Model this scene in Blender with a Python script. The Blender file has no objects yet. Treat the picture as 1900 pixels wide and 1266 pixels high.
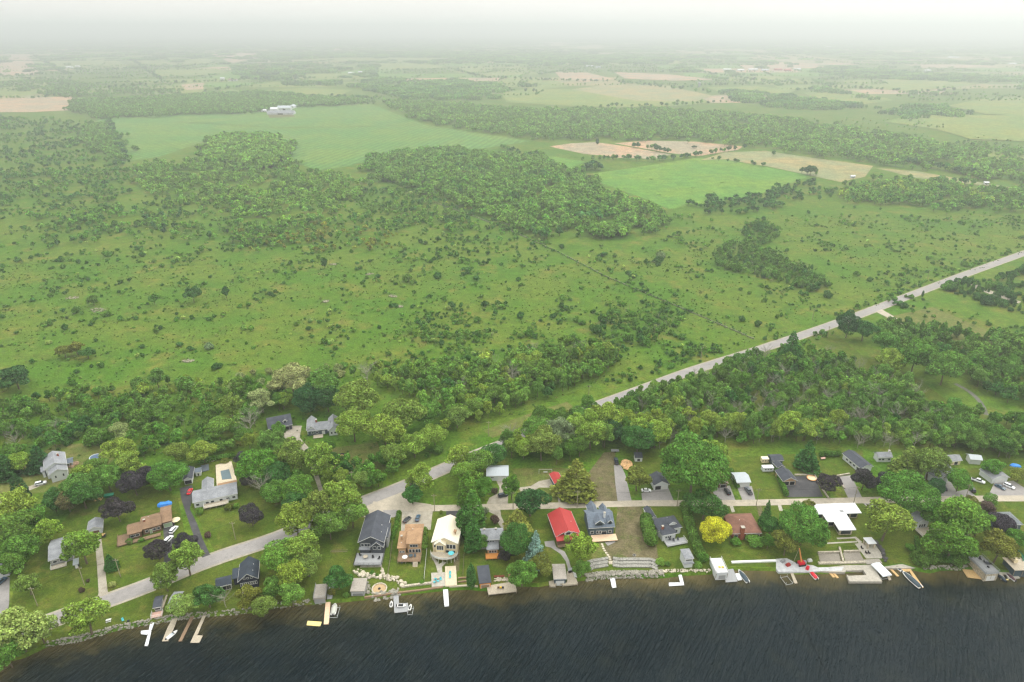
# Lakeside settlement seen from the air
import bpy, bmesh, math, random
import numpy as np
from mathutils import Vector, Matrix
from mathutils.geometry import tessellate_polygon
from mathutils import noise as mnoise

sc = bpy.context.scene
COL = sc.collection
R = math.radians

# ------------------------------------------------------------- camera
H = 200.0
PITCH = 24.7
F = 1267.0
cam_d = bpy.data.cameras.new('camera')
cam = bpy.data.objects.new('camera', cam_d); COL.objects.link(cam)
cam_d.sensor_width = 36.0; cam_d.lens = 36.0*F/1900.0
cam_d.clip_start = 1.0; cam_d.clip_end = 120000.0
cam.location = (0, 0, H); cam.rotation_euler = (R(90-PITCH), 0, 0)
sc.camera = cam

# ------------------------------------------------------------- sky and sun
SUN_EL, SUN_AZ = R(46), R(48)          # azimuth clockwise from +Y (towards the right of the view)
w = bpy.data.worlds.new('World'); sc.world = w; w.use_nodes = True
nt = w.node_tree; nt.nodes.clear()
out = nt.nodes.new('ShaderNodeOutputWorld'); bg = nt.nodes.new('ShaderNodeBackground')
sky = nt.nodes.new('ShaderNodeTexSky'); sky.sky_type = 'NISHITA'; sky.sun_disc = False
sky.sun_elevation = SUN_EL; sky.sun_rotation = SUN_AZ; sky.dust_density = 4.0; sky.altitude = 200
mix = nt.nodes.new('ShaderNodeMixRGB'); mix.inputs[0].default_value = 0.92
# a bright overcast over the clear sky: dimmest at the horizon, brighter overhead and towards the veiled sun
wtc = nt.nodes.new('ShaderNodeTexCoord'); wd = nt.nodes.new('ShaderNodeVectorMath'); wd.operation = 'DOT_PRODUCT'; wd.inputs[1].default_value = (1.5, 0.4, 17.0)
wn = nt.nodes.new('ShaderNodeTexNoise'); wn.inputs['Scale'].default_value = 3; wn.inputs['Detail'].default_value = 4
wa = nt.nodes.new('ShaderNodeMath'); wa.operation = 'ADD'; wa.inputs[1].default_value = 10.5
wm_ = nt.nodes.new('ShaderNodeMapRange'); wm_.inputs[3].default_value = .9; wm_.inputs[4].default_value = 1.1; wb = nt.nodes.new('ShaderNodeMath'); wb.operation = 'MULTIPLY'
wc = nt.nodes.new('ShaderNodeVectorMath'); wc.operation = 'SCALE'; wc.inputs[0].default_value = (1.0, .985, .94)
nt.links.new(wtc.outputs['Generated'], wd.inputs[0]); nt.links.new(wtc.outputs['Generated'], wn.inputs['Vector']); nt.links.new(wd.outputs['Value'], wa.inputs[0]); nt.links.new(wn.outputs['Fac'], wm_.inputs[0])
nt.links.new(wa.outputs[0], wb.inputs[0]); nt.links.new(wm_.outputs[0], wb.inputs[1]); nt.links.new(wb.outputs[0], wc.inputs['Scale']); nt.links.new(wc.outputs[0], mix.inputs[2])
nt.links.new(sky.outputs[0], mix.inputs[1]); nt.links.new(mix.outputs[0], bg.inputs[0])
bg.inputs[1].default_value = 0.1
nt.links.new(bg.outputs[0], out.inputs[0])
sl = bpy.data.lights.new('sun', 'SUN'); sl.energy = 1.5; sl.angle = R(12); sl.color = (1.0, 0.95, 0.86)
so = bpy.data.objects.new('sun', sl); COL.objects.link(so)
sd = Vector((math.sin(SUN_AZ)*math.cos(SUN_EL), math.cos(SUN_AZ)*math.cos(SUN_EL), math.sin(SUN_EL)))
so.rotation_euler = sd.to_track_quat('Z', 'Y').to_euler(); so.location = (0, 0, 400)

sc.view_settings.view_transform = 'Standard'; sc.view_settings.look = 'None'
sc.view_settings.exposure = 0.0; sc.view_settings.gamma = 1.0
sc.render.engine = 'CYCLES'
sc.cycles.use_denoising = True
sc.cycles.max_bounces = 4; sc.cycles.diffuse_bounces = 3; sc.cycles.glossy_bounces = 2
sc.cycles.transmission_bounces = 2; sc.cycles.transparent_max_bounces = 4; sc.cycles.volume_bounces = 0
sc.cycles.sample_clamp_indirect = 4
sc.cycles.filter_width = 1.3

# ------------------------------------------------------------- projection helpers
_cp, _sp = math.cos(R(PITCH)), math.sin(R(PITCH))
def G(px, py, z=0.0):
    """point of the level z seen at photo pixel (px, py)"""
    a = (px-950)/F; b = (633-py)/F
    d = Vector((a, _cp + b*_sp, -_sp + b*_cp))
    t = (z-H)/d.z
    return Vector((d.x*t, d.y*t, z))
def pxm(p):
    """photo pixels per metre at a world point"""
    dz = p[1]*_cp + (H-p[2])*_sp
    return F/dz
def proj(p):
    dz = p[1]*_cp + (H-p[2])*_sp
    up = p[1]*_sp - (H-p[2])*_cp
    return (950+F*p[0]/dz, 633-F*up/dz)

# ------------------------------------------------------------- object helpers
def srgb(r, g, b):
    f = lambda c: ((c/255)/12.92 if c/255 <= 0.04045 else ((c/255+0.055)/1.055)**2.4)
    return (f(r), f(g), f(b), 1)
def tag(o, label=None, cat=None, group=None, kind=None):
    if label: o['label'] = label
    if cat: o['category'] = cat
    if group: o['group'] = group
    if kind: o['kind'] = kind
    return o
class MB:
    def __init__(s): s.v = []; s.f = []
    def poly(s, pts):
        n = len(s.v); s.v += [tuple(p) for p in pts]; s.f.append(list(range(n, n+len(pts))))
    def hexa(s, b, t):      # bottom 4, top 4 (ccw seen from above)
        n = len(s.v); s.v += [tuple(p) for p in b]+[tuple(p) for p in t]
        s.f += [[n+3, n+2, n+1, n], [n+4, n+5, n+6, n+7]]
        for i in range(4):
            j = (i+1) % 4; s.f.append([n+i, n+j, n+4+j, n+4+i])
        return s
    def box(s, x0, y0, z0, x1, y1, z1):
        return s.hexa([(x0,y0,z0),(x1,y0,z0),(x1,y1,z0),(x0,y1,z0)], [(x0,y0,z1),(x1,y0,z1),(x1,y1,z1),(x0,y1,z1)])
    def prism(s, pts, z0, z1):
        pts = [(p[0], p[1]) for p in pts]
        a = sum(pts[i][0]*pts[(i+1) % len(pts)][1]-pts[(i+1) % len(pts)][0]*pts[i][1] for i in range(len(pts)))
        if a < 0: pts = pts[::-1]
        n = len(s.v); k = len(pts)
        s.v += [(p[0], p[1], z0) for p in pts]+[(p[0], p[1], z1) for p in pts]
        for tri in tessellate_polygon([[Vector((p[0], p[1], 0)) for p in pts]]):
            t = list(tri)
            A, B, C_ = (Vector(pts[i]) for i in t)
            if (B-A).cross(C_-A) < 0: t = t[::-1]
            s.f.append([n+k+i for i in t]); s.f.append([n+i for i in t[::-1]])
        for i in range(k):
            j = (i+1) % k; s.f.append([n+i, n+j, n+k+j, n+k+i])
        return s
    def tube(s, p0, p1, r0, r1=None, n=6, cap=True):
        p0, p1 = Vector(p0), Vector(p1); r1 = r0 if r1 is None else r1
        d = (p1-p0); q = d.to_track_quat('Z', 'Y'); k = len(s.v)
        for p, r in ((p0, r0), (p1, r1)):
            for i in range(n):
                a = 2*math.pi*i/n; s.v.append(tuple(p + q @ Vector((math.cos(a)*r, math.sin(a)*r, 0))))
        for i in range(n):
            j = (i+1) % n; s.f.append([k+i, k+j, k+n+j, k+n+i])
        if cap: s.f.append([k+i for i in range(n)][::-1]); s.f.append([k+n+i for i in range(n)])
        return s
    def bar(s, p0, p1, w, h):
        p0, p1 = Vector(p0), Vector(p1); d = (p1-p0)
        sx = Vector((-d.y, d.x, 0)); sx = sx.normalized()*w/2 if sx.length > 1e-6 else Vector((w/2, 0, 0))
        up = Vector((0, 0, h))
        if abs(d.z) > 0.9*d.length: up = Vector((0, h, 0)); sx = Vector((w/2, 0, 0)); 
        return s.hexa([p0-sx, p0+sx, p1+sx, p1-sx][::-1] if False else [p0+sx, p0-sx, p1-sx, p1+sx], [p0+sx+up, p0-sx+up, p1-sx+up, p1+sx+up])
    def rings(s, rings, cap=True):
        k = len(s.v); n = len(rings[0])
        for r in rings: s.v += [tuple(p) for p in r]
        for a in range(len(rings)-1):
            for i in range(n):
                j = (i+1) % n; s.f.append([k+a*n+i, k+a*n+j, k+(a+1)*n+j, k+(a+1)*n+i])
        if cap:
            s.f.append([k+i for i in range(n)][::-1]); s.f.append([k+(len(rings)-1)*n+i for i in range(n)])
        return s
    def rock(s, c, r, rng, flat=0.7):
        t = (1+5**.5)/2
        V = [(-1,t,0),(1,t,0),(-1,-t,0),(1,-t,0),(0,-1,t),(0,1,t),(0,-1,-t),(0,1,-t),(t,0,-1),(t,0,1),(-t,0,-1),(-t,0,1)]
        Fc = [(0,11,5),(0,5,1),(0,1,7),(0,7,10),(0,10,11),(1,5,9),(5,11,4),(11,10,2),(10,7,6),(7,1,8),(3,9,4),(3,4,2),(3,2,6),(3,6,8),(3,8,9),(4,9,5),(2,4,11),(6,2,10),(8,6,7),(9,8,1)]
        n = len(s.v); a = rng.random()*6.28; ca, sa = math.cos(a), math.sin(a)
        ex, ey = 0.8+0.5*rng.random(), 0.7+0.4*rng.random()
        for v in V:
            q = r/1.9*(0.8+0.4*rng.random()); x, y, z = v[0]*q*ex, v[1]*q*ey, v[2]*q*flat
            s.v.append((c[0]+x*ca-y*sa, c[1]+x*sa+y*ca, c[2]+z))
        s.f += [[n+i for i in f] for f in Fc]
        return s
    def mesh(s, name, mat, smooth=False):
        m = bpy.data.meshes.new(name); m.from_pydata(s.v, [], s.f); m.update()
        if mat: m.materials.append(mat)
        if smooth: m.polygons.foreach_set('use_smooth', [True]*len(m.polygons))
        return m
    def build(s, name, mat, parent=None, smooth=False, loc=None):
        o = bpy.data.objects.new(name, s.mesh(name, mat, smooth)); COL.objects.link(o)
        if parent: o.parent = parent
        if loc: o.location = loc
        return o
def empty(name, loc=(0, 0, 0), rz=0.0):
    o = bpy.data.objects.new(name, None); COL.objects.link(o); o.location = loc; o.rotation_euler = (0, 0, rz)
    o.empty_display_size = 1; return o
def thing(name, label, cat, loc=(0, 0, 0), rz=0.0, group=None):
    return tag(empty(name, loc, rz), label, cat, group)

# ------------------------------------------------------------- materials
_mc = {}
def mat(name, col, rough=0.8, var=0.12, scale=1.5, bump=0.0, metal=0.0, spec=0.3, streak=None, second=None, fine=None):
    """procedural surface: base colour varied by two noises, optional streaks (x,y,z scale) and second colour"""
    if name in _mc: return _mc[name]
    m = bpy.data.materials.new(name); m.use_nodes = True; n = m.node_tree; b = n.nodes['Principled BSDF']
    b.inputs['Roughness'].default_value = rough; b.inputs['Metallic'].default_value = metal
    b.inputs['Specular IOR Level'].default_value = spec
    tc = n.nodes.new('ShaderNodeTexCoord'); ns = n.nodes.new('ShaderNodeTexNoise')
    ns.inputs['Scale'].default_value = scale; ns.inputs['Detail'].default_value = 6; ns.inputs['Roughness'].default_value = 0.65
    if streak:
        mp = n.nodes.new('ShaderNodeMapping'); mp.inputs['Scale'].default_value = streak
        n.links.new(tc.outputs['Object'], mp.inputs[0]); n.links.new(mp.outputs[0], ns.inputs['Vector'])
    else: n.links.new(tc.outputs['Object'], ns.inputs['Vector'])
    rp = n.nodes.new('ShaderNodeValToRGB')
    c = col; c2 = second
    lo = tuple(max(0, x*(1-var*2)) for x in c[:3])+(1,); hi = tuple(min(1, x*(1+var*2)) for x in (c2 or c)[:3])+(1,)
    rp.color_ramp.elements[0].color = lo; rp.color_ramp.elements[1].color = hi
    rp.color_ramp.elements[0].position = 0.3; rp.color_ramp.elements[1].position = 0.7
    n.links.new(ns.outputs['Fac'], rp.inputs[0])
    last = rp.outputs[0]
    if fine:
        n2 = n.nodes.new('ShaderNodeTexNoise'); n2.inputs['Scale'].default_value = fine; n2.inputs['Detail'].default_value = 2
        n.links.new(tc.outputs['Object'], n2.inputs['Vector'])
        mr = n.nodes.new('ShaderNodeMapRange'); mr.inputs[1].default_value = .3; mr.inputs[2].default_value = .7
        mr.inputs[3].default_value = 1-var*1.6; mr.inputs[4].default_value = 1+var*1.6
        n.links.new(n2.outputs['Fac'], mr.inputs[0])
        mm = n.nodes.new('ShaderNodeVectorMath'); mm.operation = 'SCALE'
        n.links.new(last, mm.inputs[0]); n.links.new(mr.outputs[0], mm.inputs['Scale']); last = mm.outputs[0]
    n.links.new(last, b.inputs['Base Color'])
    if bump:
        bp = n.nodes.new('ShaderNodeBump'); bp.inputs['Strength'].default_value = bump; bp.inputs['Distance'].default_value = 0.2
        n.links.new(ns.outputs['Fac'], bp.inputs['Height']); n.links.new(bp.outputs[0], b.inputs['Normal'])
    _mc[name] = m; return m

def multi_noise_mat(name, cols, s1, s2, s3, rough=0.95, bump=0.3, furrow=None, amp=1.0):
    """grass / soil: three colours mixed by noises of three sizes (metres per feature)"""
    if name in _mc: return _mc[name]
    m = bpy.data.materials.new(name); m.use_nodes = True; n = m.node_tree; b = n.nodes['Principled BSDF']
    b.inputs['Roughness'].default_value = rough; b.inputs['Specular IOR Level'].default_value = 0.1
    geo = n.nodes.new('ShaderNodeNewGeometry')
    def noise(size, det=4, rgh=0.6, off=0.0):
        k = n.nodes.new('ShaderNodeTexNoise'); k.inputs['Scale'].default_value = 1.0/size
        k.inputs['Detail'].default_value = det; k.inputs['Roughness'].default_value = rgh
        if off:
            ad = n.nodes.new('ShaderNodeVectorMath'); ad.operation = 'ADD'; ad.inputs[1].default_value = (off, off*0.7, 0)
            n.links.new(geo.outputs['Position'], ad.inputs[0]); n.links.new(ad.outputs[0], k.inputs['Vector'])
        else: n.links.new(geo.outputs['Position'], k.inputs['Vector'])
        return k.outputs['Fac']
    def rng_(sock, a, b_, c=0.0, d=1.0):
        r = n.nodes.new('ShaderNodeMapRange'); r.inputs[1].default_value = a; r.inputs[2].default_value = b_
        r.inputs[3].default_value = c; r.inputs[4].default_value = d; r.interpolation_type = 'SMOOTHSTEP'
        n.links.new(sock, r.inputs[0]); return r.outputs[0]
    def mixc(f, a, b_):
        k = n.nodes.new('ShaderNodeMixRGB'); n.links.new(f, k.inputs[0])
        for i, v in ((1, a), (2, b_)):
            if isinstance(v, tuple): k.inputs[i].default_value = v
            else: n.links.new(v, k.inputs[i])
        return k.outputs[0]
    N1, N2, N3 = noise(s1, 5), noise(s2, 5, 0.65, 137.0), noise(s3, 3, 0.7, 391.0)
    c = mixc(rng_(N1, .38, .62), cols[0], cols[1])
    c = mixc(rng_(N2, .5, .72), c, cols[2])
    if len(cols) > 3: c = mixc(rng_(noise(s2*0.6, 5, 0.7, 777.0), .5, .74), c, cols[3])
    sv0 = rng_(noise(s3*4.5, 4, .7, 53.0), .3, .7, 1-.22*amp, 1+.22*amp); sv1 = rng_(N3, .3, .7, 1-.3*amp, 1+.3*amp)
    svm = n.nodes.new('ShaderNodeMath'); svm.operation = 'MULTIPLY'; n.links.new(sv0, svm.inputs[0]); n.links.new(sv1, svm.inputs[1]); sv = svm.outputs[0]
    mm = n.nodes.new('ShaderNodeVectorMath'); mm.operation = 'SCALE'; n.links.new(c, mm.inputs[0]); n.links.new(sv, mm.inputs['Scale'])
    c = mm.outputs[0]
    if furrow:
        mp = n.nodes.new('ShaderNodeMapping'); mp.inputs['Rotation'].default_value = (0, 0, furrow[0]); n.links.new(geo.outputs['Position'], mp.inputs[0])
        wv = n.nodes.new('ShaderNodeTexWave'); wv.inputs['Scale'].default_value = 1/furrow[1]*0.31; wv.inputs['Distortion'].default_value = 0.6
        n.links.new(mp.outputs[0], wv.inputs['Vector'])
        sv = rng_(wv.outputs['Fac'], 0, 1, 1-furrow[2], 1+furrow[2])
        mm = n.nodes.new('ShaderNodeVectorMath'); mm.operation = 'SCALE'; n.links.new(c, mm.inputs[0]); n.links.new(sv, mm.inputs['Scale']); c = mm.outputs[0]
    n.links.new(c, b.inputs['Base Color'])
    bp = n.nodes.new('ShaderNodeBump'); bp.inputs['Strength'].default_value = bump; bp.inputs['Distance'].default_value = s3*0.6
    n.links.new(N3, bp.inputs['Height']); n.links.new(bp.outputs[0], b.inputs['Normal'])
    _mc[name] = m; return m

# foliage: colour comes from the tree's own 'tint', varied from leaf clump to leaf clump
def leaf_material():
    m = bpy.data.materials.new('leaves'); m.use_nodes = True; n = m.node_tree; n.nodes.clear()
    o = n.nodes.new('ShaderNodeOutputMaterial')
    at = n.nodes.new('ShaderNodeAttribute'); at.attribute_type = 'INSTANCER'; at.attribute_name = 'tint'
    geo = n.nodes.new('ShaderNodeNewGeometry'); tc = n.nodes.new('ShaderNodeTexCoord')
    ns = n.nodes.new('ShaderNodeTexNoise'); ns.inputs['Scale'].default_value = 0.3; ns.inputs['Detail'].default_value = 4
    n.links.new(geo.outputs['Position'], ns.inputs['Vector'])
    r1 = n.nodes.new('ShaderNodeMapRange'); r1.inputs[3].default_value = 0.42; r1.inputs[4].default_value = 1.62
    n.links.new(geo.outputs['Random Per Island'], r1.inputs[0])
    r2 = n.nodes.new('ShaderNodeMapRange'); r2.inputs[1].default_value = .3; r2.inputs[2].default_value = .7
    r2.inputs[3].default_value = 0.62; r2.inputs[4].default_value = 1.38; n.links.new(ns.outputs['Fac'], r2.inputs[0])
    mu = n.nodes.new('ShaderNodeMath'); mu.operation = 'MULTIPLY'; n.links.new(r1.outputs[0], mu.inputs[0]); n.links.new(r2.outputs[0], mu.inputs[1])
    hs = n.nodes.new('ShaderNodeHueSaturation')
    r3 = n.nodes.new('ShaderNodeMapRange'); r3.inputs[3].default_value = 0.485; r3.inputs[4].default_value = 0.515
    n.links.new(geo.outputs['Random Per Island'], r3.inputs[0]); n.links.new(r3.outputs[0], hs.inputs['Hue'])
    n.links.new(mu.outputs[0], hs.inputs['Value']); n.links.new(at.outputs['Color'], hs.inputs['Color'])
    d = n.nodes.new('ShaderNodeBsdfDiffuse'); t = n.nodes.new('ShaderNodeBsdfTranslucent'); mx = n.nodes.new('ShaderNodeMixShader'); mx.inputs[0].default_value = 0.35
    n.links.new(hs.outputs[0], d.inputs[0]); n.links.new(hs.outputs[0], t.inputs[0])
    n.links.new(d.outputs[0], mx.inputs[1]); n.links.new(t.outputs[0], mx.inputs[2]); n.links.new(mx.outputs[0], o.inputs[0])
    return m
LEAF = leaf_material()
BARK = mat('bark', srgb(110, 98, 84), 0.95, 0.2, 3.0, 0.4)
BARE = mat('bare_bark', srgb(152, 150, 136), 0.95, 0.15, 3.0, 0.2)

SOLE = []          # haze extents
def sheet(name, pxs, z, material, holes=None, world=False):
    pts = pxs if world else [G(a, b, z) for a, b in pxs]
    mb = MB(); vs = [Vector((p[0], p[1], 0)) for p in pts]
    mb.v = [(p[0], p[1], z) for p in pts]
    for t in tessellate_polygon([vs]):
        A, B, C_ = (vs[i] for i in t)
        t = list(t)
        if (B-A).cross(C_-A).z < 0: t = t[::-1]
        mb.f.append(t)
    o = mb.build(name, material); tag(o, kind='structure'); return o
def smooth_line(pts, n=6):
    out = []
    for i in range(len(pts)-1):
        p0 = pts[max(i-1, 0)]; p1 = pts[i]; p2 = pts[i+1]; p3 = pts[min(i+2, len(pts)-1)]
        for k in range(n):
            t = k/n
            out.append(tuple(0.5*((2*p1[j])+(-p0[j]+p2[j])*t+(2*p0[j]-5*p1[j]+4*p2[j]-p3[j])*t*t+(-p0[j]+3*p1[j]-3*p2[j]+p3[j])*t**3) for j in range(2)))
    out.append(tuple(pts[-1])); return out
def strip(name, line, width, z, material, world=False):
    pts = line if world else [G(a, b, z) for a, b in line]
    pts = smooth_line([(p[0], p[1]) for p in pts], 6)
    mb = MB()
    for i, p in enumerate(pts):
        q0 = Vector(pts[max(i-1, 0)]); q1 = Vector(pts[min(i+1, len(pts)-1)]); d = (q1-q0).normalized(); nrm = Vector((-d.y, d.x))
        wd = width if not callable(width) else width(i/len(pts))
        a = Vector(p)+nrm*wd/2; b = Vector(p)-nrm*wd/2
        mb.v += [(a.x, a.y, z), (b.x, b.y, z)]
        if i: k = 2*i; mb.f.append([k-2, k-1, k+1, k])
    o = mb.build(name, material); tag(o, kind='structure'); return o, pts
# ------------------------------------------------------------- land and water
MEADOW = multi_noise_mat('meadow_grass', [(0.064, 0.146, 0.012, 1), (0.100, 0.156, 0.018, 1), (0.158, 0.160, 0.032, 1), (0.044, 0.112, 0.011, 1)], 70, 26, 1.3, bump=0.4)
LAWN = multi_noise_mat('lawn_grass', [(0.066, 0.112, 0.012, 1), (0.092, 0.124, 0.017, 1), (0.132, 0.134, 0.030, 1)], 14, 6, 0.6, bump=0.25)
DRYLAWN = multi_noise_mat('dry_grass', [(0.105, 0.14, 0.03, 1), (0.14, 0.15, 0.042, 1), (0.17, 0.15, 0.06, 1)], 9, 4, 0.6, bump=0.25)
SOIL = multi_noise_mat('bare_soil', [(0.15, 0.128, 0.072, 1), (0.120, 0.112, 0.052, 1), (0.092, 0.128, 0.028, 1)], 5, 6, 0.7, bump=0.4)
GRAVEL = multi_noise_mat('pale_gravel', [(0.37, 0.34, 0.28, 1), (0.32, 0.29, 0.235, 1), (0.26, 0.24, 0.185, 1)], 5, 3, 0.35, bump=0.3, amp=.5)
ASPHALT = multi_noise_mat('worn_asphalt', [(0.31, 0.295, 0.285, 1), (0.275, 0.262, 0.255, 1), (0.24, 0.232, 0.225, 1)], 12, 2.5, 0.5, bump=0.1, amp=.25)
DARKASPH = multi_noise_mat('dark_asphalt', [(0.085, 0.085, 0.09, 1), (0.068, 0.068, 0.072, 1), (0.11, 0.107, 0.104, 1)], 6, 2.5, 0.5, bump=0.1, amp=.4)
CONC = mat('concrete', srgb(168, 163, 152), 0.9, 0.1, 0.8, 0.1, fine=5)

shore_px = [(-260,1262),(-120,1240),(0,1226),(45,1214),(87,1194),(110,1189),(148,1184),(180,1174),(217,1164),(255,1156),(287,1151),(331,1142),(383,1137),(402,1137),(442,1133),(470,1131),(500,1125),(530,1119),(561,1117),(602,1114),(640,1111),(680,1107),(729,1101),(780,1095),(826,1090),(868,1088),(887,1090),(930,1092),(959,1082),(999,1083),(1018,1080),(1060,1074),(1087,1071),(1110,1069),(1160,1067),(1230,1067),(1262,1063),(1317,1060),(1358,1052),(1440,1054),(1443,1059),(1500,1060),(1566,1058),(1600,1055),(1640,1051),(1673,1046),(1705,1055),(1725,1058),(1745,1053),(1790,1053),(1850,1058),(1900,1060),(2050,1066),(2250,1078)]
WATER_Z = -1.0
shore = [G(a, b, 0) for a, b in shore_px]
shore = [(p.x, p.y) for p in shore]
BIG = 45000.0
# the ground: one sheet from the shore to the horizon, its edge falling to the lake bed
def ground():
    mb = MB(); S = shore
    left = (S[0][0]-BIG, S[0][1]-300); right = (S[-1][0]+BIG, S[-1][1]-300)
    S2 = [left]+S+[right]
    pts = S2+[(BIG, BIG*1.2), (-BIG, BIG*1.2)]
    vs = [Vector((p[0], p[1], 0)) for p in pts]
    mb.v = [(p[0], p[1], 0) for p in pts]
    for t in tessellate_polygon([vs]):
        A, B, C_ = (vs[i] for i in t); t = list(t)
        if (B-A).cross(C_-A).z < 0: t = t[::-1]
        mb.f.append(t)
    k = len(mb.v); n = len(S2)
    for i, p in enumerate(S2):
        q0 = Vector(S2[max(i-1, 0)]); q1 = Vector(S2[min(i+1, n-1)]); d = (q1-q0).normalized(); nr = Vector((d.y, -d.x))
        mb.v += [(p[0]+nr.x*0.9, p[1]+nr.y*0.9, -1.05), (p[0]+nr.x*25, p[1]+nr.y*25, -5.0)]
    for i in range(n-1):
        a, b = k+2*i, k+2*i+2
        mb.f.append([i+1, i, a, b]); mb.f.append([b, a, a+1, b+1])
    tag(mb.build('ground', MEADOW), kind='structure')
ground()

def water_material():
    m = bpy.data.materials.new('lake_water'); m.use_nodes = True; n = m.node_tree; b = n.nodes['Principled BSDF']
    geo = n.nodes.new('ShaderNodeNewGeometry'); at = n.nodes.new('ShaderNodeAttribute'); at.attribute_name = 'depth'
    def noise(scale, rot, det=3, rough=.5, dist=0.0):
        ro = n.nodes.new('ShaderNodeMapping'); ro.inputs['Rotation'].default_value = (0, 0, rot); n.links.new(geo.outputs['Position'], ro.inputs[0])
        mp = n.nodes.new('ShaderNodeMapping'); mp.inputs['Scale'].default_value = scale
        n.links.new(ro.outputs[0], mp.inputs[0]); k = n.nodes.new('ShaderNodeTexNoise'); k.inputs['Scale'].default_value = 1
        k.inputs['Detail'].default_value = det; k.inputs['Roughness'].default_value = rough; k.inputs['Distortion'].default_value = dist
        n.links.new(mp.outputs[0], k.inputs['Vector']); return k.outputs['Fac']
    rot = R(-58)
    streaks = noise((0.13, 0.95, 1), rot, 3, .55, 0.6); patch = noise((0.02, 0.035, 1), rot, 3); bedn = noise((0.09, 0.12, 1), 0.3, 4, .6)
    # colour: the brown-green bed showing through shallow water, blue-black where it is deep
    ad = n.nodes.new('ShaderNodeMath'); ad.operation = 'MULTIPLY_ADD'; n.links.new(bedn, ad.inputs[0]); ad.inputs[1].default_value = 0.9; 
    sb = n.nodes.new('ShaderNodeMath'); sb.operation = 'SUBTRACT'; n.links.new(at.outputs['Fac'], sb.inputs[0]); sb.inputs[1].default_value = 0.45
    n.links.new(sb.outputs[0], ad.inputs[2])
    rp = n.nodes.new('ShaderNodeValToRGB'); e = rp.color_ramp.elements
    e[0].position = 0.0; e[0].color = (0.115, 0.092, 0.036, 1); e[1].position = 1.0; e[1].color = (0.0025, 0.0095, 0.0135, 1)
    x = e.new(0.35); x.color = (0.058, 0.052, 0.022, 1); x = e.new(0.62); x.color = (0.012, 0.018, 0.015, 1)
    n.links.new(ad.outputs[0], rp.inputs[0]); n.links.new(rp.outputs[0], b.inputs['Base Color'])
    # sky sheen on wind-ruffled ripples, painted into the colour as pale streaks, thickest west
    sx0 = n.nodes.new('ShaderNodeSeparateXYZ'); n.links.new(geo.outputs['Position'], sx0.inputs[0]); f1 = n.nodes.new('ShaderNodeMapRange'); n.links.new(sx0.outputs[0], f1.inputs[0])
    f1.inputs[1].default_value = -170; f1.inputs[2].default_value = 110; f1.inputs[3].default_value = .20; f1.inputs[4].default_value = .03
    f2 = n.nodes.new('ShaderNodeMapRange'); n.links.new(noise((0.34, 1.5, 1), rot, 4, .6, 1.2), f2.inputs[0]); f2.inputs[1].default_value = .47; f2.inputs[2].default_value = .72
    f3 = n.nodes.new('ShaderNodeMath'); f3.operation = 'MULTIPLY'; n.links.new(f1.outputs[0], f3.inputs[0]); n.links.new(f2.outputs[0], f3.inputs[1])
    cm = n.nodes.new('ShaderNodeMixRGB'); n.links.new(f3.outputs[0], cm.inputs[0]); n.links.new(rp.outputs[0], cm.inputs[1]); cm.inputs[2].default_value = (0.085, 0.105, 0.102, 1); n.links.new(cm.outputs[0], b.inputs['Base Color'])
    b.inputs['Roughness'].default_value = 0.12; b.inputs['IOR'].default_value = 1.17
    hp = n.nodes.new('ShaderNodeMapRange'); n.links.new(patch, hp.inputs[0]); hp.inputs[1].default_value = .35; hp.inputs[2].default_value = .65; hp.inputs[3].default_value = .55; hp.inputs[4].default_value = 1.2
    mu = n.nodes.new('ShaderNodeMath'); mu.operation = 'MULTIPLY'; n.links.new(streaks, mu.inputs[0]); n.links.new(hp.outputs[0], mu.inputs[1])
    sx = n.nodes.new('ShaderNodeSeparateXYZ'); n.links.new(geo.outputs['Position'], sx.inputs[0]); wx = n.nodes.new('ShaderNodeMapRange'); n.links.new(sx.outputs[0], wx.inputs[0])
    wx.inputs[1].default_value = -180; wx.inputs[2].default_value = 120; wx.inputs[3].default_value = 2.8; wx.inputs[4].default_value = .7      # wind-ruffled in the west, calmer east
    m2 = n.nodes.new('ShaderNodeMath'); m2.operation = 'MULTIPLY'; n.links.new(mu.outputs[0], m2.inputs[0]); n.links.new(wx.outputs[0], m2.inputs[1]); mu = m2
    fine = noise((0.9, 2.6, 1), rot, 2); a2 = n.nodes.new('ShaderNodeMath'); a2.operation = 'MULTIPLY_ADD'; n.links.new(fine, a2.inputs[0]); a2.inputs[1].default_value = 0.22; n.links.new(mu.outputs[0], a2.inputs[2])
    bp = n.nodes.new('ShaderNodeBump'); bp.inputs['Strength'].default_value = 1.0; bp.inputs['Distance'].default_value = 1.6
    n.links.new(a2.outputs[0], bp.inputs['Height']); n.links.new(bp.outputs[0], b.inputs['Normal'])
    return m
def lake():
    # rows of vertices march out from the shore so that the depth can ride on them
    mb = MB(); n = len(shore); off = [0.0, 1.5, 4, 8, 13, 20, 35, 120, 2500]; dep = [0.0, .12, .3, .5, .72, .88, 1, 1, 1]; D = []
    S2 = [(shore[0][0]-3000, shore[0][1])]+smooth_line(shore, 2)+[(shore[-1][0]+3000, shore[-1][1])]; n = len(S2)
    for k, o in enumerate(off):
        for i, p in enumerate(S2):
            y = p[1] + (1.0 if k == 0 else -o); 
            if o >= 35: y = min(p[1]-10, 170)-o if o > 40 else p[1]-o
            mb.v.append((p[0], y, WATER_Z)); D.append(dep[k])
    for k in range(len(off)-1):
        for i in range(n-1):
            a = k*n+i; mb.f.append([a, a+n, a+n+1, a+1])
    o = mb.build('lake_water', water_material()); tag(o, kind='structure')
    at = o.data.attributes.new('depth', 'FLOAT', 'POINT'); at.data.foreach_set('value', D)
lake()

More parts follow.
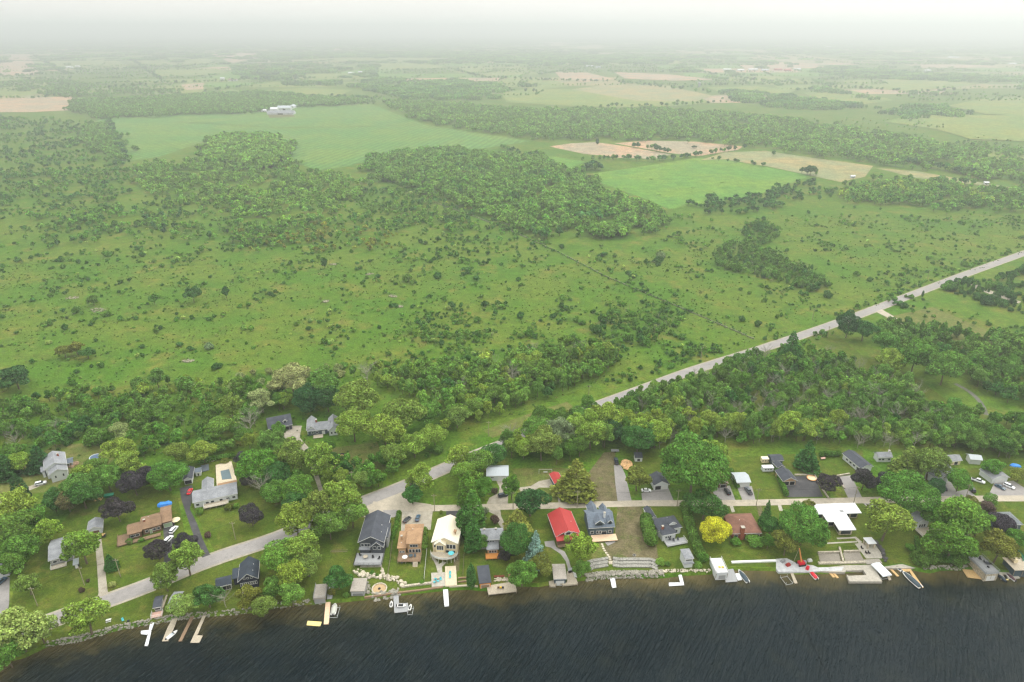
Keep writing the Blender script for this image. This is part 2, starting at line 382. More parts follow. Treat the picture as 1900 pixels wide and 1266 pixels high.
# roads and drives -------------------------------------------------
hwy = [(-160,1262),(-60,1215),(0,1188),(80,1157),(175,1123),(268,1089),(345,1057),(415,1031),(508,1000),(600,962),(676,931),(750,902),(830,867),(900,838),(950,818),(1010,791),(1110,752),(1200,719),(1290,686),(1420,645),(1560,597),(1700,544),(1800,506),(1900,470),(2050,415),(2300,330)]
strip('gravel_shoulder', hwy, 9.2, 0.03, GRAVEL)
strip('road', hwy, 6.9, 0.05, ASPHALT)
lane = [(690,936),(740,941),(800,943),(860,942),(950,940),(1040,938),(1115,936),(1200,934),(1300,934),(1397,933),(1480,931),(1579,929),(1650,927),(1714,927),(1780,926),(1852,925),(1900,925),(2000,924)]
LANE = multi_noise_mat('lane_gravel', [(0.45, 0.40, 0.32, 1), (0.39, 0.35, 0.28, 1), (0.33, 0.30, 0.24, 1)], 7, 3, 0.4, bump=0.2, amp=.4)
strip('lane', lane, 4.4, 0.055, LANE)
sheet('gravel_apron', [(680,922),(736,900),(745,918),(765,931),(800,936),(806,949),(745,950),(690,958),(672,960)], 0.04, LANE)
sheet('gravel_parking', [(746,948),(803,948),(799,983),(744,987)], 0.045, GRAVEL)
sheet('gravel_parking', [(711,947),(737,946),(737,959),(714,962)], 0.045, ASPHALT)
sheet('dark_driveway', [(828,948),(853,948),(853,964),(828,960)], 0.045, DARKASPH)
sheet('gravel_drive', [(176,1002),(188,1000),(193,1040),(200,1098),(206,1104),(180,1112),(183,1100),(180,1050)], 0.045, GRAVEL)
sheet('gravel_drive', [(-40,925),(0,921),(16,917),(48,905),(86,890),(88,897),(50,912),(18,926),(0,936),(-40,950)], 0.045, GRAVEL)
sheet('paved_drive', [(-20,1066),(18,1071),(17,1120),(14,1136),(-20,1150)], 0.045, ASPHALT)
sheet('dark_driveway', [(302,970),(324,966),(322,1000),(316,1025),(318,1062),(326,1068),(309,1076),(304,1050),(305,1010)], 0.045, DARKASPH)
sheet('dark_driveway', [(333,906),(357,900),(356,930),(352,945),(365,970),(376,1000),(389,1028),(398,1034),(378,1040),(371,1026),(356,985),(344,950),(336,925)], 0.045, DARKASPH)
sheet('gravel_drive', [(490,800),(520,790),(560,790),(556,812),(572,830),(585,860),(598,905),(618,935),(610,940),(592,912),(575,862),(550,822),(520,812)], 0.04, GRAVEL)
sheet('gravel_drive', [(903,935),(908,924),(925,915),(927,905),(921,892),(940,890),(944,905),(942,935)], 0.045, GRAVEL)
sheet('gravel_drive', [(962,905),(985,902),(1000,893),(1030,887),(1030,905),(1000,905),(985,915),(966,912)], 0.045, GRAVEL)
sheet('path', [(1033,905),(1037,905),(1040,932),(1036,932)], 0.04, CONC)
sheet('gravel_drive', [(1139,863),(1152,863),(1160,880),(1166,905),(1172,929),(1146,930),(1142,900)], 0.045, ASPHALT)
sheet('paved_drive', [(1190,915),(1215,908),(1240,905),(1250,929),(1192,931)], 0.045, ASPHALT)
sheet('paved_drive', [(1320,907),(1354,901),(1365,929),(1331,930)], 0.045, ASPHALT)
sheet('paved_drive', [(1367,903),(1395,902),(1402,928),(1378,929)], 0.045, ASPHALT)
sheet('dark_driveway', [(1473,884),(1511,883),(1527,922),(1461,923),(1458,905)], 0.045, DARKASPH)
sheet('paved_drive', [(1555,885),(1578,882),(1588,900),(1600,924),(1574,925)], 0.045, ASPHALT)
sheet('paved_drive', [(1598,930),(1625,928),(1640,955),(1625,958)], 0.045, ASPHALT)
sheet('paved_drive', [(1748,895),(1763,893),(1775,912),(1795,908),(1815,924),(1745,927)], 0.045, ASPHALT)
sheet('paved_drive', [(1845,896),(1880,892),(1900,905),(1925,926),(1830,928)], 0.045, ASPHALT)
sheet('gravel_drive', [(896,945),(928,945),(930,958),(938,975),(946,982),(934,985),(925,972),(918,955)], 0.045, GRAVEL)
sheet('gravel_drive', [(1615,574),(1632,572),(1655,585),(1684,603),(1680,609),(1648,590),(1626,579)], 0.04, LANE)
sheet('gravel_drive', [(1798,527),(1815,529),(1850,544),(1895,560),(1890,563),(1845,549),(1806,534)], 0.06, LANE)
strip('path', [(1772,712),(1800,728),(1820,748),(1830,770)], 2.6, 0.06, multi_noise_mat('grey_gravel', [(0.16,0.155,0.14,1),(0.13,0.13,0.115,1),(0.11,0.13,0.06,1)], 5, 3, .5, amp=.5))
# mown lawns, dry patches and bare soil
for nm, z, m_, P in [
 ('lawn', .006, LAWN, [(0,1190),(80,1160),(175,1126),(268,1092),(410,1035),(508,1003),(600,966),(672,936),(800,943),(1100,938),(1400,935),(1900,930),(2000,930),(1990,1062)]+[(a, b-1.2) for a, b in shore_px[::-1] if 0 <= a <= 1900]),
 ('lawn', .012, LAWN, [(150,930),(215,900),(300,905),(330,925),(345,1000),(372,1040),(268,1072),(205,1100),(176,1108),(80,1140),(20,1130),(30,1060),(90,1000)]),
 ('lawn', .012, LAWN, [(335,900),(345,862),(430,845),(470,880),(520,930),(590,930),(610,950),(510,988),(400,1026)]),
 ('lawn', .012, DRYLAWN, [(0,870),(60,850),(100,825),(180,822),(215,850),(150,905),(70,915),(0,925)]),
 ('lawn', .012, LAWN, [(590,1020),(650,962),(672,962),(662,1010),(650,1080),(668,1098),(560,1110),(550,1090)]),
 ('lawn', .012, LAWN, [(735,1030),(785,1030),(792,1085),(745,1090),(722,1070)]),
 ('lawn', .012, LAWN, [(850,1010),(1000,1000),(1075,1000),(1110,1010),(1085,1065),(1000,1078),(960,1070),(870,1075)]),
 ('lawn', .012, LAWN, [(1225,1000),(1280,1000),(1300,1055),(1235,1058),(1215,1030)]),
 ('lawn', .012, LAWN, [(1300,1000),(1440,1000),(1450,1040),(1350,1045),(1300,1035)]),
 ('lawn', .012, LAWN, [(1500,985),(1600,985),(1615,1000),(1570,1030),(1500,1030)]),
 ('lawn', .012, LAWN, [(1340,850),(1600,835),(1610,880),(1500,925),(1410,928),(1360,900)]),
 ('lawn', .012, LAWN, [(1180,835),(1240,840),(1245,905),(1190,920),(1170,870)]),
 ('lawn', .012, DRYLAWN, [(950,870),(1040,868),(1090,875),(1140,900),(1140,932),(965,935),(960,910)]),
 ('lawn', .012, LAWN, [(1640,990),(1720,985),(1790,1010),(1780,1045),(1640,1045)]),
 ('lawn', .012, LAWN, [(1790,870),(1870,865),(1900,890),(1900,920),(1820,925)]),
 ('lawn', .012, DRYLAWN, [(590,835),(700,820),(720,870),(640,890),(585,880)]),
 ('lawn', .012, LAWN, [(1490,625),(1540,612),(1600,660),(1700,700),(1760,745),(1900,790),(1900,820),(1780,795),(1700,720),(1610,690),(1540,660)]),
 ('lawn', .012, DRYLAWN, [(1640,590),(1730,570),(1900,640),(1900,690),(1760,640),(1690,612)]),
 ('bare_soil', .02, SOIL, [(1120,840),(1142,838),(1141,870),(1146,931),(1105,932),(1075,930),(1090,880)]),
 ('bare_soil', .02, SOIL, [(1146,940),(1190,940),(1196,975),(1218,1010),(1222,1042),(1130,1042),(1120,1015),(1140,1000)]),
 ('lawn', .016, DRYLAWN, [(1095,1005),(1122,1005),(1132,1042),(1100,1044)]),
 ('bare_soil', .02, SOIL, [(838,945),(857,945),(852,1060),(842,1062)]),
]: sheet(nm, P, z, m_)

# fields far out ----------------------------------------------------
def field_mat(name, c, fur=None):
    c1 = c+(1,); c2 = (c[0]*1.45, c[1]*1.06, c[2]*.95, 1); c3 = tuple(x*0.86 for x in c)+(1,)
    return multi_noise_mat(name, [c1, c2, c3], 90, 35, 3, bump=0.2, furrow=fur)
CROP = field_mat('young_crop', (0.090, 0.198, 0.046), (R(14), 13.0, 0.16))
CROP2 = field_mat('green_crop', (0.092, 0.215, 0.034), None)
TAN = field_mat('ploughed_soil', (0.30, 0.265, 0.18), (R(-20), 8.0, 0.05))
HAY = field_mat('hay_grass', (0.14, 0.215, 0.055), None)
PALE = field_mat('pale_stubble', (0.21, 0.235, 0.115), None)
FIELDS = [
 ('crop_field', CROP, [(176,219),(330,214),(480,208),(520,214),(545,198),(620,194),(690,193),(735,212),(790,232),(985,262),(900,275),(700,294),(640,310),(590,316),(540,300),(480,262),(380,262),(300,290),(235,300),(205,255)]),
 ('crop_field', CROP2, [(1100,322),(1160,314),(1230,303),(1290,293),(1345,297),(1420,310),(1505,326),(1440,350),(1390,366),(1290,380),(1240,388),(1190,366),(1115,340)]),
 ('crop_field', CROP2, [(980,291),(1030,291),(1085,300),(1060,312),(1010,313)]),
 ('ploughed_field', TAN, [(1020,272),(1060,266),(1105,264),(1170,273),(1245,287),(1215,295),(1150,293),(1080,285)]),
 ('ploughed_field', TAN, [(1140,266),(1200,261),(1290,263),(1378,272),(1370,278),(1295,290),(1240,284)]),
 ('stubble_field', PALE, [(1300,297),(1345,283),(1420,280),(1500,292),(1620,308),(1605,328),(1560,338),(1505,326),(1420,308),(1345,296)]),
 ('stubble_field', PALE, [(1625,312),(1700,318),(1800,335),(1900,352),(1830,345),(1700,330)]),
 ('ploughed_field', TAN, [(-40,186),(60,181),(132,179),(143,204),(60,208),(-40,209)]),
 ('ploughed_field', TAN, [(-60,101),(55,101),(74,139),(-60,141)]),
 ('hay_field', HAY, [(-60,142),(85,144),(98,172),(40,178),(-60,178)]),
 ('hay_field', HAY, [(62,113),(200,107),(250,126),(110,129),(75,126)]),
 ('hay_field', HAY, [(205,165),(290,157),(382,154),(375,172),(260,177)]),
 ('ploughed_field', TAN, [(335,157),(378,154),(377,166),(345,167)]),
 ('hay_field', HAY, [(455,174),(500,167),(570,163),(655,167),(625,179),(560,182),(480,181)]),
 ('hay_field', HAY, [(290,178),(360,176),(430,165),(455,170),(390,184),(300,188)]),
 ('ploughed_field', TAN, [(393,101),(440,98),(482,98),(478,108),(430,117)]),
 ('hay_field', HAY, [(230,113),(380,107),(400,118),(270,124)]),
 ('hay_field', HAY, [(250,130),(400,127),(430,136),(300,142)]),
 ('hay_field', HAY, [(700,118),(790,116),(830,126),(700,130)]),
 ('hay_field', HAY, [(860,122),(960,121),(1000,138),(900,142),(830,132)]),
 ('hay_field', HAY, [(930,172),(980,165),(1055,166),(1120,172),(1300,182),(1320,190),(1260,197),(1150,200),(1040,196),(940,190)]),
 ('stubble_field', PALE, [(1060,166),(1150,154),(1230,158),(1325,178),(1290,188),(1180,187)]),
 ('ploughed_field', TAN, [(1030,134),(1090,135),(1140,147),(1085,152),(1040,145)]),
 ('ploughed_field', TAN, [(1140,134),(1240,138),(1330,148),(1250,150),(1160,146)]),
 ('hay_field', HAY, [(955,142),(1030,150),(1060,160),(1000,166),(900,158)]),
 ('hay_field', HAY, [(1310,162),(1400,160),(1480,168),(1440,178),(1350,176)]),
 ('hay_field', HAY, [(1490,172),(1580,168),(1660,186),(1600,194),(1520,186)]),
 ('hay_field', HAY, [(1310,146),(1430,140),(1520,152),(1430,158)]),
 ('stubble_field', PALE, [(1380,101),(1500,104),(1620,116),(1500,118),(1400,110)]),
 ('hay_field', HAY, [(1760,196),(1830,182),(1960,176),(1960,214),(1830,212)]),
 ('stubble_field', PALE, [(1720,106),(1900,105),(1900,113),(1740,112)]),
 ('hay_field', HAY, [(1850,214),(1960,205),(1960,265),(1800,258),(1740,240),(1640,226),(1700,212)]),
 ('hay_field', HAY, [(1560,150),(1700,146),(1820,156),(1700,170),(1600,164)]),
 ('hay_field', HAY, [(1720,262),(1850,280),(1960,292),(1960,315),(1850,306),(1760,288)]),
 ('stubble_field', PALE, [(1010,78),(1180,80),(1100,92),(990,94)]),
 ('hay_field', HAY, [(820,90),(960,86),(980,94),(860,98)]),
 ('hay_field', HAY, [(150,96),(300,94),(320,101),(170,103)]),
 ('stubble_field', PALE, [(1240,93),(1400,91),(1440,97),(1280,99)]),
 ('hay_field', HAY, [(500,140),(640,136),(690,146),(560,152)]),
 ('hay_field', HAY, [(1180,106),(1330,104),(1360,116),(1200,120)]),
 ('hay_field', HAY, [(560,108),(690,104),(700,112),(590,116)]),
 ('stubble_field', PALE, [(640,92),(760,90),(770,96),(660,98)]),
]
for fi, (nm, m_, P) in enumerate(FIELDS):
    far = min(b for a, b in P) < 230
    sheet(nm, P, 0.2+.03*fi if far else 0.05+.006*fi, m_)
# the lots of the farmland further out: one sheet of land for each kind of crop
lrg = random.Random(12); LOTS = {}; LOT_EDGES = []
def in_px(x, y, P):
    c = False; j = len(P)-1
    for i in range(len(P)):
        if (P[i][1] > y) != (P[j][1] > y) and x < (P[j][0]-P[i][0])*(y-P[i][1])/(P[j][1]-P[i][1])+P[i][0]: c = not c
        j = i
    return c
BUSY = [f[2] for f in FIELDS if len(f[2]) > 3]+[[(120,222),(150,172),(480,165),(700,150),(960,160),(700,196),(985,262),(1400,290),(1900,350),(1960,360),(1960,290),(1700,255),(1450,220),(1200,196),(960,186),(700,176),(480,190),(300,230)]]
y = 2050.0
while y < 15000:
    dy = lrg.uniform(150, 260)*(1+y/9000); x = -.85*y-600+lrg.uniform(0, 200)
    while x < .85*y+600:
        dx = lrg.uniform(180, 420)*(1+y/9000); sh = .12*x; q = [(x+6, y+sh*.5+lrg.uniform(0, 8)), (x+dx-8, y+(x+dx)*.06+lrg.uniform(0, 8)), (x+dx-8+dy*.18, y+dy-9+(x+dx)*.06), (x+6+dy*.18, y+dy-9+sh*.5)]
        X, Y = proj((x+dx/2, y+dy/2+sh*.5, 0)); k = lrg.choice(['hay', 'hay', 'hay', 'pale', 'crop', 'crop', 'rough', 'tan', 'rough'] if lrg.random() < .8 else ['rough'])
        if not any(in_px(X, Y, P) for P in BUSY):
            LOT_EDGES.append((q, k))
            if k != 'rough': LOTS.setdefault(k, []).append(q)
        x += dx
    y += dy
for k, m_ in (('hay', HAY), ('pale', PALE), ('crop', CROP2), ('tan', TAN)):
    mb = MB()
    for q in LOTS[k]: mb.poly([(a, b, .12) for a, b in q])
    tag(mb.build({'hay': 'hay_fields', 'pale': 'stubble_fields', 'crop': 'crop_fields', 'tan': 'ploughed_fields'}[k], m_), kind='structure')
strip('farm_road', [(-60,141),(40,142),(90,144),(110,146)], 9, 0.25, LANE)
strip('track', [(330,226),(500,236),(620,236),(780,232)], 5, 0.2, MEADOW)
strip('track', [(0,392),(80,382),(170,368),(260,356)], 5, 0.05, DRYLAWN)
strip('track', [(905,806),(960,785),(1010,768),(1060,752)], 9, 0.02, DRYLAWN)

# haze over everything: a closed box of even pale air
hz = MB().box(-BIG-8000, -3600, -6.5, BIG+8000, BIG*1.2+3000, 262.0)
hm = bpy.data.materials.new('haze_air'); hm.use_nodes = True; hn = hm.node_tree; hn.nodes.clear()
ho = hn.nodes.new('ShaderNodeOutputMaterial'); hv = hn.nodes.new('ShaderNodeVolumePrincipled')
hv.inputs['Color'].default_value = (0.915, 0.985, 0.975, 1); hv.inputs['Density'].default_value = 0.00027; hv.inputs['Anisotropy'].default_value = 0.55
hn.links.new(hv.outputs[0], ho.inputs['Volume'])
tag(hz.build('haze', hm), kind='stuff')
# ------------------------------------------------------------- trees
def leaf_mesh(name, lobes, n, size, seed, extra=None, inner=0.16, squash=0.8, droop=0.0, rnd=0.55):
    """lobes: (cx,cy,cz,rx,ry,rz). n small tilted leaf-clump faces on and just under the lobes' surfaces."""
    rg = np.random.default_rng(seed)
    L = np.array(lobes, float); area = (L[:, 3]*L[:, 5]+L[:, 3]*L[:, 4]); pick = rg.choice(len(L), size=n*3, p=area/area.sum())
    d = rg.normal(size=(n*3, 3)); d /= np.linalg.norm(d, axis=1)[:, None]
    rad = 1.0 - np.abs(rg.normal(0, inner, n*3)) + rg.normal(0, 0.03, n*3)
    P = L[pick, :3]+d*rad[:, None]*L[pick, 3:6]
    Nn = d/L[pick, 3:6]; Nn /= np.linalg.norm(Nn, axis=1)[:, None]
    keep = np.ones(n*3, bool)
    for k in range(len(L)):
        q = (P-L[k, :3])/L[k, 3:6]; ins = (q*q).sum(1) < 0.62
        keep &= ~(ins & (pick != k))
    keep &= (P[:, 2] > L[:, 2].min()-L[:, 5].max()*0.75)
    # fewer leaves underneath
    keep &= ~((Nn[:, 2] < -0.45) & (rg.random(n*3) < 0.6))
    P = P[keep][:n]; Nn = Nn[keep][:n]; m = len(P)
    Nn = Nn + rg.normal(0, rnd, (m, 3)); Nn[:, 2] += 0.25; Nn /= np.linalg.norm(Nn, axis=1)[:, None]
    T = np.cross(Nn, rg.normal(size=(m, 3))); T /= np.linalg.norm(T, axis=1)[:, None]; B = np.cross(Nn, T)
    s = size*rg.uniform(0.6, 1.4, m)[:, None]
    a = T*s; b = B*s*squash
    V = np.stack([P-a*0.9-b*0.3, P+a*0.2-b, P+a+b*0.2, P-a*0.1+b], 1).reshape(-1, 3)
    me = bpy.data.meshes.new(name)
    ev, ef = (extra.v, extra.f) if extra else ([], [])
    nv = len(V); me.vertices.add(nv+len(ev))
    allv = np.concatenate([V, np.array(ev, float).reshape(-1, 3)]) if ev else V
    me.vertices.foreach_set('co', allv.ravel())
    loops = list(range(nv)); ls = list(range(0, nv, 4)); lt = [4]*m
    for f in ef: ls.append(len(loops)); lt.append(len(f)); loops += [nv+i for i in f]
    me.loops.add(len(loops)); me.loops.foreach_set('vertex_index', loops)
    me.polygons.add(len(ls)); me.polygons.foreach_set('loop_start', ls); me.polygons.foreach_set('loop_total', lt)
    me.update(calc_edges=True); me.materials.append(LEAF)
    if ef:
        me.materials.append(BARK); me.polygons.foreach_set('material_index', [0]*m+[1]*len(ef))
    me.validate()
    return me

def limbs(h, spread, rg, trunk_r=0.022, n=6, start=0.25, top=0.7, mb=None, twigs=0):
    mb = mb or MB(); bend = [(0, 0, 0)]
    x = y = 0.0
    for k in range(1, 5):
        x += rg.uniform(-.02, .02); y += rg.uniform(-.02, .02); bend.append((x*h, y*h, top*h*k/4))
    for k in range(4): mb.tube(bend[k], bend[k+1], trunk_r*h*(1-.2*k), trunk_r*h*(0.8-.2*k), 6, False)
    for k in range(n):
        a = 2*math.pi*k/n+rg.uniform(-.4, .4); z0 = h*rg.uniform(start, top*0.85); f = z0/(top*h)
        p0 = Vector((x*h*f, y*h*f, z0)); l = spread*rg.uniform(.6, .95)
        p1 = p0+Vector((math.cos(a)*l*.5, math.sin(a)*l*.5, h*rg.uniform(.08, .16)))
        p2 = p0+Vector((math.cos(a+.2)*l, math.sin(a+.2)*l, h*rg.uniform(.18, .32)))
        mb.tube(p0, p1, trunk_r*h*.42, trunk_r*h*.28, 5, False); mb.tube(p1, p2, trunk_r*h*.28, trunk_r*h*.08, 4, False)
        for t in range(twigs):
            for q0, q1 in ((p0, p1), (p1, p2)):
                q = q0.lerp(q1, rg.uniform(.3, 1)); aa = a+rg.uniform(-1.2, 1.2); ll = l*rg.uniform(.25, .5)
                e = q+Vector((math.cos(aa)*ll, math.sin(aa)*ll, h*rg.uniform(.04, .16)))
                mb.tube(q, e, trunk_r*h*.16, trunk_r*h*.05, 3, False)
                if twigs > 3:
                    for u in range(2):
                        q2 = q.lerp(e, rg.uniform(.4, 1)); ab = aa+rg.uniform(-1, 1)
                        mb.tube(q2, q2+Vector((math.cos(ab)*ll*.5, math.sin(ab)*ll*.5, h*rg.uniform(.02, .09))), trunk_r*h*.08, trunk_r*h*.03, 3, False)
    return mb
def lobes_round(rg, h, r, n, zc=0.58, zr=0.36, lr=(.30, .48), flat=.8):
    out = [(0, 0, h*zc, r*.6, r*.6, h*zr*.75)]
    for k in range(n):
        u = rg.uniform(-.65, 1); a = 2.4*k+rg.uniform(-.4, .4); c = math.sqrt(1-u*u)
        q = rg.uniform(.55, .8); l = r*rg.uniform(*lr)
        l *= rg.uniform(.7, 1.15); out.append((math.cos(a)*c*r*q*rg.uniform(.85, 1.2), math.sin(a)*c*r*q*rg.uniform(.85, 1.2), h*zc+u*h*zr*q, l, l*rg.uniform(.8, 1.2), l*flat*rg.uniform(.75, 1.2)))
    return out
# unit trees: height 1. crown mesh + trunk mesh per variant
def make_round(seed, n, size, r=.46, nl=13): 
    rg = random.Random(seed); return leaf_mesh('crown', lobes_round(rg, 1, r, nl), n, size, seed), limbs(1, r*.8, rg).mesh('trunk', BARK)
def make_loose(seed, n, size, r=.42, nl=22):
    rg = random.Random(seed); return leaf_mesh('crown', lobes_round(rg, 1, r, nl, .56, .40, (.20, .36), .9), n, size, seed, inner=.3, rnd=.8), limbs(1, r*.85, rg, n=8).mesh('trunk', BARK)
def make_upright(seed, n, size, r=.24, nl=14):
    rg = random.Random(seed); return leaf_mesh('crown', lobes_round(rg, 1, r, nl, .56, .42, (.34, .55), 1.15), n, size, seed, inner=.2), limbs(1, r*.8, rg, .016).mesh('trunk', BARK)
def make_conifer(seed, n, size, r=.24, tiers=11):
    rg = random.Random(seed); L = []
    for t in range(tiers):
        f = t/(tiers-1); z = .1+.85*f; rr = r*(1-f)**.85+.015; k = max(3, int(9*(1-f)))
        for i in range(k):
            a = 6.283*i/k+rg.uniform(-.3, .3)+t; q = rr*rg.uniform(.5, .68); l = rr*rg.uniform(.34, .48)+.012
            L.append((math.cos(a)*q, math.sin(a)*q, z-.02*rg.random(), l, l, .028+l*.18))
    L.append((0, 0, .5, r*.4, r*.4, .42))
    mb = MB().tube((0, 0, 0), (0, 0, .9), .016, .003, 6, False)
    return leaf_mesh('crown', L, n, size, seed, squash=.55, inner=.15), mb.mesh('trunk', BARK)
def make_cedar(seed, n, size, r=.17):
    rg = random.Random(seed); L = [(0, 0, .45, r*.85, r*.85, .42)]
    for t in range(16):
        f = rg.random(); a = rg.uniform(0, 6.28); rr = r*(1-f**1.6*.8)
        L.append((math.cos(a)*rr*.6, math.sin(a)*rr*.6, .1+.8*f, rr*.5, rr*.5, .1))
    mb = MB().tube((0, 0, 0), (0, 0, .8), .014, .003, 6, False)
    return leaf_mesh('crown', L, n, size, seed, squash=.6), mb.mesh('trunk', BARK)
def make_shrub(seed, n, size, nl=7, r=.75):
    rg = random.Random(seed); L = [(0, 0, .42, r*.55, r*.55, .5)]
    for k in range(nl):
        a = 6.283*k/nl+rg.uniform(-.4, .4); q = r*rg.uniform(.3, .62); l = r*rg.uniform(.3, .5)
        L.append((math.cos(a)*q, math.sin(a)*q, rg.uniform(.25, .6), l, l, l*.85))
    return leaf_mesh('shrub', L, n, size, seed)
KIND = {
 'maple': [make_round(11, 10000, .0155, .47, 24), make_round(12, 10000, .0155, .47, 28)],
 'round': [make_round(20+i, 5200, .0205, .46, 12+2*i) for i in range(6)],
 'loose': [make_loose(40+i, 5400, .0195, .42, 18+3*i) for i in range(5)],
 'upright': [make_upright(60+i, 3200, .0205) for i in range(4)],
 'conifer': [make_conifer(70+i, 3200, .024) for i in range(3)],
 'cedar': [make_cedar(80+i, 2600, .020) for i in range(2)],
 'bare': [(None, limbs(1, .42, random.Random(90+i), .018, 11, .2, .8, twigs=6).mesh('bare_branches', BARE)) for i in range(2)],
}
KIND['flower'] = KIND['round']
SHRUBS = [make_shrub(100+i, 520, .085) for i in range(6)]
BIGSHRUBS = [make_shrub(120+i, 1300, .055, 10) for i in range(4)]
TINT = {
 'green': (.105, .215, .034), 'dark': (.062, .150, .034), 'deep': (.045, .108, .034), 'lime': (.215, .300, .048), 'yellowgreen': (.170, .240, .048),
 'pale': (.270, .310, .120), 'purple': (.056, .050, .054), 'maroon': (.110, .075, .060), 'yellow': (.50, .47, .035), 'olive': (.175, .195, .038),
 'blue': (.240, .350, .290), 'grey': (.170, .230, .115), 'mid': (.125, .228, .042), 'brownish': (.140, .130, .050), 'gold': (.205, .235, .045), 'willow': (.27, .36, .095), 'bright': (.158, .270, .046)}
HF = {'maple': 0.95, 'round': 1.05, 'loose': 1.2, 'upright': 2.0, 'conifer': 2.2, 'cedar': 2.3, 'bare': 1.3, 'flower': 1.05}
RR = {'maple': .47, 'round': .46, 'loose': .42, 'upright': .24, 'conifer': .24, 'cedar': .17, 'bare': .42, 'flower': .46}
NAMES = {'maple': 'maple_tree', 'round': 'broadleaf_tree', 'loose': 'broadleaf_tree', 'upright': 'slender_tree', 'conifer': 'spruce_tree', 'cedar': 'cedar_tree', 'bare': 'bare_tree', 'flower': 'broadleaf_tree'}
trng = random.Random(5)
def jitter(t, rg, a=.12):
    v = rg.uniform(1-a, 1+a); return (t[0]*v*rg.uniform(.92, 1.08), t[1]*v, t[2]*v*rg.uniform(.9, 1.1))
def put_tree(x, y, h, w, kind, tint, label, group=None, z=0.0, cat=None, rg=trng, jit=.1):
    cr, tr = rg.choice(KIND[kind]); t = thing(NAMES[kind], label, cat or ('dead tree' if kind == 'bare' else 'tree'), (x, y, z), rg.uniform(0, 6.28), group)
    sxy = (w/2)/RR[kind]*1.06
    e_ = rg.uniform(.88, 1.12); t.scale = (sxy*e_, sxy/e_, h)
    tt = jitter(tint if isinstance(tint, tuple) else TINT[tint], rg, jit); tt = (tt[0]*1.24, tt[1]*1.24, tt[2]*1.3)
    for nm, me in (('crown', cr), ('trunk' if kind != 'bare' else 'branches', tr)):
        if me:
            o = bpy.data.objects.new(nm, me); COL.objects.link(o); o.parent = t; o['tint'] = [float(c) for c in tt]
    return t
TREE_SPOTS = []      # (x, y, radius) of hand-placed trees
def T(cx, cy, wpx, kind, tint, label, hf=None):
    """hand-placed tree: the centre and width of its crown in the photograph"""
    wpx *= 1.12; hf = hf or HF[kind]; p = G(cx, cy, 8)
    for _ in range(3):
        wm = wpx/pxm(p); h = wm*hf; p = G(cx, cy, h*.55)
    TREE_SPOTS.append((p.x, p.y, wm/2)); return put_tree(p.x, p.y, h, wm, kind, tint, label, jit=.04)
def SHR(cx, cy, wpx, tint, label, hf=.75, group=None, big=True):
    p = G(cx, cy, 1)
    for _ in range(2): wm = wpx/pxm(p); h = wm*hf; p = G(cx, cy, h*.45)
    return put_shrub(p.x, p.y, h, wm, tint, label, group, big)
def put_shrub(x, y, h, wm, tint, label, group=None, big=False, rg=trng, z=0):
    o = bpy.data.objects.new('shrub', rg.choice(BIGSHRUBS if big else SHRUBS)); COL.objects.link(o)
    o.location = (x, y, z); o.rotation_euler = (0, 0, rg.uniform(0, 6.28)); o.scale = (wm/2*1.15, wm/2*1.15, h)
    tt = [c*1.2 for c in jitter(TINT[tint] if isinstance(tint, str) else tint, rg)]; o['tint'] = [float(c) for c in tt]
    return tag(o, label, 'shrub', group)

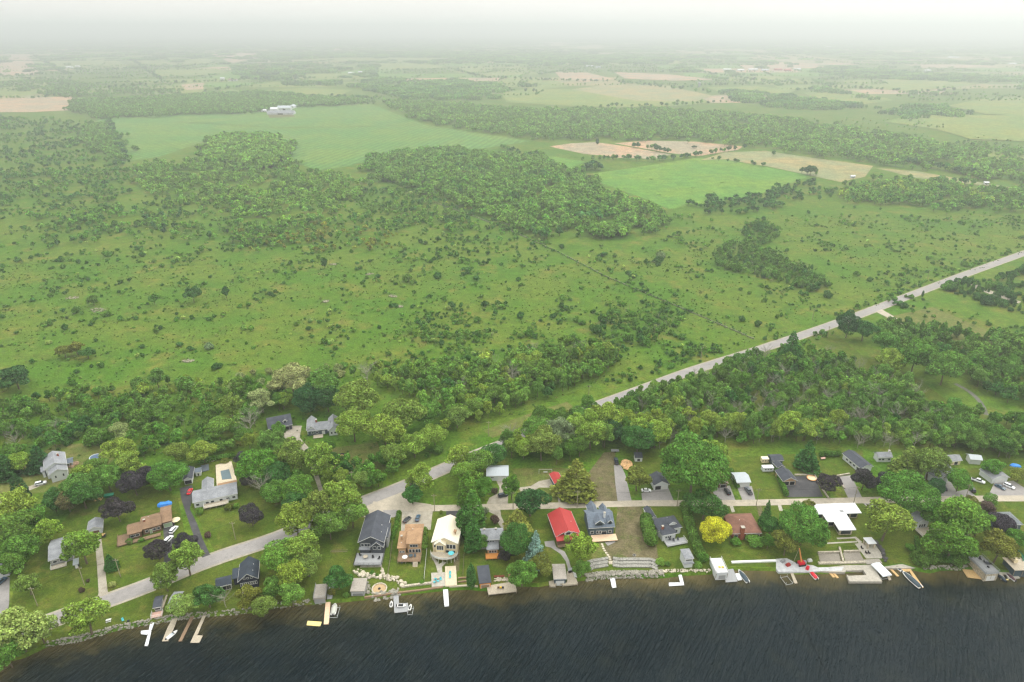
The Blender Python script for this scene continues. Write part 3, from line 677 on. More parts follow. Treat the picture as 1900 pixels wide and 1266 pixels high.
for a in [
 (30,1168,78,'loose','willow','large pale green waterside willow at the lower left corner of the shore'),
 (72,1166,52,'loose','willow','pale green waterside tree right of the corner willow, just below the road'),
 (12,1212,58,'round','mid','green tree overhanging the water at the very lower left corner'),
 (158,1141,68,'loose','lime','fine-leaved light green tree between the road and the rocky shore at lower left'),
 (345,1035,58,'loose','lime','tall lime green roadside tree right of the long brown house driveway'),
 (304,1070,48,'loose','yellowgreen','roadside tree with thin pale green crown above the two small shore cabins'),
 (385,1106,44,'round','dark','dark green rounded tree by the water left of the black gabled cottage'),
 (340,1122,40,'round','willow','pale green bushy tree at the water between two docks'),
 (462,1108,44,'loose','olive','olive green leaning tree on the shore below the black gabled cottage'),
 (487,1124,40,'round','yellowgreen','yellow green tree dipping over the water below the black gabled cottage'),
 (506,1092,42,'loose','mid','green shore tree right of the black gabled cottage'),
 (523,1035,58,'round','bright','bright green tree nearest the road bend in the lime tree row'),
 (556,1018,60,'loose','lime','tall lime green tree in the middle of the row beside the road bend'),
 (538,1066,52,'loose','lime','lime green tree in the lower half of the roadside row'),
 (570,1046,48,'round','yellowgreen','yellow green tree on the lawn side of the roadside row'),
 (540,1102,44,'loose','bright','bright green tree at the water end of the roadside row'),
 (548,962,58,'loose','lime','lime tree at the left end of the crowns arching over the road'),
 (588,944,62,'loose','yellowgreen','wide lime tree over the road left of the two-storey black chalet'),
 (632,926,66,'loose','lime','wide lime tree over the road at the lane junction'),
 (652,955,48,'round','bright','bright green tree just left of the black chalet roof'),
 (610,975,52,'round','mid','mid green tree below the lime trees arching over the road'),
 (627,1073,42,'round','dark','dense dark green rounded tree beside the grey flat-roofed boathouse'),
 (466,957,37,'round','purple','dark purple rounded tree on the lawn below the grey house with the pool'),
 (454,851,28,'round','purple','narrow purple tree behind the swimming pool'),
 (462,892,24,'round','purple','dark purple tree hidden behind the bare branching tree'),
 (310,882,58,'maple','green','large rounded green maple left of the garage with the red car'),
 (248,895,46,'round','purple','purple tree left of the large round maple'),
 (274,880,36,'round','purple','purple tree touching the large round maple'),
 (216,944,46,'round','purple','round purple tree on the lawn behind the small grey shed'),
 (291,1020,38,'round','purple','dark purple tree in front of the long brown house'),
 (343,1004,33,'round','purple','dark purple tree between the brown house cars and the dark driveway'),
 (144,902,50,'round','mid','green tree in front of the white two-storey house'),
 (98,928,40,'round','dark','dark green tree left of the dark tree group below the white house'),
 (124,930,38,'round','brownish','brown-green tree in the middle of the group below the white house'),
 (152,918,50,'round','dark','dark green tree at the right of the group below the white house'),
 (32,900,24,'cedar','deep','dark pointed cedar beside the gravel drive at the far left','' ),
 (40,856,36,'round','lime','light green rounded tree left of the white two-storey house'),
 (69,846,40,'conifer','deep','dark spruce clump directly behind the white house', 1.2),
 (10,862,36,'conifer','deep','dark spruce at the left edge above the gravel drive', 1.3),
 (218,836,48,'round','lime','light green tree behind the garden with the round trampoline'),
 (240,862,50,'loose','lime','light green tree above the purple trees'),
 (172,870,42,'round','mid','green tree right of the white house garden'),
 (152,886,42,'loose','lime','yellow green tree at the right corner of the white house'),
 (198,886,48,'round','mid','mid green tree between the white house and the purple trees'),
 (25,940,62,'loose','lime','yellow green tree below the gravel drive at the left edge'),
 (30,975,58,'round','mid','mid green tree at the left edge beside the back lawn'),
 (60,960,44,'loose','green','green tree behind the left edge yellow green tree'),
 (88,985,42,'loose','lime','light green tree on the lawn left of the small shed'),
 (35,1020,56,'round','green','dark leafy tree between the two grey roofs at the left edge'),
 (28,1045,46,'round','mid','green tree above the paved drive at the left edge'),
 (50,1083,38,'loose','yellowgreen','small yellow green tree on the lawn beside the paved drive'),
 (150,1012,60,'loose','bright','spreading green tree covering the corner of the grey roofed bungalow'),
 (203,1040,22,'conifer','dark','small spruce beside the gravel drive', 1.5),
 (482,862,62,'round','green','large green tree right of the swimming pool'),
 (510,880,50,'maple','dark','dark green tree behind the bare tree'),
 (508,912,42,'round','green','rounded green tree on the right side of the pool house lawn'),
 (552,905,50,'round','green','green tree by the gravel drive left of the lime row'),
 (545,932,38,'round','dark','dark green tree against the left end of the lime tree row'),
 (541,845,58,'loose','yellowgreen','yellow green tree below the twin roofed grey cottage'),
 (595,852,56,'loose','lime','feathery light green tree below the white fronted cottage in the clearing'),
 (573,738,52,'maple','deep','dark green maple behind the cottage in the clearing'),
 (607,741,46,'maple','deep','dark green maple right behind the cottage chimney in the clearing'),
 (540,706,62,'flower','pale','cream flowering tree at the meadow edge above the clearing'),
 (596,716,56,'round','mid','rounded green tree at the meadow edge above the dark maples'),
 (484,742,44,'flower','pale','cream flowering tree left of the dark garage roof'),
 (428,752,44,'loose','yellowgreen','yellow green tree left of the cream flowering trees'),
 (405,795,40,'round','mid','mid green tree in the scrub left of the clearing cottages'),
 (375,838,42,'round','lime','light green tree on the scrub edge above the pool garden'),
 (328,838,36,'round','yellowgreen','small yellow green tree above the round maple'),
 (300,765,34,'round','mid','rounded green tree alone in the scrub left of centre'),
 (225,800,36,'flower','pale','pale flowering tree in the left scrub'),
 (290,700,26,'upright','mid','light green pointed tree alone at the meadow edge on the left', 1.5),
 (28,700,58,'round','deep','dark broad tree on the meadow at the left edge',.7),
 (660,742,72,'round','yellowgreen','broad yellow green tree right of the clearing cottage'),
 (655,788,58,'round','lime','light green tree with a long trunk beside the clearing cottage'),
 (745,770,70,'round','yellowgreen','broad yellow green tree in the middle of the belt above the road'),
 (714,798,62,'round','lime','rounded light green tree on the right side of the clearing lawn'),
 (728,842,40,'round','yellowgreen','small light green tree at the lower end of the clearing tree group'),
 (768,824,46,'round','lime','light green tree nearest the power line in the clearing tree group'),
 (806,808,40,'round','lime','light green tree at the right end of the clearing tree group'),
 (795,768,46,'round','mid','green tree behind the right end of the clearing tree group'),
 (848,772,40,'round','yellowgreen','yellow green tree near the grassy track above the hidden road'),
 (852,850,46,'loose','lime','light green tree between the main road and the grassy verge'),
 (780,886,48,'loose','lime','light green tree beside the road left of the lane junction'),
 (765,918,34,'round','dark','green bushy tree on the corner of the lane junction'),
 (866,880,48,'round','bright','bright green tree left of the grey roofed garage'),
 (898,902,34,'round','green','dark green tree below the grey roofed garage'),
 (867,905,32,'cedar','green','tall dark cedar at the top of the row beside the cream roofed house'),
 (877,940,36,'cedar','green','tall cedar in the middle of the row beside the cream roofed house'),
 (862,962,32,'cedar','dark','dark cedar against the cream roofed house',''),
 (878,990,32,'cedar','dark','cedar at the lower end of the row beside the cream roofed house',''),
 (874,1065,18,'cedar','dark','thin cedar at the water beside the dark roofed boathouse', 3.4),
 (949,902,26,'upright','green','slender grey green tree beside the parked suv on the gravel drive'),
 (984,930,54,'round','deep','dark broad tree over the lane between the gravel drive and red roofed cottage'),
 (1069,882,60,'conifer','gold','golden olive larch beside the small red roofed shed', 1.25),
 (960,965,52,'conifer','gold','yellow tipped pine behind the dark olive maple', 1.0),
 (962,1003,58,'maple','dark','large dark olive maple left of the blue spruce'),
 (940,1030,22,'round','purple','purple tree beside the small grey house with the orange deck'),
 (890,1006,28,'round','green','small green tree covering the left of the small grey house'),
 (994,1014,34,'conifer','blue','silver blue spruce between the olive maple and the red roofed cottage', 2.3),
 (1004,1045,40,'round','olive','olive green rounded tree in front of the blue spruce'),
 (969,1064,48,'round','green','low green tree at the water left of the grey boathouse'),
 (1078,1016,54,'loose','lime','lime green tree in front of the red roofed cottage'),
 (1080,1056,30,'round','mid','small green tree at the water right of the grey boathouse'),
 (1288,868,106,'maple','green','very large dark green maple above the lane'),
 (1322,848,58,'loose','lime','light green tree behind the very large maple'),
 (1183,886,38,'upright','olive','thin olive green tree beside the white sedan', 1.3),
 (1184,815,52,'maple','dark','dark rounded maple behind the small white shed'),
 (1138,798,42,'maple','deep','dark green maple left of the dark rounded one behind the soil yard'),
 (1097,803,50,'loose','lime','tall light green tree behind the golden larch'),
 (1308,936,54,'round','dark','dark green tree over the lane above the yellow tree'),
 (1326,984,50,'maple','yellow','bright golden yellow tree left of the brown roofed bungalow'),
 (1424,948,20,'conifer','dark','narrow spruce beside the lane right of the brown bungalow', 2.6),
 (1430,975,34,'round','dark','green tree right beside the brown bungalow'),
 (1492,976,76,'maple','green','large dark green maple left of the flat white roof'),
 (1460,1005,44,'loose','olive','olive green tree below the large maple near the crane'),
 (1426,1004,26,'loose','green','slim green tree on the edge of the bungalow lawn'),
 (1501,938,20,'loose','olive','spindly small tree at the left end of the flat white roof', 1.5),
 (1537,897,34,'round','purple','rounded purple tree right of the dark asphalt court'),
 (1501,840,38,'conifer','dark','spruce in a brown mulch ring on the back lawn', 1.45),
 (1604,888,40,'round','purple','purple tree in front of the dark roofed ranch house'),
 (1645,893,36,'round','purple','purple tree right of the paved drive with the stone edge'),
 (1624,893,16,'round','gold','small golden shrub-like tree between two purple trees'),
 (1687,850,46,'conifer','yellowgreen','yellow green pine behind the lane on the right', 1.2),
 (1729,856,56,'loose','yellowgreen','weeping yellow green tree left of the gabled grey house'),
 (1738,902,30,'round','deep','dark tree beside the dark car under the gabled house'),
 (1680,918,80,'maple','green','large green maple over the lane on the right'),
 (1781,892,38,'round','green','rounded green tree between two driveways on the right'),
 (1840,866,34,'round','green','green tree covering the white garage roof on the right'),
 (1648,962,72,'willow' if False else 'loose','lime','big light green willow with a split pale trunk right of the flat white roof'),
 (1742,960,48,'round','green','dark green tree right of the white cottage with a deck'),
 (1783,960,78,'loose','bright','feathery green tree in the middle of the right lakefront gardens'),
 (1818,968,46,'loose','mid','green tree left of the purple tree near the slate hip roof'),
 (1833,944,30,'round','maroon','dark reddish tree below the lane on the far right'),
 (1860,972,38,'round','purple','purple tree in front of the slate hip roof'),
 (1766,1008,70,'round','green','broad green tree above the bushes on the right shore'),
 (1855,1012,58,'loose','olive','broad olive green tree behind the flat deck boathouse'),
 (1802,928,18,'round','olive','small olive tree at the lane edge on the far right'),
 (1838,928,22,'round','mid','small green tree at the lane edge by the far right driveway'),
 (891,955,26,'upright','grey','pale silvery tree behind the cedar row beside the lane',1.3),
 (20,1110,0,'round','green',''),
 (1888,1000,34,'round','green','green tree at the right edge behind the tube slide'),
 (1892,880,26,'round','gold','rusty gold tree at the right edge beside the blue tarp'),
 (1575,600,36,'maple','deep','dark tall tree on the highway edge beside the fork', 1.35),
 (1604,612,36,'round','dark','dark green tree right of the tall highway tree'),
 (1470,640,40,'conifer','dark','dark conifer against the highway at the top of the right wood', 1.5),
 (1650,640,48,'round','green','green tree in the hedgerow below the highway fork'),
 (1700,660,60,'round','green','broad green tree in the middle of the hedgerow below the highway'),
 (1755,680,60,'round','mid','broad green tree at the lower end of the hedgerow by the curved path'),
 (1652,668,44,'round','lime','light green tree on the hedgerow left side beside the field'),
 (890,856,44,'round','mid','green tree hiding the road above the grey roofed garage',1.1),
 (918,843,40,'round','dark','dark green tree hiding the road right of the verge',1.1),
 (1005,822,58,'round','yellowgreen','broad yellow green tree behind the lawn with the swing frame',1.1),
 (1034,798,50,'loose','grey','tall greyish tree beside the visible road gap',1.2),
 (357,545,24,'round','dark','dark tree standing above the shrubs in the left meadow',1.2),
 (285,554,13,'upright','green','small slender tree alone in the left meadow',1.6),
 (418,541,13,'upright','dark','slender dark tree right of the tall meadow tree',1.7),
 (601,486,11,'upright','dark','narrow dark tree beside a stone pile in the upper middle meadow',2.0),
 (172,556,20,'loose','mid','thin tree beside the large stone pile in the left meadow',1.0),
 (118,650,26,'loose','olive','left tree of the sparse meadow trio above the left scrub',.9),
 (140,645,28,'loose','olive','middle tree of the sparse meadow trio above the left scrub',.9),
 (161,654,26,'loose','dark','right tree of the sparse meadow trio above the left scrub',.8),
 (485,893,38,'bare','bare','bare grey branching tree on the lawn beside the pool house', 1.7),
 (415,1107,34,'bare','bare','bare white branching tree between the two black trimmed cottages', 1.3),
 (462,780,44,'bare','bare','bare pale tree left of the clearing garage', 1.3),
 (680,690,34,'bare','bare','bare grey tree on the meadow edge above the belt', 1.2),
 (947,797,30,'bare','bare','grey bare tree over the visible gap of the hidden road', 1.3),
]:
    a = list(a)
    if not a[2]: continue
    if len(a) == 7 and a[6] == '': a = a[:6]
    if a[4] == 'bare': a[4] = 'grey'
    T(*a)

# ---------------- woods, scrub and hedges drawn as regions of the land
def inpoly(x, y, P):
    c = False; n = len(P); j = n-1
    for i in range(n):
        if (P[i][1] > y) != (P[j][1] > y) and x < (P[j][0]-P[i][0])*(y-P[i][1])/(P[j][1]-P[i][1])+P[i][0]: c = not c
        j = i
    return c
def vnoise(seed):
    return lambda x, y: min(.999, max(0, .5+.62*mnoise.noise(Vector((x*.8+seed*17.3, y*.8, seed*5.1)))+.2*mnoise.noise(Vector((x*2.1, y*2.1, seed*3.7)))))
vn1, vn2 = vnoise(3), vnoise(4)
WOOD = []    # candidates: (px size, x, y, h, w, kind, tint, zone)
def wood(poly, spacing, hr, kinds, tints, zone, seed, wf=(.55, .85), gap=0.0, gapscale=40, dead=0.0):
    P = [tuple(G(a, b)[:2]) for a, b in poly]; rg = random.Random(seed)
    x0, x1 = min(p[0] for p in P), max(p[0] for p in P); y0, y1 = min(p[1] for p in P), max(p[1] for p in P)
    nx, ny = int((x1-x0)/spacing)+1, int((y1-y0)/spacing)+1
    for j in range(ny+1):
        for i in range(nx+1):
            x = x0+(i+rg.uniform(-.45, .45)+(.5 if j % 2 else 0))*spacing; y = y0+(j+rg.uniform(-.45, .45))*spacing
            if not inpoly(x, y, P): continue
            if gap and vn1(x/gapscale, y/gapscale)*.7+vn2(x/gapscale*2.7, y/gapscale*2.7)*.3 < gap: continue
            if any((x-a)**2+(y-b)**2 < (r*.8)**2 for a, b, r in TREE_SPOTS): continue
            nn = vn2(x/45+9, y/45+3)
            h = rg.uniform(*hr)*(0.8+.4*nn); k = rg.choice(kinds); tn = tints[min(len(tints)-1, int((vn1(x/30+5, y/30)*.6+rg.random()*.4)*len(tints)))]
            if dead and rg.random() < dead*(1.6*vn2(x/25, y/25+40)): k = 'bare'; tn = 'grey'
            if k == 'upright': wm = h*rg.uniform(.38, .5)
            elif k in ('conifer',): wm = h*rg.uniform(.4, .5)
            elif k == 'cedar': wm = h*.36
            elif k == 'shrub': wm = h*rg.uniform(1.1, 1.8)
            else: wm = h*rg.uniform(*wf)
            X, Y = proj((x, y, h/2))
            if not (-60 < X < 1960 and Y < 1300): continue
            WOOD.append((h*pxm((x, y, h/2)), x, y, h, wm, k, tn, zone))
mixk = ['round', 'round', 'loose', 'upright', 'round']
young = ['upright', 'upright', 'loose', 'round']
wood([(1125,775),(1200,738),(1290,708),(1420,665),(1480,652),(1560,672),(1640,702),(1700,740),(1760,790),(1840,815),(1960,830),(1960,850),(1860,850),(1780,838),(1700,838),(1600,835),(1480,825),(1400,825),(1300,835),(1240,832),(1190,838),(1130,835)], 5.4, (8, 13), young+['upright'], ['dark','green','mid','bright','lime'], 'the lane wood', 1, dead=.30, wf=(.5,.7))
wood([(1120,800),(1250,795),(1400,800),(1560,800),(1560,832),(1400,822),(1240,835),(1130,835)], 9.5, (12, 16), ['round','loose'], ['mid','lime','yellowgreen'], 'the lane garden edge', 2)
wood([(1745,740),(1800,775),(1960,795),(1960,860),(1780,845),(1740,835)], 7.5, (9, 14), mixk, ['dark','green','mid','lime'], 'the far right wood', 31)
wood([(640,700),(700,690),(850,685),(960,665),(1080,645),(1150,665),(1120,700),(1040,735),(960,765),(905,778),(860,800),(800,800),(770,740),(680,720)], 6.2, (8, 13), mixk+['upright'], ['dark','green','mid','bright','lime','lime'], 'the road belt', 3, dead=.12)
wood([(690,850),(720,872),(830,850),(840,835),(800,825),(740,850)], 5.5, (3, 6), ['round','shrub'], ['dark','green','mid'], 'the verge thicket', 4)
wood([(610,860),(700,860),(740,880),(690,912),(610,902)], 6.5, (8, 12), ['round','round','loose'], ['dark','green','dark'], 'the dark clump above the road bend', 5)
wood([(380,790),(430,730),(520,720),(560,735),(540,770),(490,770),(480,800),(560,830),(620,850),(640,880),(520,920),(500,850),(440,835),(380,830)], 7.5, (9, 14), mixk, ['dark','green','mid','lime'], 'the trees round the clearing', 6)
wood([(940,830),(990,800),(1040,782),(1095,765),(1130,790),(1130,835),(1090,860),(1060,865),(960,866),(900,862),(880,858),(900,845)], 7, (10, 15), ['round','loose','round'], ['dark','green','mid','lime','yellowgreen'], 'the garage wood', 7, dead=.1)
wood([(600,885),(690,905),(650,945),(600,930)], 7, (9, 13), ['loose','round'], ['lime','yellowgreen'], 'the road bend clump', 8)
wood([(-60,760),(60,745),(190,728),(330,712),(430,715),(400,760),(400,810),(440,845),(330,845),(250,850),(190,835),(90,830),(40,850),(-60,860)], 5.2, (4, 10), ['round','shrub','round','loose','upright'], ['dark','green','mid','lime'], 'the left scrub', 9, gap=.36, gapscale=16, dead=.05)
wood([(430,700),(520,690),(640,680),(640,700),(520,715),(430,730)], 6, (3, 7), ['round','shrub'], ['green','mid','pale','lime'], 'the clearing edge', 10, gap=.3, gapscale=12)
wood([(1615,615),(1640,598),(1700,610),(1790,625),(1960,650),(1960,780),(1840,742),(1790,700),(1690,690),(1640,660)], 6.5, (7, 12), ['round','round','loose','cedar'], ['dark','green','mid','mid'], 'the highway hedgerow', 11, gap=.34, gapscale=22)
wood([(1700,555),(1760,545),(1860,575),(1960,600),(1960,560),(1860,540),(1790,520),(1740,530)], 6, (4, 8), ['round','cedar','shrub'], ['deep','dark','green'], 'the track clumps', 12, gap=.35, gapscale=14)
wood([(1800,528),(1960,485),(1960,530),(1860,545)], 6, (4, 8), ['round','shrub','cedar'], ['deep','dark','green'], 'the roadside clumps at the right edge', 13, gap=.4, gapscale=14)
wood([(1640,560),(1700,545),(1760,560),(1900,600),(1960,620),(1960,640),(1800,610),(1700,590)], 8, (2, 5), ['shrub','round'], ['dark','green','mid'], 'the rough pasture below the highway', 14, gap=.5, gapscale=14)
wood([(1320,475),(1350,455),(1400,455),(1440,480),(1500,500),(1545,535),(1500,545),(1440,525),(1380,512),(1330,498)], 5.5, (4, 8), ['round','shrub','cedar','round'], ['dark','green','mid','dark'], 'the curved thicket', 15, dead=.06)
wood([(1375,425),(1415,410),(1445,430),(1440,455),(1385,455)], 6, (4, 7), ['round','shrub'], ['dark','green','mid'], 'the small upper clump', 16)
for i, P in enumerate([[(1300,698),(1420,655),(1560,605),(1560,615),(1430,668),(1310,708)], [(1120,705),(1200,670),(1330,640),(1330,655),(1210,700),(1130,722)], [(1560,590),(1700,535),(1900,462),(1900,455),(1700,525),(1560,578)]]):
    wood(P, 5, (1.5, 4), ['shrub'], ['dark','green','mid'], 'the verge of the highway', 17+i, gap=.4, gapscale=10)
wood([(1090,590),(1150,570),(1280,590),(1290,625),(1180,650),(1110,640)], 6.5, (3, 8), ['round','shrub','upright'], ['dark','green','mid'], 'the thin meadow grove', 21, gap=.38, gapscale=14, dead=.35)
wood([(725,620),(850,615),(990,605),(1000,628),(850,640),(740,636)], 5.5, (2.5, 4.5), ['shrub'], ['dark','green','mid','pale'], 'the shrub rows above the belt', 22, gap=.45, gapscale=12)

# ---------------- scattered shrubs of the meadow
MSH = []
srg = random.Random(77)
for cx, cy, wp in [(199,587,20),(458,612,28),(418,541,14),(472,556,12),(503,548,17),(265,476,18),(200,476,20),(117,498,16),(540,492,14),(143,580,22),(85,522,14),(101,543,14),(408,684,32),(264,646,15),(334,642,17),(354,650,15),(134,714,20),(187,726,28),(221,748,25),(264,734,25),(811,517,22),(702,515,15),(756,522,24),(868,505,18),(882,520,25),(919,583,14),(899,568,16),(838,570,20),(1041,571,16),(1052,556,28),(1025,590,15),(965,590,20),(885,597,22),(834,624,16),(856,631,18),(884,634,18),(819,639,15),(656,616,14),(1075,600,30),(1116,478,26),(1174,512,13),(1222,488,24),(1042,461,15),(1425,515,25),(1613,522,17),(1646,526,14),(1565,517,12),(1535,530,14),(1406,605,18),(1377,596,18),(1502,540,22),(1535,552,22),(1683,522,26),(1668,564,25),(1590,511,17),(388,648,22),(1226,478,22)]:
    tn = 'grey' if (cx, cy) in ((388,648),(1226,478),(1048,604)) else srg.choice(['dark','green','mid','dark'])
    if wp > 24:
        for k in range(4):
            MSH.append((cx+srg.uniform(-.35, .35)*wp, cy+srg.uniform(-.1, .1)*wp, wp*.5, tn))
    else: MSH.append((cx, cy, wp, tn))
def shrubfield(n, poly, wr, seed, thr, sc_=26):
    P = poly; rg = random.Random(seed); x0, x1 = min(p[0] for p in P), max(p[0] for p in P); y0, y1 = min(p[1] for p in P), max(p[1] for p in P)
    Q = [tuple(G(a, b)[:2]) for a, b in P]; X0, X1 = min(p[0] for p in Q), max(p[0] for p in Q); Y0, Y1 = min(p[1] for p in Q), max(p[1] for p in Q)
    k = 0; tries = 0
    while k < n and tries < n*60:
        tries += 1; x, y = rg.uniform(X0, X1), rg.uniform(Y0, Y1)
        if not inpoly(x, y, Q): continue
        d = vn1(x/sc_, y/sc_*.8)*.65+vn2(x/sc_*3.1, y/sc_*3.1)*.35
        if d < thr and rg.random() > .07: continue
        X, Y = proj((x, y, 0))
        if -20 < X < 1920: MSH.append((X, Y, rg.uniform(*wr)*(.6+.8*rg.random())*pxm((x, y, 0)), rg.choice(['dark','green','mid','dark','willow' if rg.random() < .3 else 'green']))); k += 1
shrubfield(1150, [(-40,470),(500,450),(700,440),(900,440),(1100,470),(1250,560),(1400,630),(1290,680),(1120,650),(900,660),(640,690),(420,700),(150,725),(-40,745)], (2.0, 4.8), 1, .60)
shrubfield(800, [(560,640),(900,560),(1250,560),(1400,640),(1200,690),(1000,660),(700,680)], (1.8, 4.2), 2, .56)
shrubfield(1200, [(-40,380),(300,360),(700,330),(900,400),(1100,440),(1250,560),(1000,500),(600,470),(-40,500)], (2.4, 5.8), 3, .56, 40)
shrubfield(950, [(1240,440),(1450,400),(1900,400),(1900,455),(1560,590),(1420,640),(1100,500)], (1.8, 4.4), 4, .60)

# ---------------- hand over: the largest as things, the rest as one growth
ZX = {}
for q in WOOD:
    X = proj((q[1], q[2], 0))[0]; a = ZX.setdefault(q[7], [9e9, -9e9, 9e9, -9e9]); a[0] = min(a[0], X); a[1] = max(a[1], X); a[2] = min(a[2], q[2]); a[3] = max(a[3], q[2])
def zone_label(kind, tint, h, zone, x, y):
    k = {'round': 'rounded', 'maple': 'broad', 'loose': 'open', 'upright': 'slender', 'cedar': 'pointed', 'bare': 'bare', 'shrub': 'bushy', 'conifer': 'pointed'}[kind]
    c = {'dark': 'dark green', 'deep': 'blackish green', 'green': 'deep green', 'mid': 'mid green', 'lime': 'light green', 'bright': 'bright green', 'yellowgreen': 'yellow green', 'pale': 'cream', 'grey': 'leafless'}[tint]
    if kind in ('cedar', 'bare'): c = ''
    s = 'tall' if h > 12 else 'young' if h < 6.5 else 'low' if h < 9 else 'medium'
    X = proj((x, y, 0))[0]; xs = ZX[zone]; fx = (X-xs[0])/(xs[1]-xs[0]+1); ys = ZX[zone][2:]; fy = (y-ys[0])/(ys[1]-ys[0]+1)
    return ' '.join(f"{s} {k} {c} tree {['far left', 'left', 'centre left', 'centre', 'centre right', 'right', 'far right'][min(6, int(fx*7))]}, {['front', 'middle', 'back'][min(2, int(fy*3))]} of {zone}".split())
WOOD.sort(key=lambda t: -t[0])
cnt = {}; REST = []; LIM = {'broadleaf_tree': 300-sum(1 for o in bpy.data.objects if o.name.startswith('broadleaf_tree')), 'slender_tree': 290, 'cedar_tree': 100, 'bare_tree': 90, 'spruce_tree': 50}
nsh = 0; SHREST = []
for t in WOOD:
    _, x, y, h, wm, k, tn, zone = t
    if k == 'shrub':
        X, Y = proj((x, y, 0)); MSH.append((X, Y, wm*pxm((x, y, 0)), tn)); continue
    nm = NAMES[k]; cnt[nm] = cnt.get(nm, 0)+1
    if cnt[nm] <= LIM.get(nm, 0):
        put_tree(x, y, h, wm, k, tn, zone_label(k, tn, h, zone, x, y), 'trees of '+zone, rg=trng, jit=.16)
    else: REST.append(t)
MSH.sort(key=lambda t: -t[2])
def meadow_place(X, Y):
    if X > 1240 and Y < 600: return 'the right meadow'
    if Y > 690: return 'the left scrub' if X < 640 else 'the road verge and belt' 
    if X < 450: return 'the left meadow'
    if X < 850: return 'the middle meadow'
    return 'the central meadow'
SHREST = []
for i, (X, Y, wp, tn) in enumerate(MSH):
    p = G(X, Y); wm = wp/pxm(p)
    if i < 270:
        sz = 'large' if wm > 7 else 'mid-sized' if wm > 4.5 else 'small'
        c = {'dark': 'dark green', 'deep': 'blackish green', 'green': 'deep green', 'mid': 'fresh green', 'lime': 'light green', 'bright': 'bright green', 'pale': 'pale cream', 'willow': 'pale green', 'grey': 'greyish leafless', 'yellowgreen': 'yellow green'}[tn]
        pl = meadow_place(X, Y)
        put_shrub(p.x, p.y, wm*srg.uniform(.5, .75), wm, tn, f"{sz} {c} shrub {['far left', 'left', 'centre left', 'centre', 'centre right', 'right', 'far right'][min(6, max(0, int(X/272)))]}, {['back', 'middle', 'front'][min(2, max(0, int((Y-400)/130)))]} of {pl}", 'shrubs in '+pl, wm > 6, srg)
    else: SHREST.append((p.x, p.y, wm, tn))

# far woods (stuff): regions and hedges
GR0 = []; frg0 = random.Random(31)
FARW = []     # x, y, h, tint
def far(poly, spacing, hr, tints, seed, gap=0.0, gapscale=60):
    P = [tuple(G(a, b)[:2]) for a, b in poly]; rg = random.Random(seed)
    x0, x1 = min(p[0] for p in P), max(p[0] for p in P); y0, y1 = min(p[1] for p in P), max(p[1] for p in P)
    n = int((x1-x0)*(y1-y0)/spacing**2)
    for _ in range(n):
        x, y = rg.uniform(x0, x1), rg.uniform(y0, y1)
        if not inpoly(x+34*mnoise.noise(Vector((x/38, y/38, 2.)))+14*mnoise.noise(Vector((x/12, y/12, 5.))), y+60*mnoise.noise(Vector((x/38, y/38, 7.)))+20*mnoise.noise(Vector((x/12, y/12, 9.))), P): continue
        if gap and vn1(x/gapscale, y/gapscale)*.65+vn2(x/gapscale*2.7, y/gapscale*2.7)*.35 < gap: continue
        X, Y = proj((x, y, 0))
        if not -40 < X < 1940: continue
        FARW.append((x, y, rg.uniform(*hr), tints[min(len(tints)-1, int((vn1(x/50+5, y/50)*.55+rg.random()*.45)*len(tints)))]))
def far_line(pts, spacing, hr, seed, width=10, skip=.1, tints=('dark','green','deep')):
    P = [G(a, b) for a, b in pts]; rg = random.Random(seed)
    for i in range(len(P)-1):
        d = (P[i+1]-P[i]); n = max(1, int(d.length/spacing))
        for k in range(n):
            if vn2(i*3.3+k*.35, seed) < skip+.12: continue
            q = P[i]+d*((k+rg.random())/n)+Vector((rg.uniform(-1, 1)*width/2, rg.uniform(-1, 1)*width/2, 0)); FARW.append((q.x, q.y, rg.uniform(*hr), rg.choice(tints)))
g3 = ['green', 'mid', 'bright', 'lime']; d3 = ['green', 'mid', 'mid', 'green']
far([(375,285),(385,268),(430,258),(500,258),(530,280),(545,305),(480,315),(390,310)], 7, (13, 19), ['mid','bright','green'], 1)
far([(240,305),(370,300),(545,300),(600,325),(700,335),(640,400),(560,425),(470,400),(330,385),(270,350)], 8, (6, 11), ['green','mid','bright','mid','green'], 2, .40, 30)
far([(660,315),(720,290),(800,280),(880,285),(980,300),(1060,318),(1105,330),(1115,360),(1180,380),(1235,405),(1235,440),(1130,445),(1000,440),(900,405),(800,370),(740,345)], 7.5, (8, 14), ['dark','green','mid','mid','bright'], 3, .3, 22)
far([(960,288),(1010,293),(1000,312),(930,300)], 8, (8, 12), d3, 33)
far([(120,205),(300,200),(480,190),(560,190),(640,188),(640,196),(560,197),(480,210),(330,216),(180,222)], 9, (9, 14), d3, 4)
far([(135,190),(300,182),(480,172),(600,183),(700,190),(640,197),(480,200),(260,208),(150,206)], 9, (9, 14), d3, 5)
far([(700,192),(760,188),(860,196),(960,205),(1080,207),(1200,205),(1350,212),(1480,228),(1600,246),(1700,262),(1800,285),(1960,312),(1960,350),(1860,340),(1700,318),(1640,308),(1500,290),(1400,276),(1290,262),(1180,262),(1100,262),(1000,262),(880,246),(780,225),(740,205)], 11, (9, 15), ['green','mid','bright','mid','mid'], 6, .25, 60)
far([(1590,345),(1640,335),(1800,345),(1960,360),(1960,400),(1800,392),(1640,382),(1560,372)], 8, (7, 12), ['dark','green','mid','lime'], 7, .2, 45)
far([(1280,385),(1340,368),(1420,362),(1500,342),(1580,345),(1600,375),(1500,365),(1430,385),(1400,400),(1300,395)], 7.5, (5, 9), ['deep','dark','green'], 8, .25, 30)
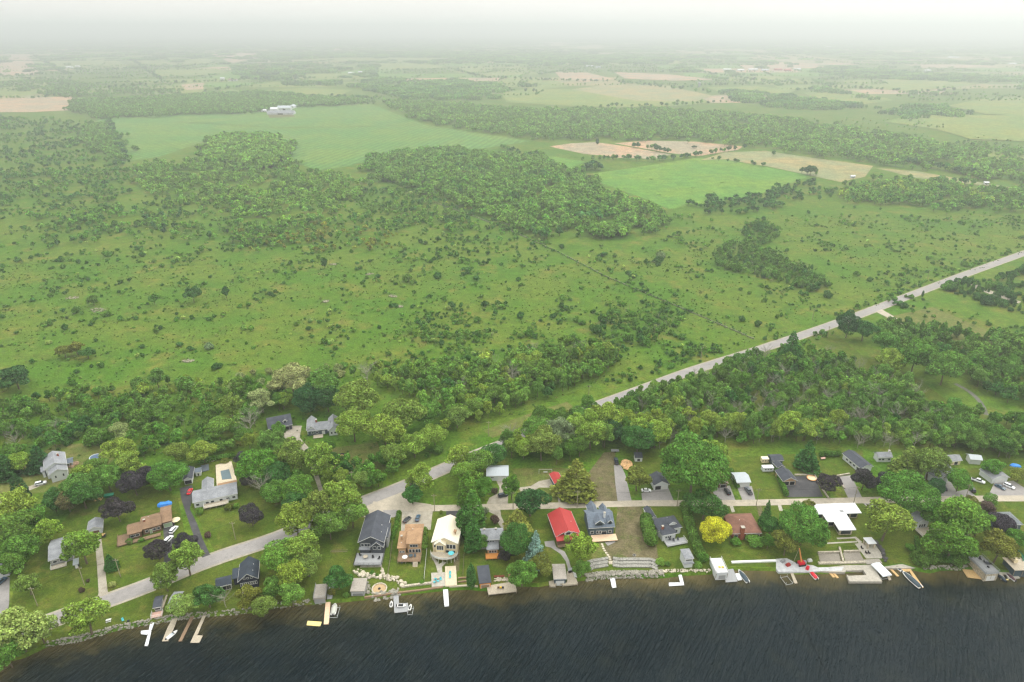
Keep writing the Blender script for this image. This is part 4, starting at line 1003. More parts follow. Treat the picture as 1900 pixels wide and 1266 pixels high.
far([(-60,215),(120,222),(200,258),(240,300),(230,322),(120,330),(-60,330)], 11, (4, 9), ['deep','dark','green','mid'], 9, .43, 60)
far([(170,228),(200,240),(225,275),(238,302),(215,300),(150,260)], 8, (8, 12), d3, 10)
far([(-60,325),(240,315),(280,345),(200,370),(-60,385)], 9, (4, 9), ['deep','dark','green','mid'], 11, .42, 40)
far([(60,395),(200,380),(420,400),(640,420),(700,400),(660,440),(520,460),(300,450),(170,450),(60,430)], 9, (4, 10), ['dark','green','deep'], 12, .50, 35)
far([(650,350),(780,360),(900,410),(1000,445),(900,440),(700,420),(640,400)], 8, (3, 8), ['green','mid','dark','lime'], 13, .36, 30)
far([(420,440),(560,420),(700,425),(760,450),(600,470),(450,465)], 8, (3, 8), ['green','olive','mid'], 14, .38, 30)
far([(-60,385),(300,380),(600,395),(900,400),(1000,450),(700,470),(300,470),(-60,450)], 11, (3, 8), ['dark','green','mid'], 41, .5, 22)
far([(1240,400),(1420,400),(1440,440),(1330,470),(1240,450)], 11, (3, 6), ['dark','green','mid'], 42, .5, 18)
far([(1440,395),(1600,385),(1900,400),(1900,430),(1600,430),(1470,430)], 15, (3, 5.5), ['green','dark'], 15, .45, 30)
far([(-100,150),(120,150),(200,165),(340,168),(330,178),(140,184),(90,178)], 14, (8, 13), d3, 16, .42, 120)
far([(1700,268),(1960,300),(1960,290),(1780,262)], 12, (6, 11), d3, 19, .3, 80)
far([(1480,226),(1700,222),(1900,270),(1960,290),(1700,262),(1560,240)], 20, (3, 7), ['green','mid','olive'], 20, .4, 80)
# hedges between the fields, near to far
for i, (P, s, hr) in enumerate([
 ([(1085,300),(1150,296),(1215,300),(1290,292)], 6, (8, 12)), ([(1085,320),(1100,312),(1110,318)], 5, (11, 15)), ([(1170,273),(1215,280),(1245,286)], 8, (9, 14)),
 ([(1290,290),(1340,283),(1378,278)], 8, (7, 12)), ([(1325,297),(1370,302),(1420,310)], 6, (5, 9)), ([(1480,322),(1505,326),(1520,328)], 6, (8, 14)),
 ([(1660,300),(1760,318),(1830,330)], 5, (9, 14)), ([(1380,366),(1480,345),(1520,335)], 8, (4, 8)), ([(990,292),(960,285),(930,275)], 6, (6, 10)),
 ([(700,325),(760,355),(960,432),(1130,518),(1240,562),(1400,628)], 2.6, (1.2, 2.4)), ([(200,225),(235,300)], 6, (8, 11))]):
    far_line(P, s, hr, 200+i, 3 if s < 3 else 12, -.2 if s < 3 else .1)
for i, (P, s) in enumerate([
 ([(65,104),(100,126),(130,140)], 14), ([(-40,143),(60,141),(250,128),(430,120)], 14), ([(240,110),(270,128),(300,150)], 16), ([(200,165),(290,156),(460,150),(640,146)], 15),
 ([(380,172),(430,165),(455,160)], 16), ([(455,184),(620,181),(700,186)], 12), ([(430,128),(500,142),(560,156)], 16), ([(480,110),(560,118),(700,118)], 18),
 ([(690,150),(760,150),(840,166),(1000,172)], 14), ([(990,150),(1080,152),(1150,154),(1330,175),(1420,190)], 14), ([(840,130),(900,146),(1040,150)], 16),
 ([(1140,134),(1300,136),(1400,150),(1500,158)], 16), ([(1330,185),(1420,186),(1500,196),(1660,206)], 15), ([(1470,170),(1560,164),(1700,172),(1800,170)], 16),
 ([(700,132),(820,130),(960,124)], 16), ([(1000,140),(1100,126),(1200,128)], 18), ([(60,184),(130,178),(200,182)], 14), ([(1120,200),(1240,198),(1320,192)], 16),
 ([(1520,150),(1640,140),(1800,150),(1960,152)], 18), ([(1430,100),(1600,122),(1760,120)], 22), ([(100,112),(240,104),(400,98)], 22), ([(1250,166),(1310,160),(1400,158)], 18)]):
    far_line(P, s, (9, 15), 300+i, 22, .12)

for i, (q, k) in enumerate(LOT_EDGES):
    if frg0.random() < .12: continue
    for e in (0, 1):
        a, b = Vector((*q[e], 0)), Vector((*q[e+1], 0)); l = (b-a).length; yy = (a.y+b.y)/2; st = 14 if yy < 4200 else 30 if yy < 7500 else 70; j = 0.
        dens = frg0.choice([.35, .7, .9, .95])
        while j < l:
            p_ = a.lerp(b, j/l); j += st*frg0.uniform(.6, 1.4)
            if frg0.random() > dens or mnoise.noise(Vector((p_.x/60, p_.y/60, 3))) < -.25: continue
            if yy < 4200: FARW.append((p_.x, p_.y, frg0.uniform(5, 12), frg0.choice(['dark', 'green', 'mid'])))
            else: GR0.append((p_.x, p_.y, frg0.uniform(.35, .6) if yy < 7500 else frg0.uniform(.5, .8), 'dark'))
    if k == 'rough' and q[0][1] < 9000:
        (ax, ay), (bx, by) = q[0], q[2]
        for _ in range(int(abs((bx-ax)*(by-ay))/(900 if ay < 4200 else 5000))):
            x_, y_ = frg0.uniform(ax, bx), frg0.uniform(ay, by)
            if mnoise.noise(Vector((x_/160, y_/160, 8))) < -.05: continue
            if ay < 4200: FARW.append((x_, y_, frg0.uniform(5, 11), frg0.choice(['dark', 'green', 'mid'])))
            else: GR0.append((x_, y_, frg0.uniform(.5, .9), 'green'))
GROVES = GR0   # beyond ~2.5 km: groves of many crowns
def groves(poly, spacing, seed, gap=.0, gs=400):
    P = [tuple(G(a, b)[:2]) for a, b in poly]; rg = random.Random(seed)
    x0, x1 = min(p[0] for p in P), max(p[0] for p in P); y0, y1 = min(p[1] for p in P), max(p[1] for p in P)
    for _ in range(int((x1-x0)*(y1-y0)/spacing**2)):
        x, y = rg.uniform(x0, x1), rg.uniform(y0, y1)
        if not inpoly(x, y, P): continue
        if gap and vn1(x/gs, y/gs)*.6+vn2(x/gs*3, y/gs*2.4)*.4 < gap: continue
        X, Y = proj((x, y, 0))
        if -60 < X < 1960: GROVES.append((x, y, rg.uniform(.8, 1.3), rg.choice(['dark', 'green', 'mid'])))
groves([(760,186),(700,170),(860,152),(960,162),(1010,160),(930,172),(920,186)], 30, 1, .42, 120)
groves([(520,158),(700,150),(860,150),(870,162),(740,178),(640,164)], 30, 2, .48, 120)
groves([(430,124),(560,118),(700,124),(700,144),(560,150),(440,146)], 36, 3, .5, 150)
groves([(-60,96),(400,96),(780,100),(960,100),(1300,104),(1960,112),(1960,205),(1700,205),(1500,170),(1300,145),(1000,128),(600,112),(300,125),(-60,150)], 60, 4, .66, 220)
groves([(480,99),(760,98),(1000,99),(1240,110),(1240,120),(1000,122),(830,108),(700,106),(500,112)], 40, 5, .35, 260)
groves([(-200,72),(2100,76),(2100,104),(-200,97)], 110, 6, .50, 600)
groves([(-300,60),(2200,62),(2200,74),(-300,74)], 330, 7, .45, 1500)
groves([(1540,124),(1700,136),(1900,146),(1960,152),(1960,158),(1800,154),(1600,146),(1500,134)], 36, 8, .3, 200)
groves([(1340,168),(1440,180),(1620,200),(1500,206),(1380,196)], 32, 9, .35, 160)
groves([(1600,205),(1720,198),(1800,215),(1700,225)], 34, 10, .4, 160)

def proto_col(items):
    c = bpy.data.collections.new('growth_kinds')
    for nm, me in items:
        o = bpy.data.objects.new(nm, me); c.objects.link(o)
    return c
def low_tree(seed, n, size, r=.36, nl=9, bare=False, zc=.55):
    rg = random.Random(seed); tr = MB().tube((0, 0, 0), (0, 0, .5), .02, .012, 4, False)
    return leaf_mesh('tree', lobes_round(rg, 1, r, nl, zc, .38, (.32, .5)), n, size, seed, extra=tr)
def grove_mesh(seed):
    rg = random.Random(seed); L = []
    for k in range(16):
        a, q = rg.uniform(0, 6.28), 16*math.sqrt(rg.random()); r = rg.uniform(3.2, 5.2); L.append((math.cos(a)*q*1.3, math.sin(a)*q*.8, rg.uniform(5.5, 8.5), r, r, r*.95)); L.append((math.cos(a)*q*1.3, math.sin(a)*q*.8, 3, r*.8, r*.8, 3))
    return leaf_mesh('grove', L, 520, 1.5, seed, rnd=.35)
def scatter(name, label, cat, pts, protos):
    """pts: (x, y, z, sx, sz, rot, index, tint)"""
    me = bpy.data.meshes.new(name); n = len(pts)
    me.vertices.add(n); me.vertices.foreach_set('co', np.array([p[:3] for p in pts], float).ravel())
    def attr(nm, ty, vals, key='value'):
        a = me.attributes.new(nm, ty, 'POINT'); a.data.foreach_set(key, np.array(vals).ravel())
    attr('size', 'FLOAT_VECTOR', [(p[3], p[3], p[4]) for p in pts], 'vector'); attr('turn', 'FLOAT', [p[5] for p in pts]); attr('which', 'INT', [p[6] for p in pts])
    attr('tint', 'FLOAT_COLOR', [(*p[7], 1) for p in pts], 'color')
    o = bpy.data.objects.new(name, me); COL.objects.link(o)
    g = bpy.data.node_groups.new(name, 'GeometryNodeTree')
    g.interface.new_socket('Geometry', in_out='INPUT', socket_type='NodeSocketGeometry'); g.interface.new_socket('Geometry', in_out='OUTPUT', socket_type='NodeSocketGeometry')
    N = g.nodes.new; gi, go = N('NodeGroupInput'), N('NodeGroupOutput'); ip = N('GeometryNodeInstanceOnPoints'); ci = N('GeometryNodeCollectionInfo')
    ci.inputs['Collection'].default_value = proto_col(protos); ci.inputs['Separate Children'].default_value = True; ci.inputs['Reset Children'].default_value = True
    def na(nm, ty):
        k = N('GeometryNodeInputNamedAttribute'); k.data_type = ty; k.inputs['Name'].default_value = nm; return k.outputs['Attribute']
    cx = N('ShaderNodeCombineXYZ'); L = g.links.new
    L(na('turn', 'FLOAT'), cx.inputs[2]); ip.inputs['Pick Instance'].default_value = True
    L(gi.outputs[0], ip.inputs['Points']); L(ci.outputs[0], ip.inputs['Instance']); L(na('which', 'INT'), ip.inputs['Instance Index'])
    L(cx.outputs[0], ip.inputs['Rotation']); L(na('size', 'FLOAT_VECTOR'), ip.inputs['Scale']); L(ip.outputs[0], go.inputs[0])
    o.modifiers.new('growth', 'NODES').node_group = g
    return tag(o, label, cat, kind='stuff')
frg = random.Random(9)
def tj(t, a=.3, k=1.6):
    q = jitter(TINT[t], frg, a); return (q[0]*k, q[1]*k, q[2]*k)
mid = [('ash', low_tree(301, 620, .055)), ('beech', low_tree(302, 620, .055)), ('cherry', low_tree(303, 620, .055, .27, 8)), ('dogwood', low_tree(304, 560, .055, .24, 7)), ('elm', low_tree(305, 620, .055, .4, 11)),
       ('fallen', MB().mesh('bare', None) if False else limbs(1, .3, random.Random(8), .014, 8, .2, .8, twigs=2).mesh('bare', BARE))]
if REST:
    scatter('woodland', 'the remaining trees standing among and behind the nearer woods and belt', 'woodland',
        [(x, y, 0, h*1.0 if k != 'bare' else h, h, frg.uniform(0, 6.28), 5 if k == 'bare' else (frg.choice([2, 3]) if k in ('upright', 'cedar') else frg.choice([0, 1, 4])), tj(tn, .25, 1.2)) for _, x, y, h, wm, k, tn, z in REST], mid)
farp = [('ash', low_tree(311, 170, .10, .38)), ('beech', low_tree(312, 170, .10, .34)), ('cherry', low_tree(313, 170, .10, .27)), ('dogwood', low_tree(314, 200, .09, .42, 11))]
scatter('distant_woodland', 'green woods, copses and hedge trees round the fields beyond the meadow', 'woodland',
    [(x, y, 0, h, h, frg.uniform(0, 6.28), frg.randrange(4), tj(tn)) for x, y, h, tn in FARW], farp)
scatter('hazy_groves', 'pale hazy groves spread over the farmland towards the horizon', 'woodland',
    [(x, y, 0, s*(1 if y < 4500 else 1.8 if y < 9000 else 5), s*(1 if y < 9000 else 1.4), frg.uniform(-.4, .4), frg.randrange(3), tj(tn)) for x, y, s, tn in GROVES], [('alder', grove_mesh(331)), ('birch', grove_mesh(332)), ('cedar', grove_mesh(333))])
shp = [('ash', make_shrub(341, 170, .13)), ('beech', make_shrub(342, 170, .13)), ('cherry', make_shrub(343, 150, .14, 4))]
scatter('meadow_shrubs', 'small green bushes scattered over the rough meadow', 'bushes',
    [(x, y, 0, wm/2*1.1, wm*frg.uniform(.45, .8), frg.uniform(0, 6.28), frg.randrange(3), tj(tn, .3, 1.3)) for x, y, wm, tn in SHREST], shp)
# weeds and tall grass tufts of the near meadow, verges and shore
TU = []
tufP = [([(-60,480),(1250,480),(1400,640),(1120,720),(900,790),(640,860),(400,860),(-60,860)], 9000), ([(1100,480),(1450,400),(1960,400),(1960,450),(1560,592),(1400,640)], 4500)]
for P, n in tufP:
    Q = [tuple(G(a, b)[:2]) for a, b in P]; X0, X1 = min(p[0] for p in Q), max(p[0] for p in Q); Y0, Y1 = min(p[1] for p in Q), max(p[1] for p in Q)
    for _ in range(n):
        x, y = frg.uniform(X0, X1), frg.uniform(Y0, Y1)
        if inpoly(x, y, Q) and vn1(x/18+3, y/18)*.6+vn2(x/6, y/6)*.4 > .42:
            TU.append((x, y, 0, frg.uniform(.4, 1.1), frg.uniform(.35, .9), frg.uniform(0, 6.28), 0, jitter(frg.choice([(.09, .18, .035), (.13, .2, .05), (.07, .15, .03), (.18, .2, .07)]), frg)))
scatter('tall_weeds', 'low tufts of weeds and tall grass in the meadow', 'weeds', TU, [('ash', make_shrub(351, 45, .25, 3, 1.0))])
print('trees', cnt, 'rest', len(REST), 'far', len(FARW), 'groves', len(GROVES), 'shrubs', len(MSH), 'tufts', len(TU))
# ------------------------------------------------------------- building materials
RF = {
 'grey': mat('grey_shingles', srgb(138, 141, 146), .9, .12, .35, .1, fine=3), 'dark': mat('charcoal_shingles', srgb(72, 76, 84), .9, .12, .35, .1, fine=3),
 'slate': mat('slate_blue_shingles', srgb(102, 112, 124), .9, .12, .35, .1, fine=3), 'brown': mat('brown_shingles', srgb(132, 108, 86), .9, .12, .35, .1, fine=3),
 'redbrown': mat('red_brown_shingles', srgb(126, 92, 78), .9, .12, .35, .1, fine=3), 'tan': mat('tan_shingles', srgb(158, 128, 98), .9, .12, .35, .1, fine=3),
 'red': mat('red_metal_roofing', srgb(164, 50, 48), .6, .10, .8, 0, spec=.4, streak=(9, .3, 1)), 'cream': mat('cream_metal_roofing', srgb(232, 222, 198), .6, .03, .8, 0, streak=(7, .3, 1)),
 'white': mat('white_membrane', srgb(216, 218, 222), .7, .03, .3), 'lightgrey': mat('pale_metal_roofing', srgb(178, 186, 192), .6, .05, .8, streak=(7, .3, 1)),
 'black': mat('near_black_shingles', srgb(58, 66, 76), .9, .12, .35, .1, fine=3), 'wood': mat('weathered_boards', srgb(158, 152, 143), .9, .12, 1, .2, streak=(.5, 6, 1), fine=3),
 'hip': mat('weathered_slate', srgb(112, 118, 120), .9, .1, .5, .1, fine=4)}
WL = {
 'white': mat('white_siding', srgb(200, 204, 204), .8, .03, .6, streak=(.4, .4, 8)), 'brown': mat('brown_siding', srgb(112, 86, 66), .9, .08, 1, streak=(.4, .4, 8)),
 'tan': mat('tan_siding', srgb(172, 140, 104), .9, .06, 1, streak=(.4, .4, 8)), 'cream': mat('cream_siding', srgb(220, 205, 170), .85, .04, 1, streak=(.4, .4, 8)),
 'grey': mat('grey_siding', srgb(150, 152, 152), .85, .05, 1, streak=(.4, .4, 8)), 'darkgrey': mat('charcoal_siding', srgb(66, 70, 76), .85, .07, 1, streak=(.4, .4, 8)),
 'slate': mat('slate_siding', srgb(78, 92, 100), .85, .06, 1, streak=(.4, .4, 8)), 'brick': mat('brick_wall', srgb(140, 82, 60), .95, .12, 3, .2, fine=6),
 'red': mat('red_boards', srgb(150, 50, 44), .85, .08, 1), 'navy': mat('blue_black_siding', srgb(46, 50, 66), .85, .07, 1, streak=(.4, .4, 8)), 'orange': mat('cedar_boards', srgb(206, 142, 78), .85, .1, 1, .1, streak=(.5, 6, .5)),
 'stone': mat('stone_blocks', srgb(176, 166, 146), .95, .15, 1.5, .4, fine=3)}
WHITE = mat('white_paint', srgb(208, 209, 206), .7, .03, 1); GLASS = mat('window_glass', srgb(42, 50, 58), .12, .15, .4, spec=.6)
DARKIN = mat('dark_interior', srgb(36, 36, 38), .95, .1, 1); DECK = mat('deck_boards', srgb(176, 166, 148), .9, .1, 1, .1, streak=(6, .5, 1), fine=3)
DECKG = mat('grey_deck_boards', srgb(150, 152, 154), .9, .08, 1, .1, streak=(6, .5, 1)); DECKT = mat('new_wood_boards', srgb(200, 168, 118), .9, .08, 1, .1, streak=(6, .5, 1), fine=3)
DECKB = mat('brown_boards', srgb(136, 114, 92), .9, .1, 1, .1, streak=(6, .5, 1), fine=3); WHDOCK = mat('white_dock_boards', srgb(208, 212, 216), .7, .04, 1, streak=(.5, 6, 1)); CREAMD = mat('cream_deck_boards', srgb(198, 186, 162), .9, .08, 1, .1, streak=(6, .5, 1), fine=3); BLACKM = mat('black_metal', srgb(34, 34, 36), .6, .1, 1)
PINKD = mat('pale_new_planks', srgb(220, 190, 160), .9, .06, 1, streak=(.5, 6, 1), fine=3); GARD = mat('pale_green_door', srgb(150, 172, 140), .8, .04, 1); POST = mat('weathered_posts', srgb(140, 130, 112), .95, .1, 2)
FABT = mat('turquoise_fabric', srgb(96, 190, 200), .9, .06, 2); REDP = mat('red_cover', srgb(200, 36, 52), .6, .05, 1); YEL = mat('yellow_plastic', srgb(240, 200, 50), .5, .03, 2)

# roof of a rectangle x0..x1, y0..y1 with eave height e and rise rh
def roof_mesh(x0, y0, x1, y1, e, rh, style, t=.22):
    mb = MB(); xm, ym = (x0+x1)/2, (y0+y1)/2
    if style == 'flat': return mb.box(x0, y0, e, x1, y1, e+t+.1)
    if style == 'shed': return mb.hexa([(x0,y0,e),(x1,y0,e),(x1,y1,e+rh),(x0,y1,e+rh)], [(x0,y0,e+t),(x1,y0,e+t),(x1,y1,e+rh+t),(x0,y1,e+rh+t)])
    if style == 'gx':
        a = [(x0,y0,e),(x1,y0,e),(x1,ym,e+rh),(x0,ym,e+rh)]; b = [(x0,ym,e+rh),(x1,ym,e+rh),(x1,y1,e),(x0,y1,e)]
    if style == 'gy':
        a = [(x0,y0,e),(xm,y0,e+rh),(xm,y1,e+rh),(x0,y1,e)]; b = [(xm,y0,e+rh),(x1,y0,e),(x1,y1,e),(xm,y1,e+rh)]
    if style in ('gx', 'gy'):
        for q in (a, b): mb.hexa(q, [(p[0], p[1], p[2]+t) for p in q])
        return mb
    # hip
    if x1-x0 >= y1-y0: d = (y1-y0)/2; r0, r1 = (x0+d, ym, e+rh), (x1-d, ym, e+rh)
    else: d = (x1-x0)/2; r0, r1 = (xm, y0+d, e+rh), (xm, y1-d, e+rh)
    c = [(x0,y0,e+t),(x1,y0,e+t),(x1,y1,e+t),(x0,y1,e+t)]; u = lambda p: (p[0], p[1], p[2]+t)
    k = 0; mb.v = [(p[0], p[1], e) for p in c]+c+[u(r0), u(r1)]
    mb.f = [[3,2,1,0],[0,1,5,4],[1,2,6,5],[2,3,7,6],[3,0,4,7]]
    mb.f += [[4,5,9,8],[5,6,9],[6,7,8,9],[7,4,8]] if x1-x0 >= y1-y0 else [[4,5,8],[5,6,9,8],[6,7,9],[7,4,8,9]]
    return mb
class House:
    def __init__(s, name, label, cat, FL, FR, BK, e, group=None, back=False):
        P1, P2, P3 = G(*FL, e), G(*FR, e), G(*BK, e)
        u = (P2-P1); s.W = u.length; u.normalize(); nrm = Vector((-u.y, u.x, 0)); s.D = abs((P3-P2).dot(nrm)) if not back else abs((P3-P1).dot(nrm))
        s.o = Vector((P1.x, P1.y, 0)); s.u, s.n = u, nrm
        s.t = thing(name, label, cat, s.o, math.atan2(u.y, u.x), group); s.e = e
    def L(s, px, py, z=0):
        d = G(px, py, z)-s.o; return (d.dot(s.u), d.dot(s.n))
    def block(s, x0=0, y0=0, x1=None, y1=None, e=None, rh=2.2, style='gx', roof='grey', wall='white', oh=.45, z0=0, trim=True):
        x1 = s.W if x1 is None else x1; y1 = s.D if y1 is None else y1; e = s.e if e is None else e
        if style == 'shed' : pass
        a0, b0, a1, b1 = x0+oh, y0+oh, x1-oh, y1-oh; xm, ym = (x0+x1)/2, (y0+y1)/2
        mb = MB(); we = e-.02; slope = rh/((y1-y0)/2) if style == 'gx' else rh/((x1-x0)/2) if style == 'gy' else 0
        if style in ('gx', 'gy'): we = e+slope*oh-.03
        if style == 'gx':
            top = e+rh-.03
            for xa, xb in ((a0, a1),):
                pr = [(b0, z0), (b1, z0), (b1, we), (ym, top), (b0, we)]
                k = len(mb.v); mb.v += [(xa, p[0], p[1]) for p in pr]+[(xb, p[0], p[1]) for p in pr]
                mb.f += [[k, k+4, k+3, k+2, k+1], [k+5, k+6, k+7, k+8, k+9]]+[[k+i, k+(i+1) % 5, k+5+(i+1) % 5, k+5+i] for i in range(5)]
        elif style == 'gy':
            top = e+rh-.03; pr = [(a0, z0), (a1, z0), (a1, we), (xm, top), (a0, we)]
            k = len(mb.v); mb.v += [(p[0], b0, p[1]) for p in pr]+[(p[0], b1, p[1]) for p in pr]
            mb.f += [[k, k+1, k+2, k+3, k+4], [k+9, k+8, k+7, k+6, k+5]]+[[k+i, k+5+i, k+5+(i+1) % 5, k+(i+1) % 5] for i in range(5)]
        else: mb.box(a0, b0, z0, a1, b1, we)
        mb.build('wall', WL[wall] if isinstance(wall, str) else wall, s.t)
        r = roof_mesh(x0, y0, x1, y1, e, rh, style).build('roof', RF[roof], s.t)
        if trim and style in ('gx', 'gy', 'hip'):
            tb = MB(); g = .16
            if style == 'gy':
                for yy in (y0-.05, y1-.03):
                    tb.hexa([(x0,yy,e-.1),(xm,yy,e+rh-.1),(xm,yy+.08,e+rh-.1),(x0,yy+.08,e-.1)], [(x0,yy,e+g),(xm,yy,e+rh+g),(xm,yy+.08,e+rh+g),(x0,yy+.08,e+g)])
                    tb.hexa([(xm,yy,e+rh-.1),(x1,yy,e-.1),(x1,yy+.08,e-.1),(xm,yy+.08,e+rh-.1)], [(xm,yy,e+rh+g),(x1,yy,e+g),(x1,yy+.08,e+g),(xm,yy+.08,e+rh+g)])
                tb.box(x0-.12, y0, e-.05, x0-.005, y1, e+.1); tb.box(x1+.005, y0, e-.05, x1+.12, y1, e+.1)
            else: tb.box(x0, y0-.12, e-.05, x1, y0-.005, e+.1); tb.box(x0, y1+.005, e-.05, x1, y1+.12, e+.1)
            tb.build('gutter', WHITE, s.t)
        s.last = (a0, b0, a1, b1, e, rh, style, x0, y0, x1, y1); return r
    def _on(s, face, a, z, w, h, name, frame, pane, fw=.12, parent=None, sub='pane'):
        a0, b0, a1, b1 = s.last[:4]; mb, pb = MB(), MB()
        def bx(m, u0, z0, u1, z1, d0, d1):
            if face == 'F': m.box(u0, b0-d1, z0, u1, b0-d0, z1)
            elif face == 'B': m.box(u0, b1+d0, z0, u1, b1+d1, z1)
            elif face == 'L': m.box(a0-d1, u0, z0, a0-d0, u1, z1)
            else: m.box(a1+d0, u0, z0, a1+d1, u1, z1)
        bx(mb, a-w/2, z, a-w/2+fw, z+h, -.02, .09); bx(mb, a+w/2-fw, z, a+w/2, z+h, -.02, .09)
        bx(mb, a-w/2+fw, z+h-fw, a+w/2-fw, z+h, -.02, .088); bx(mb, a-w/2+fw, z, a+w/2-fw, z+fw, -.02, .088)
        bx(pb, a-w/2+fw, z+fw, a+w/2-fw, z+h-fw, -.02, .04)
        o = mb.build(name, frame, parent or s.t); pb.build(sub, pane, o); return o
    def win(s, face, spec, z=1.0, w=1.2, h=1.2, frame=None):
        """spec: positions as fractions of the wall"""
        a0, b0, a1, b1 = s.last[:4]; lo, hi = (a0, a1) if face in 'FB' else (b0, b1)
        for f in spec: s._on(face, lo+(hi-lo)*f, z, w, h, 'window', frame or WHITE, GLASS)
    def door(s, face, f, w=1.0, h=2.1, m=None, z=.02, name='door'):
        a0, b0, a1, b1 = s.last[:4]; lo, hi = (a0, a1) if face in 'FB' else (b0, b1)
        s._on(face, lo+(hi-lo)*f, z, w, h, name, WHITE, m or WHITE, sub='panel')
    def chimney(s, x, y, z0, z1, m='brick', w=.8, cap=True):
        o = MB().box(x-w/2, y-w/2, z0, x+w/2, y+w/2, z1).build('chimney', WL[m] if m in WL else m, s.t)
        if cap: MB().box(x-w/2-.08, y-w/2-.08, z1, x+w/2+.08, y+w/2+.08, z1+.15).build('chimney_cap', CONC, o)
    def vents(s, spots):
        for x, y, z in spots: MB().tube((x, y, z-.3), (x, y, z+.35), .14, .14, 6).build('roof_vent', WHITE, s.t)
    def dormer(s, x, y, z, w, d, rh, roof, wall, wn=True):
        """gabled dormer: front at y, base z, ridge running back d"""
        b = MB(); pr = [(x-w/2, z-1.2), (x+w/2, z-1.2), (x+w/2, z+1.3), (x, z+1.3+rh), (x-w/2, z+1.3)]
        b.v = [(p[0], y, p[1]) for p in pr]+[(p[0], y+d, p[1]) for p in pr]
        b.f = [[0,1,2,3,4],[9,8,7,6,5]]+[[i, 5+i, 5+(i+1) % 5, (i+1) % 5] for i in range(5)]
        o = b.build('dormer', WL[wall], s.t)
        roof_mesh(x-w/2-.3, y-.35, x+w/2+.3, y+d, z+1.2, rh+.2, 'gy', .15).build('dormer_roof', RF[roof], o)
        tb = MB(); sl = (rh+.2)/(w/2+.3)
        for sx in (-1, 1): tb.bar((x+sx*(w/2+.3), y-.4, z+1.14), (x, y-.4, z+1.34+rh), .12, .22)
        tb.build('dormer_trim', WHITE, o)
        if wn: MB().box(x-w*.28, y-.06, z+.15, x+w*.28, y-.01, z+1.25).build('dormer_window', GLASS, o); 
    def deck(s, x0, y0, x1, y1, z, m=None, rail=True, rm=None, sides='FLR'):
        m = m or DECK; o = MB().box(x0, y0, z-.2, x1, y1, z).build('deck', m, s.t)
        pb = MB(); n = max(2, int((x1-x0)/2.5)+1)
        for i in range(n):
            x = x0+.15+(x1-x0-.3)*i/(n-1); pb.box(x-.08, y0+.1, 0, x+.08, y0+.26, z-.2)
        if z > .4: pb.build('deck_posts', POST, o)
        if rail:
            rb = MB(); segs = []
            if 'F' in sides: segs.append(((x0, y0+.05), (x1, y0+.05)))
            if 'L' in sides: segs.append(((x0+.05, y0), (x0+.05, y1)))
            if 'R' in sides: segs.append(((x1-.05, y0), (x1-.05, y1)))
            for p, q in segs:
                p, q = Vector((*p, z)), Vector((*q, z)); l = (q-p).length
                rb.bar(p+Vector((0, 0, .95)), q+Vector((0, 0, .95)), .09, .08); rb.bar(p+Vector((0, 0, .12)), q+Vector((0, 0, .12)), .06, .06)
                k = max(2, int(l/.5)+1)
                for i in range(k):
                    c = p.lerp(q, i/(k-1)); ww = .05 if i % 4 else .08; rb.box(c.x-ww/2, c.y-ww/2, z, c.x+ww/2, c.y+ww/2, z+.98)
            rb.build('railing', rm or WHITE, o)
        return o
    def stairs(s, x0, x1, y, z, n=None, m=None, out=-1):
        n = n or max(2, int(z/.19)); mb = MB()
        for i in range(n): mb.box(x0, y+out*(.3*(i+1)), 0 if i > 2 else 0, x1, y+out*.3*i, z-(i+.5)*z/n) if out < 0 else mb.box(x0, y+.3*i, 0, x1, y+.3*(i+1), z-(i+.5)*z/n)
        mb.build('stairs', m or DECK, s.t)
def local_frame(o, rz):
    c, s_ = math.cos(-rz), math.sin(-rz)
    return lambda p: ((p[0]-o[0])*c-(p[1]-o[1])*s_, (p[0]-o[0])*s_+(p[1]-o[1])*c)
def plats(name, label, cat, pxs, z, th, m, posts=True, group=None, planks=None):
    """flat platform with the outline seen in the photo: deck, dock, terrace"""
    P = [G(a, b, z) for a, b in pxs]; c = Vector((sum(p.x for p in P)/len(P), sum(p.y for p in P)/len(P), 0))
    t = thing(name, label, cat, c, 0, group)
    MB().prism([(p.x-c.x, p.y-c.y) for p in P], z-th, z).build('deck', m, t)
    if posts:
        n = len(P)
        for i in range(n):
            q = P[i].lerp(P[(i+1) % n], 0); x, y = (q.x-c.x)*.97, (q.y-c.y)*.97
            MB().tube((x, y, -3), (x, y, z+.25), .1, .1, 6).build('post', POST, t)
    return t
rr = random.Random(21)
SX, SY = [p[0] for p in shore], [p[1] for p in shore]
def rocks_along(name, label, line, width, r, n, m, z0=-1.0, z1=0.1, kind='stuff', cat='rocks', seed=1):
    rg = random.Random(seed); P = [G(a, b) for a, b in line]; mb = MB()
    ln = [(P[i+1]-P[i]).length for i in range(len(P)-1)]; tot = sum(ln)
    for _ in range(n):
        d = rg.random()*tot; i = 0
        while i < len(ln)-1 and d > ln[i]: d -= ln[i]; i += 1
        q = P[i].lerp(P[i+1], d/ln[i]); dr = (P[i+1]-P[i]).normalized(); w_ = rg.random(); q = q+Vector((dr.y, -dr.x, 0))*(w_*width)
        ys = np.interp(q.x, SX, SY); zz = z1 if q.y > ys-.1 else max(-1.05, (q.y-ys)*1.15)
        mb.rock((q.x, q.y, min(z1, zz)+(.15 if z0 < 0 else 0)), r*rg.uniform(.5, 1.25), rg)
    o = mb.build(name, m); return tag(o, label, cat, kind=kind)
STONE = mat('shore_stone', srgb(186, 178, 160), .95, .2, .7, .3); STONEG = mat('grey_stone', srgb(140, 137, 126), .95, .2, .7, .3); WALLST = mat('wall_stone', srgb(172, 164, 148), .95, .2, 1.2, .4, fine=3)

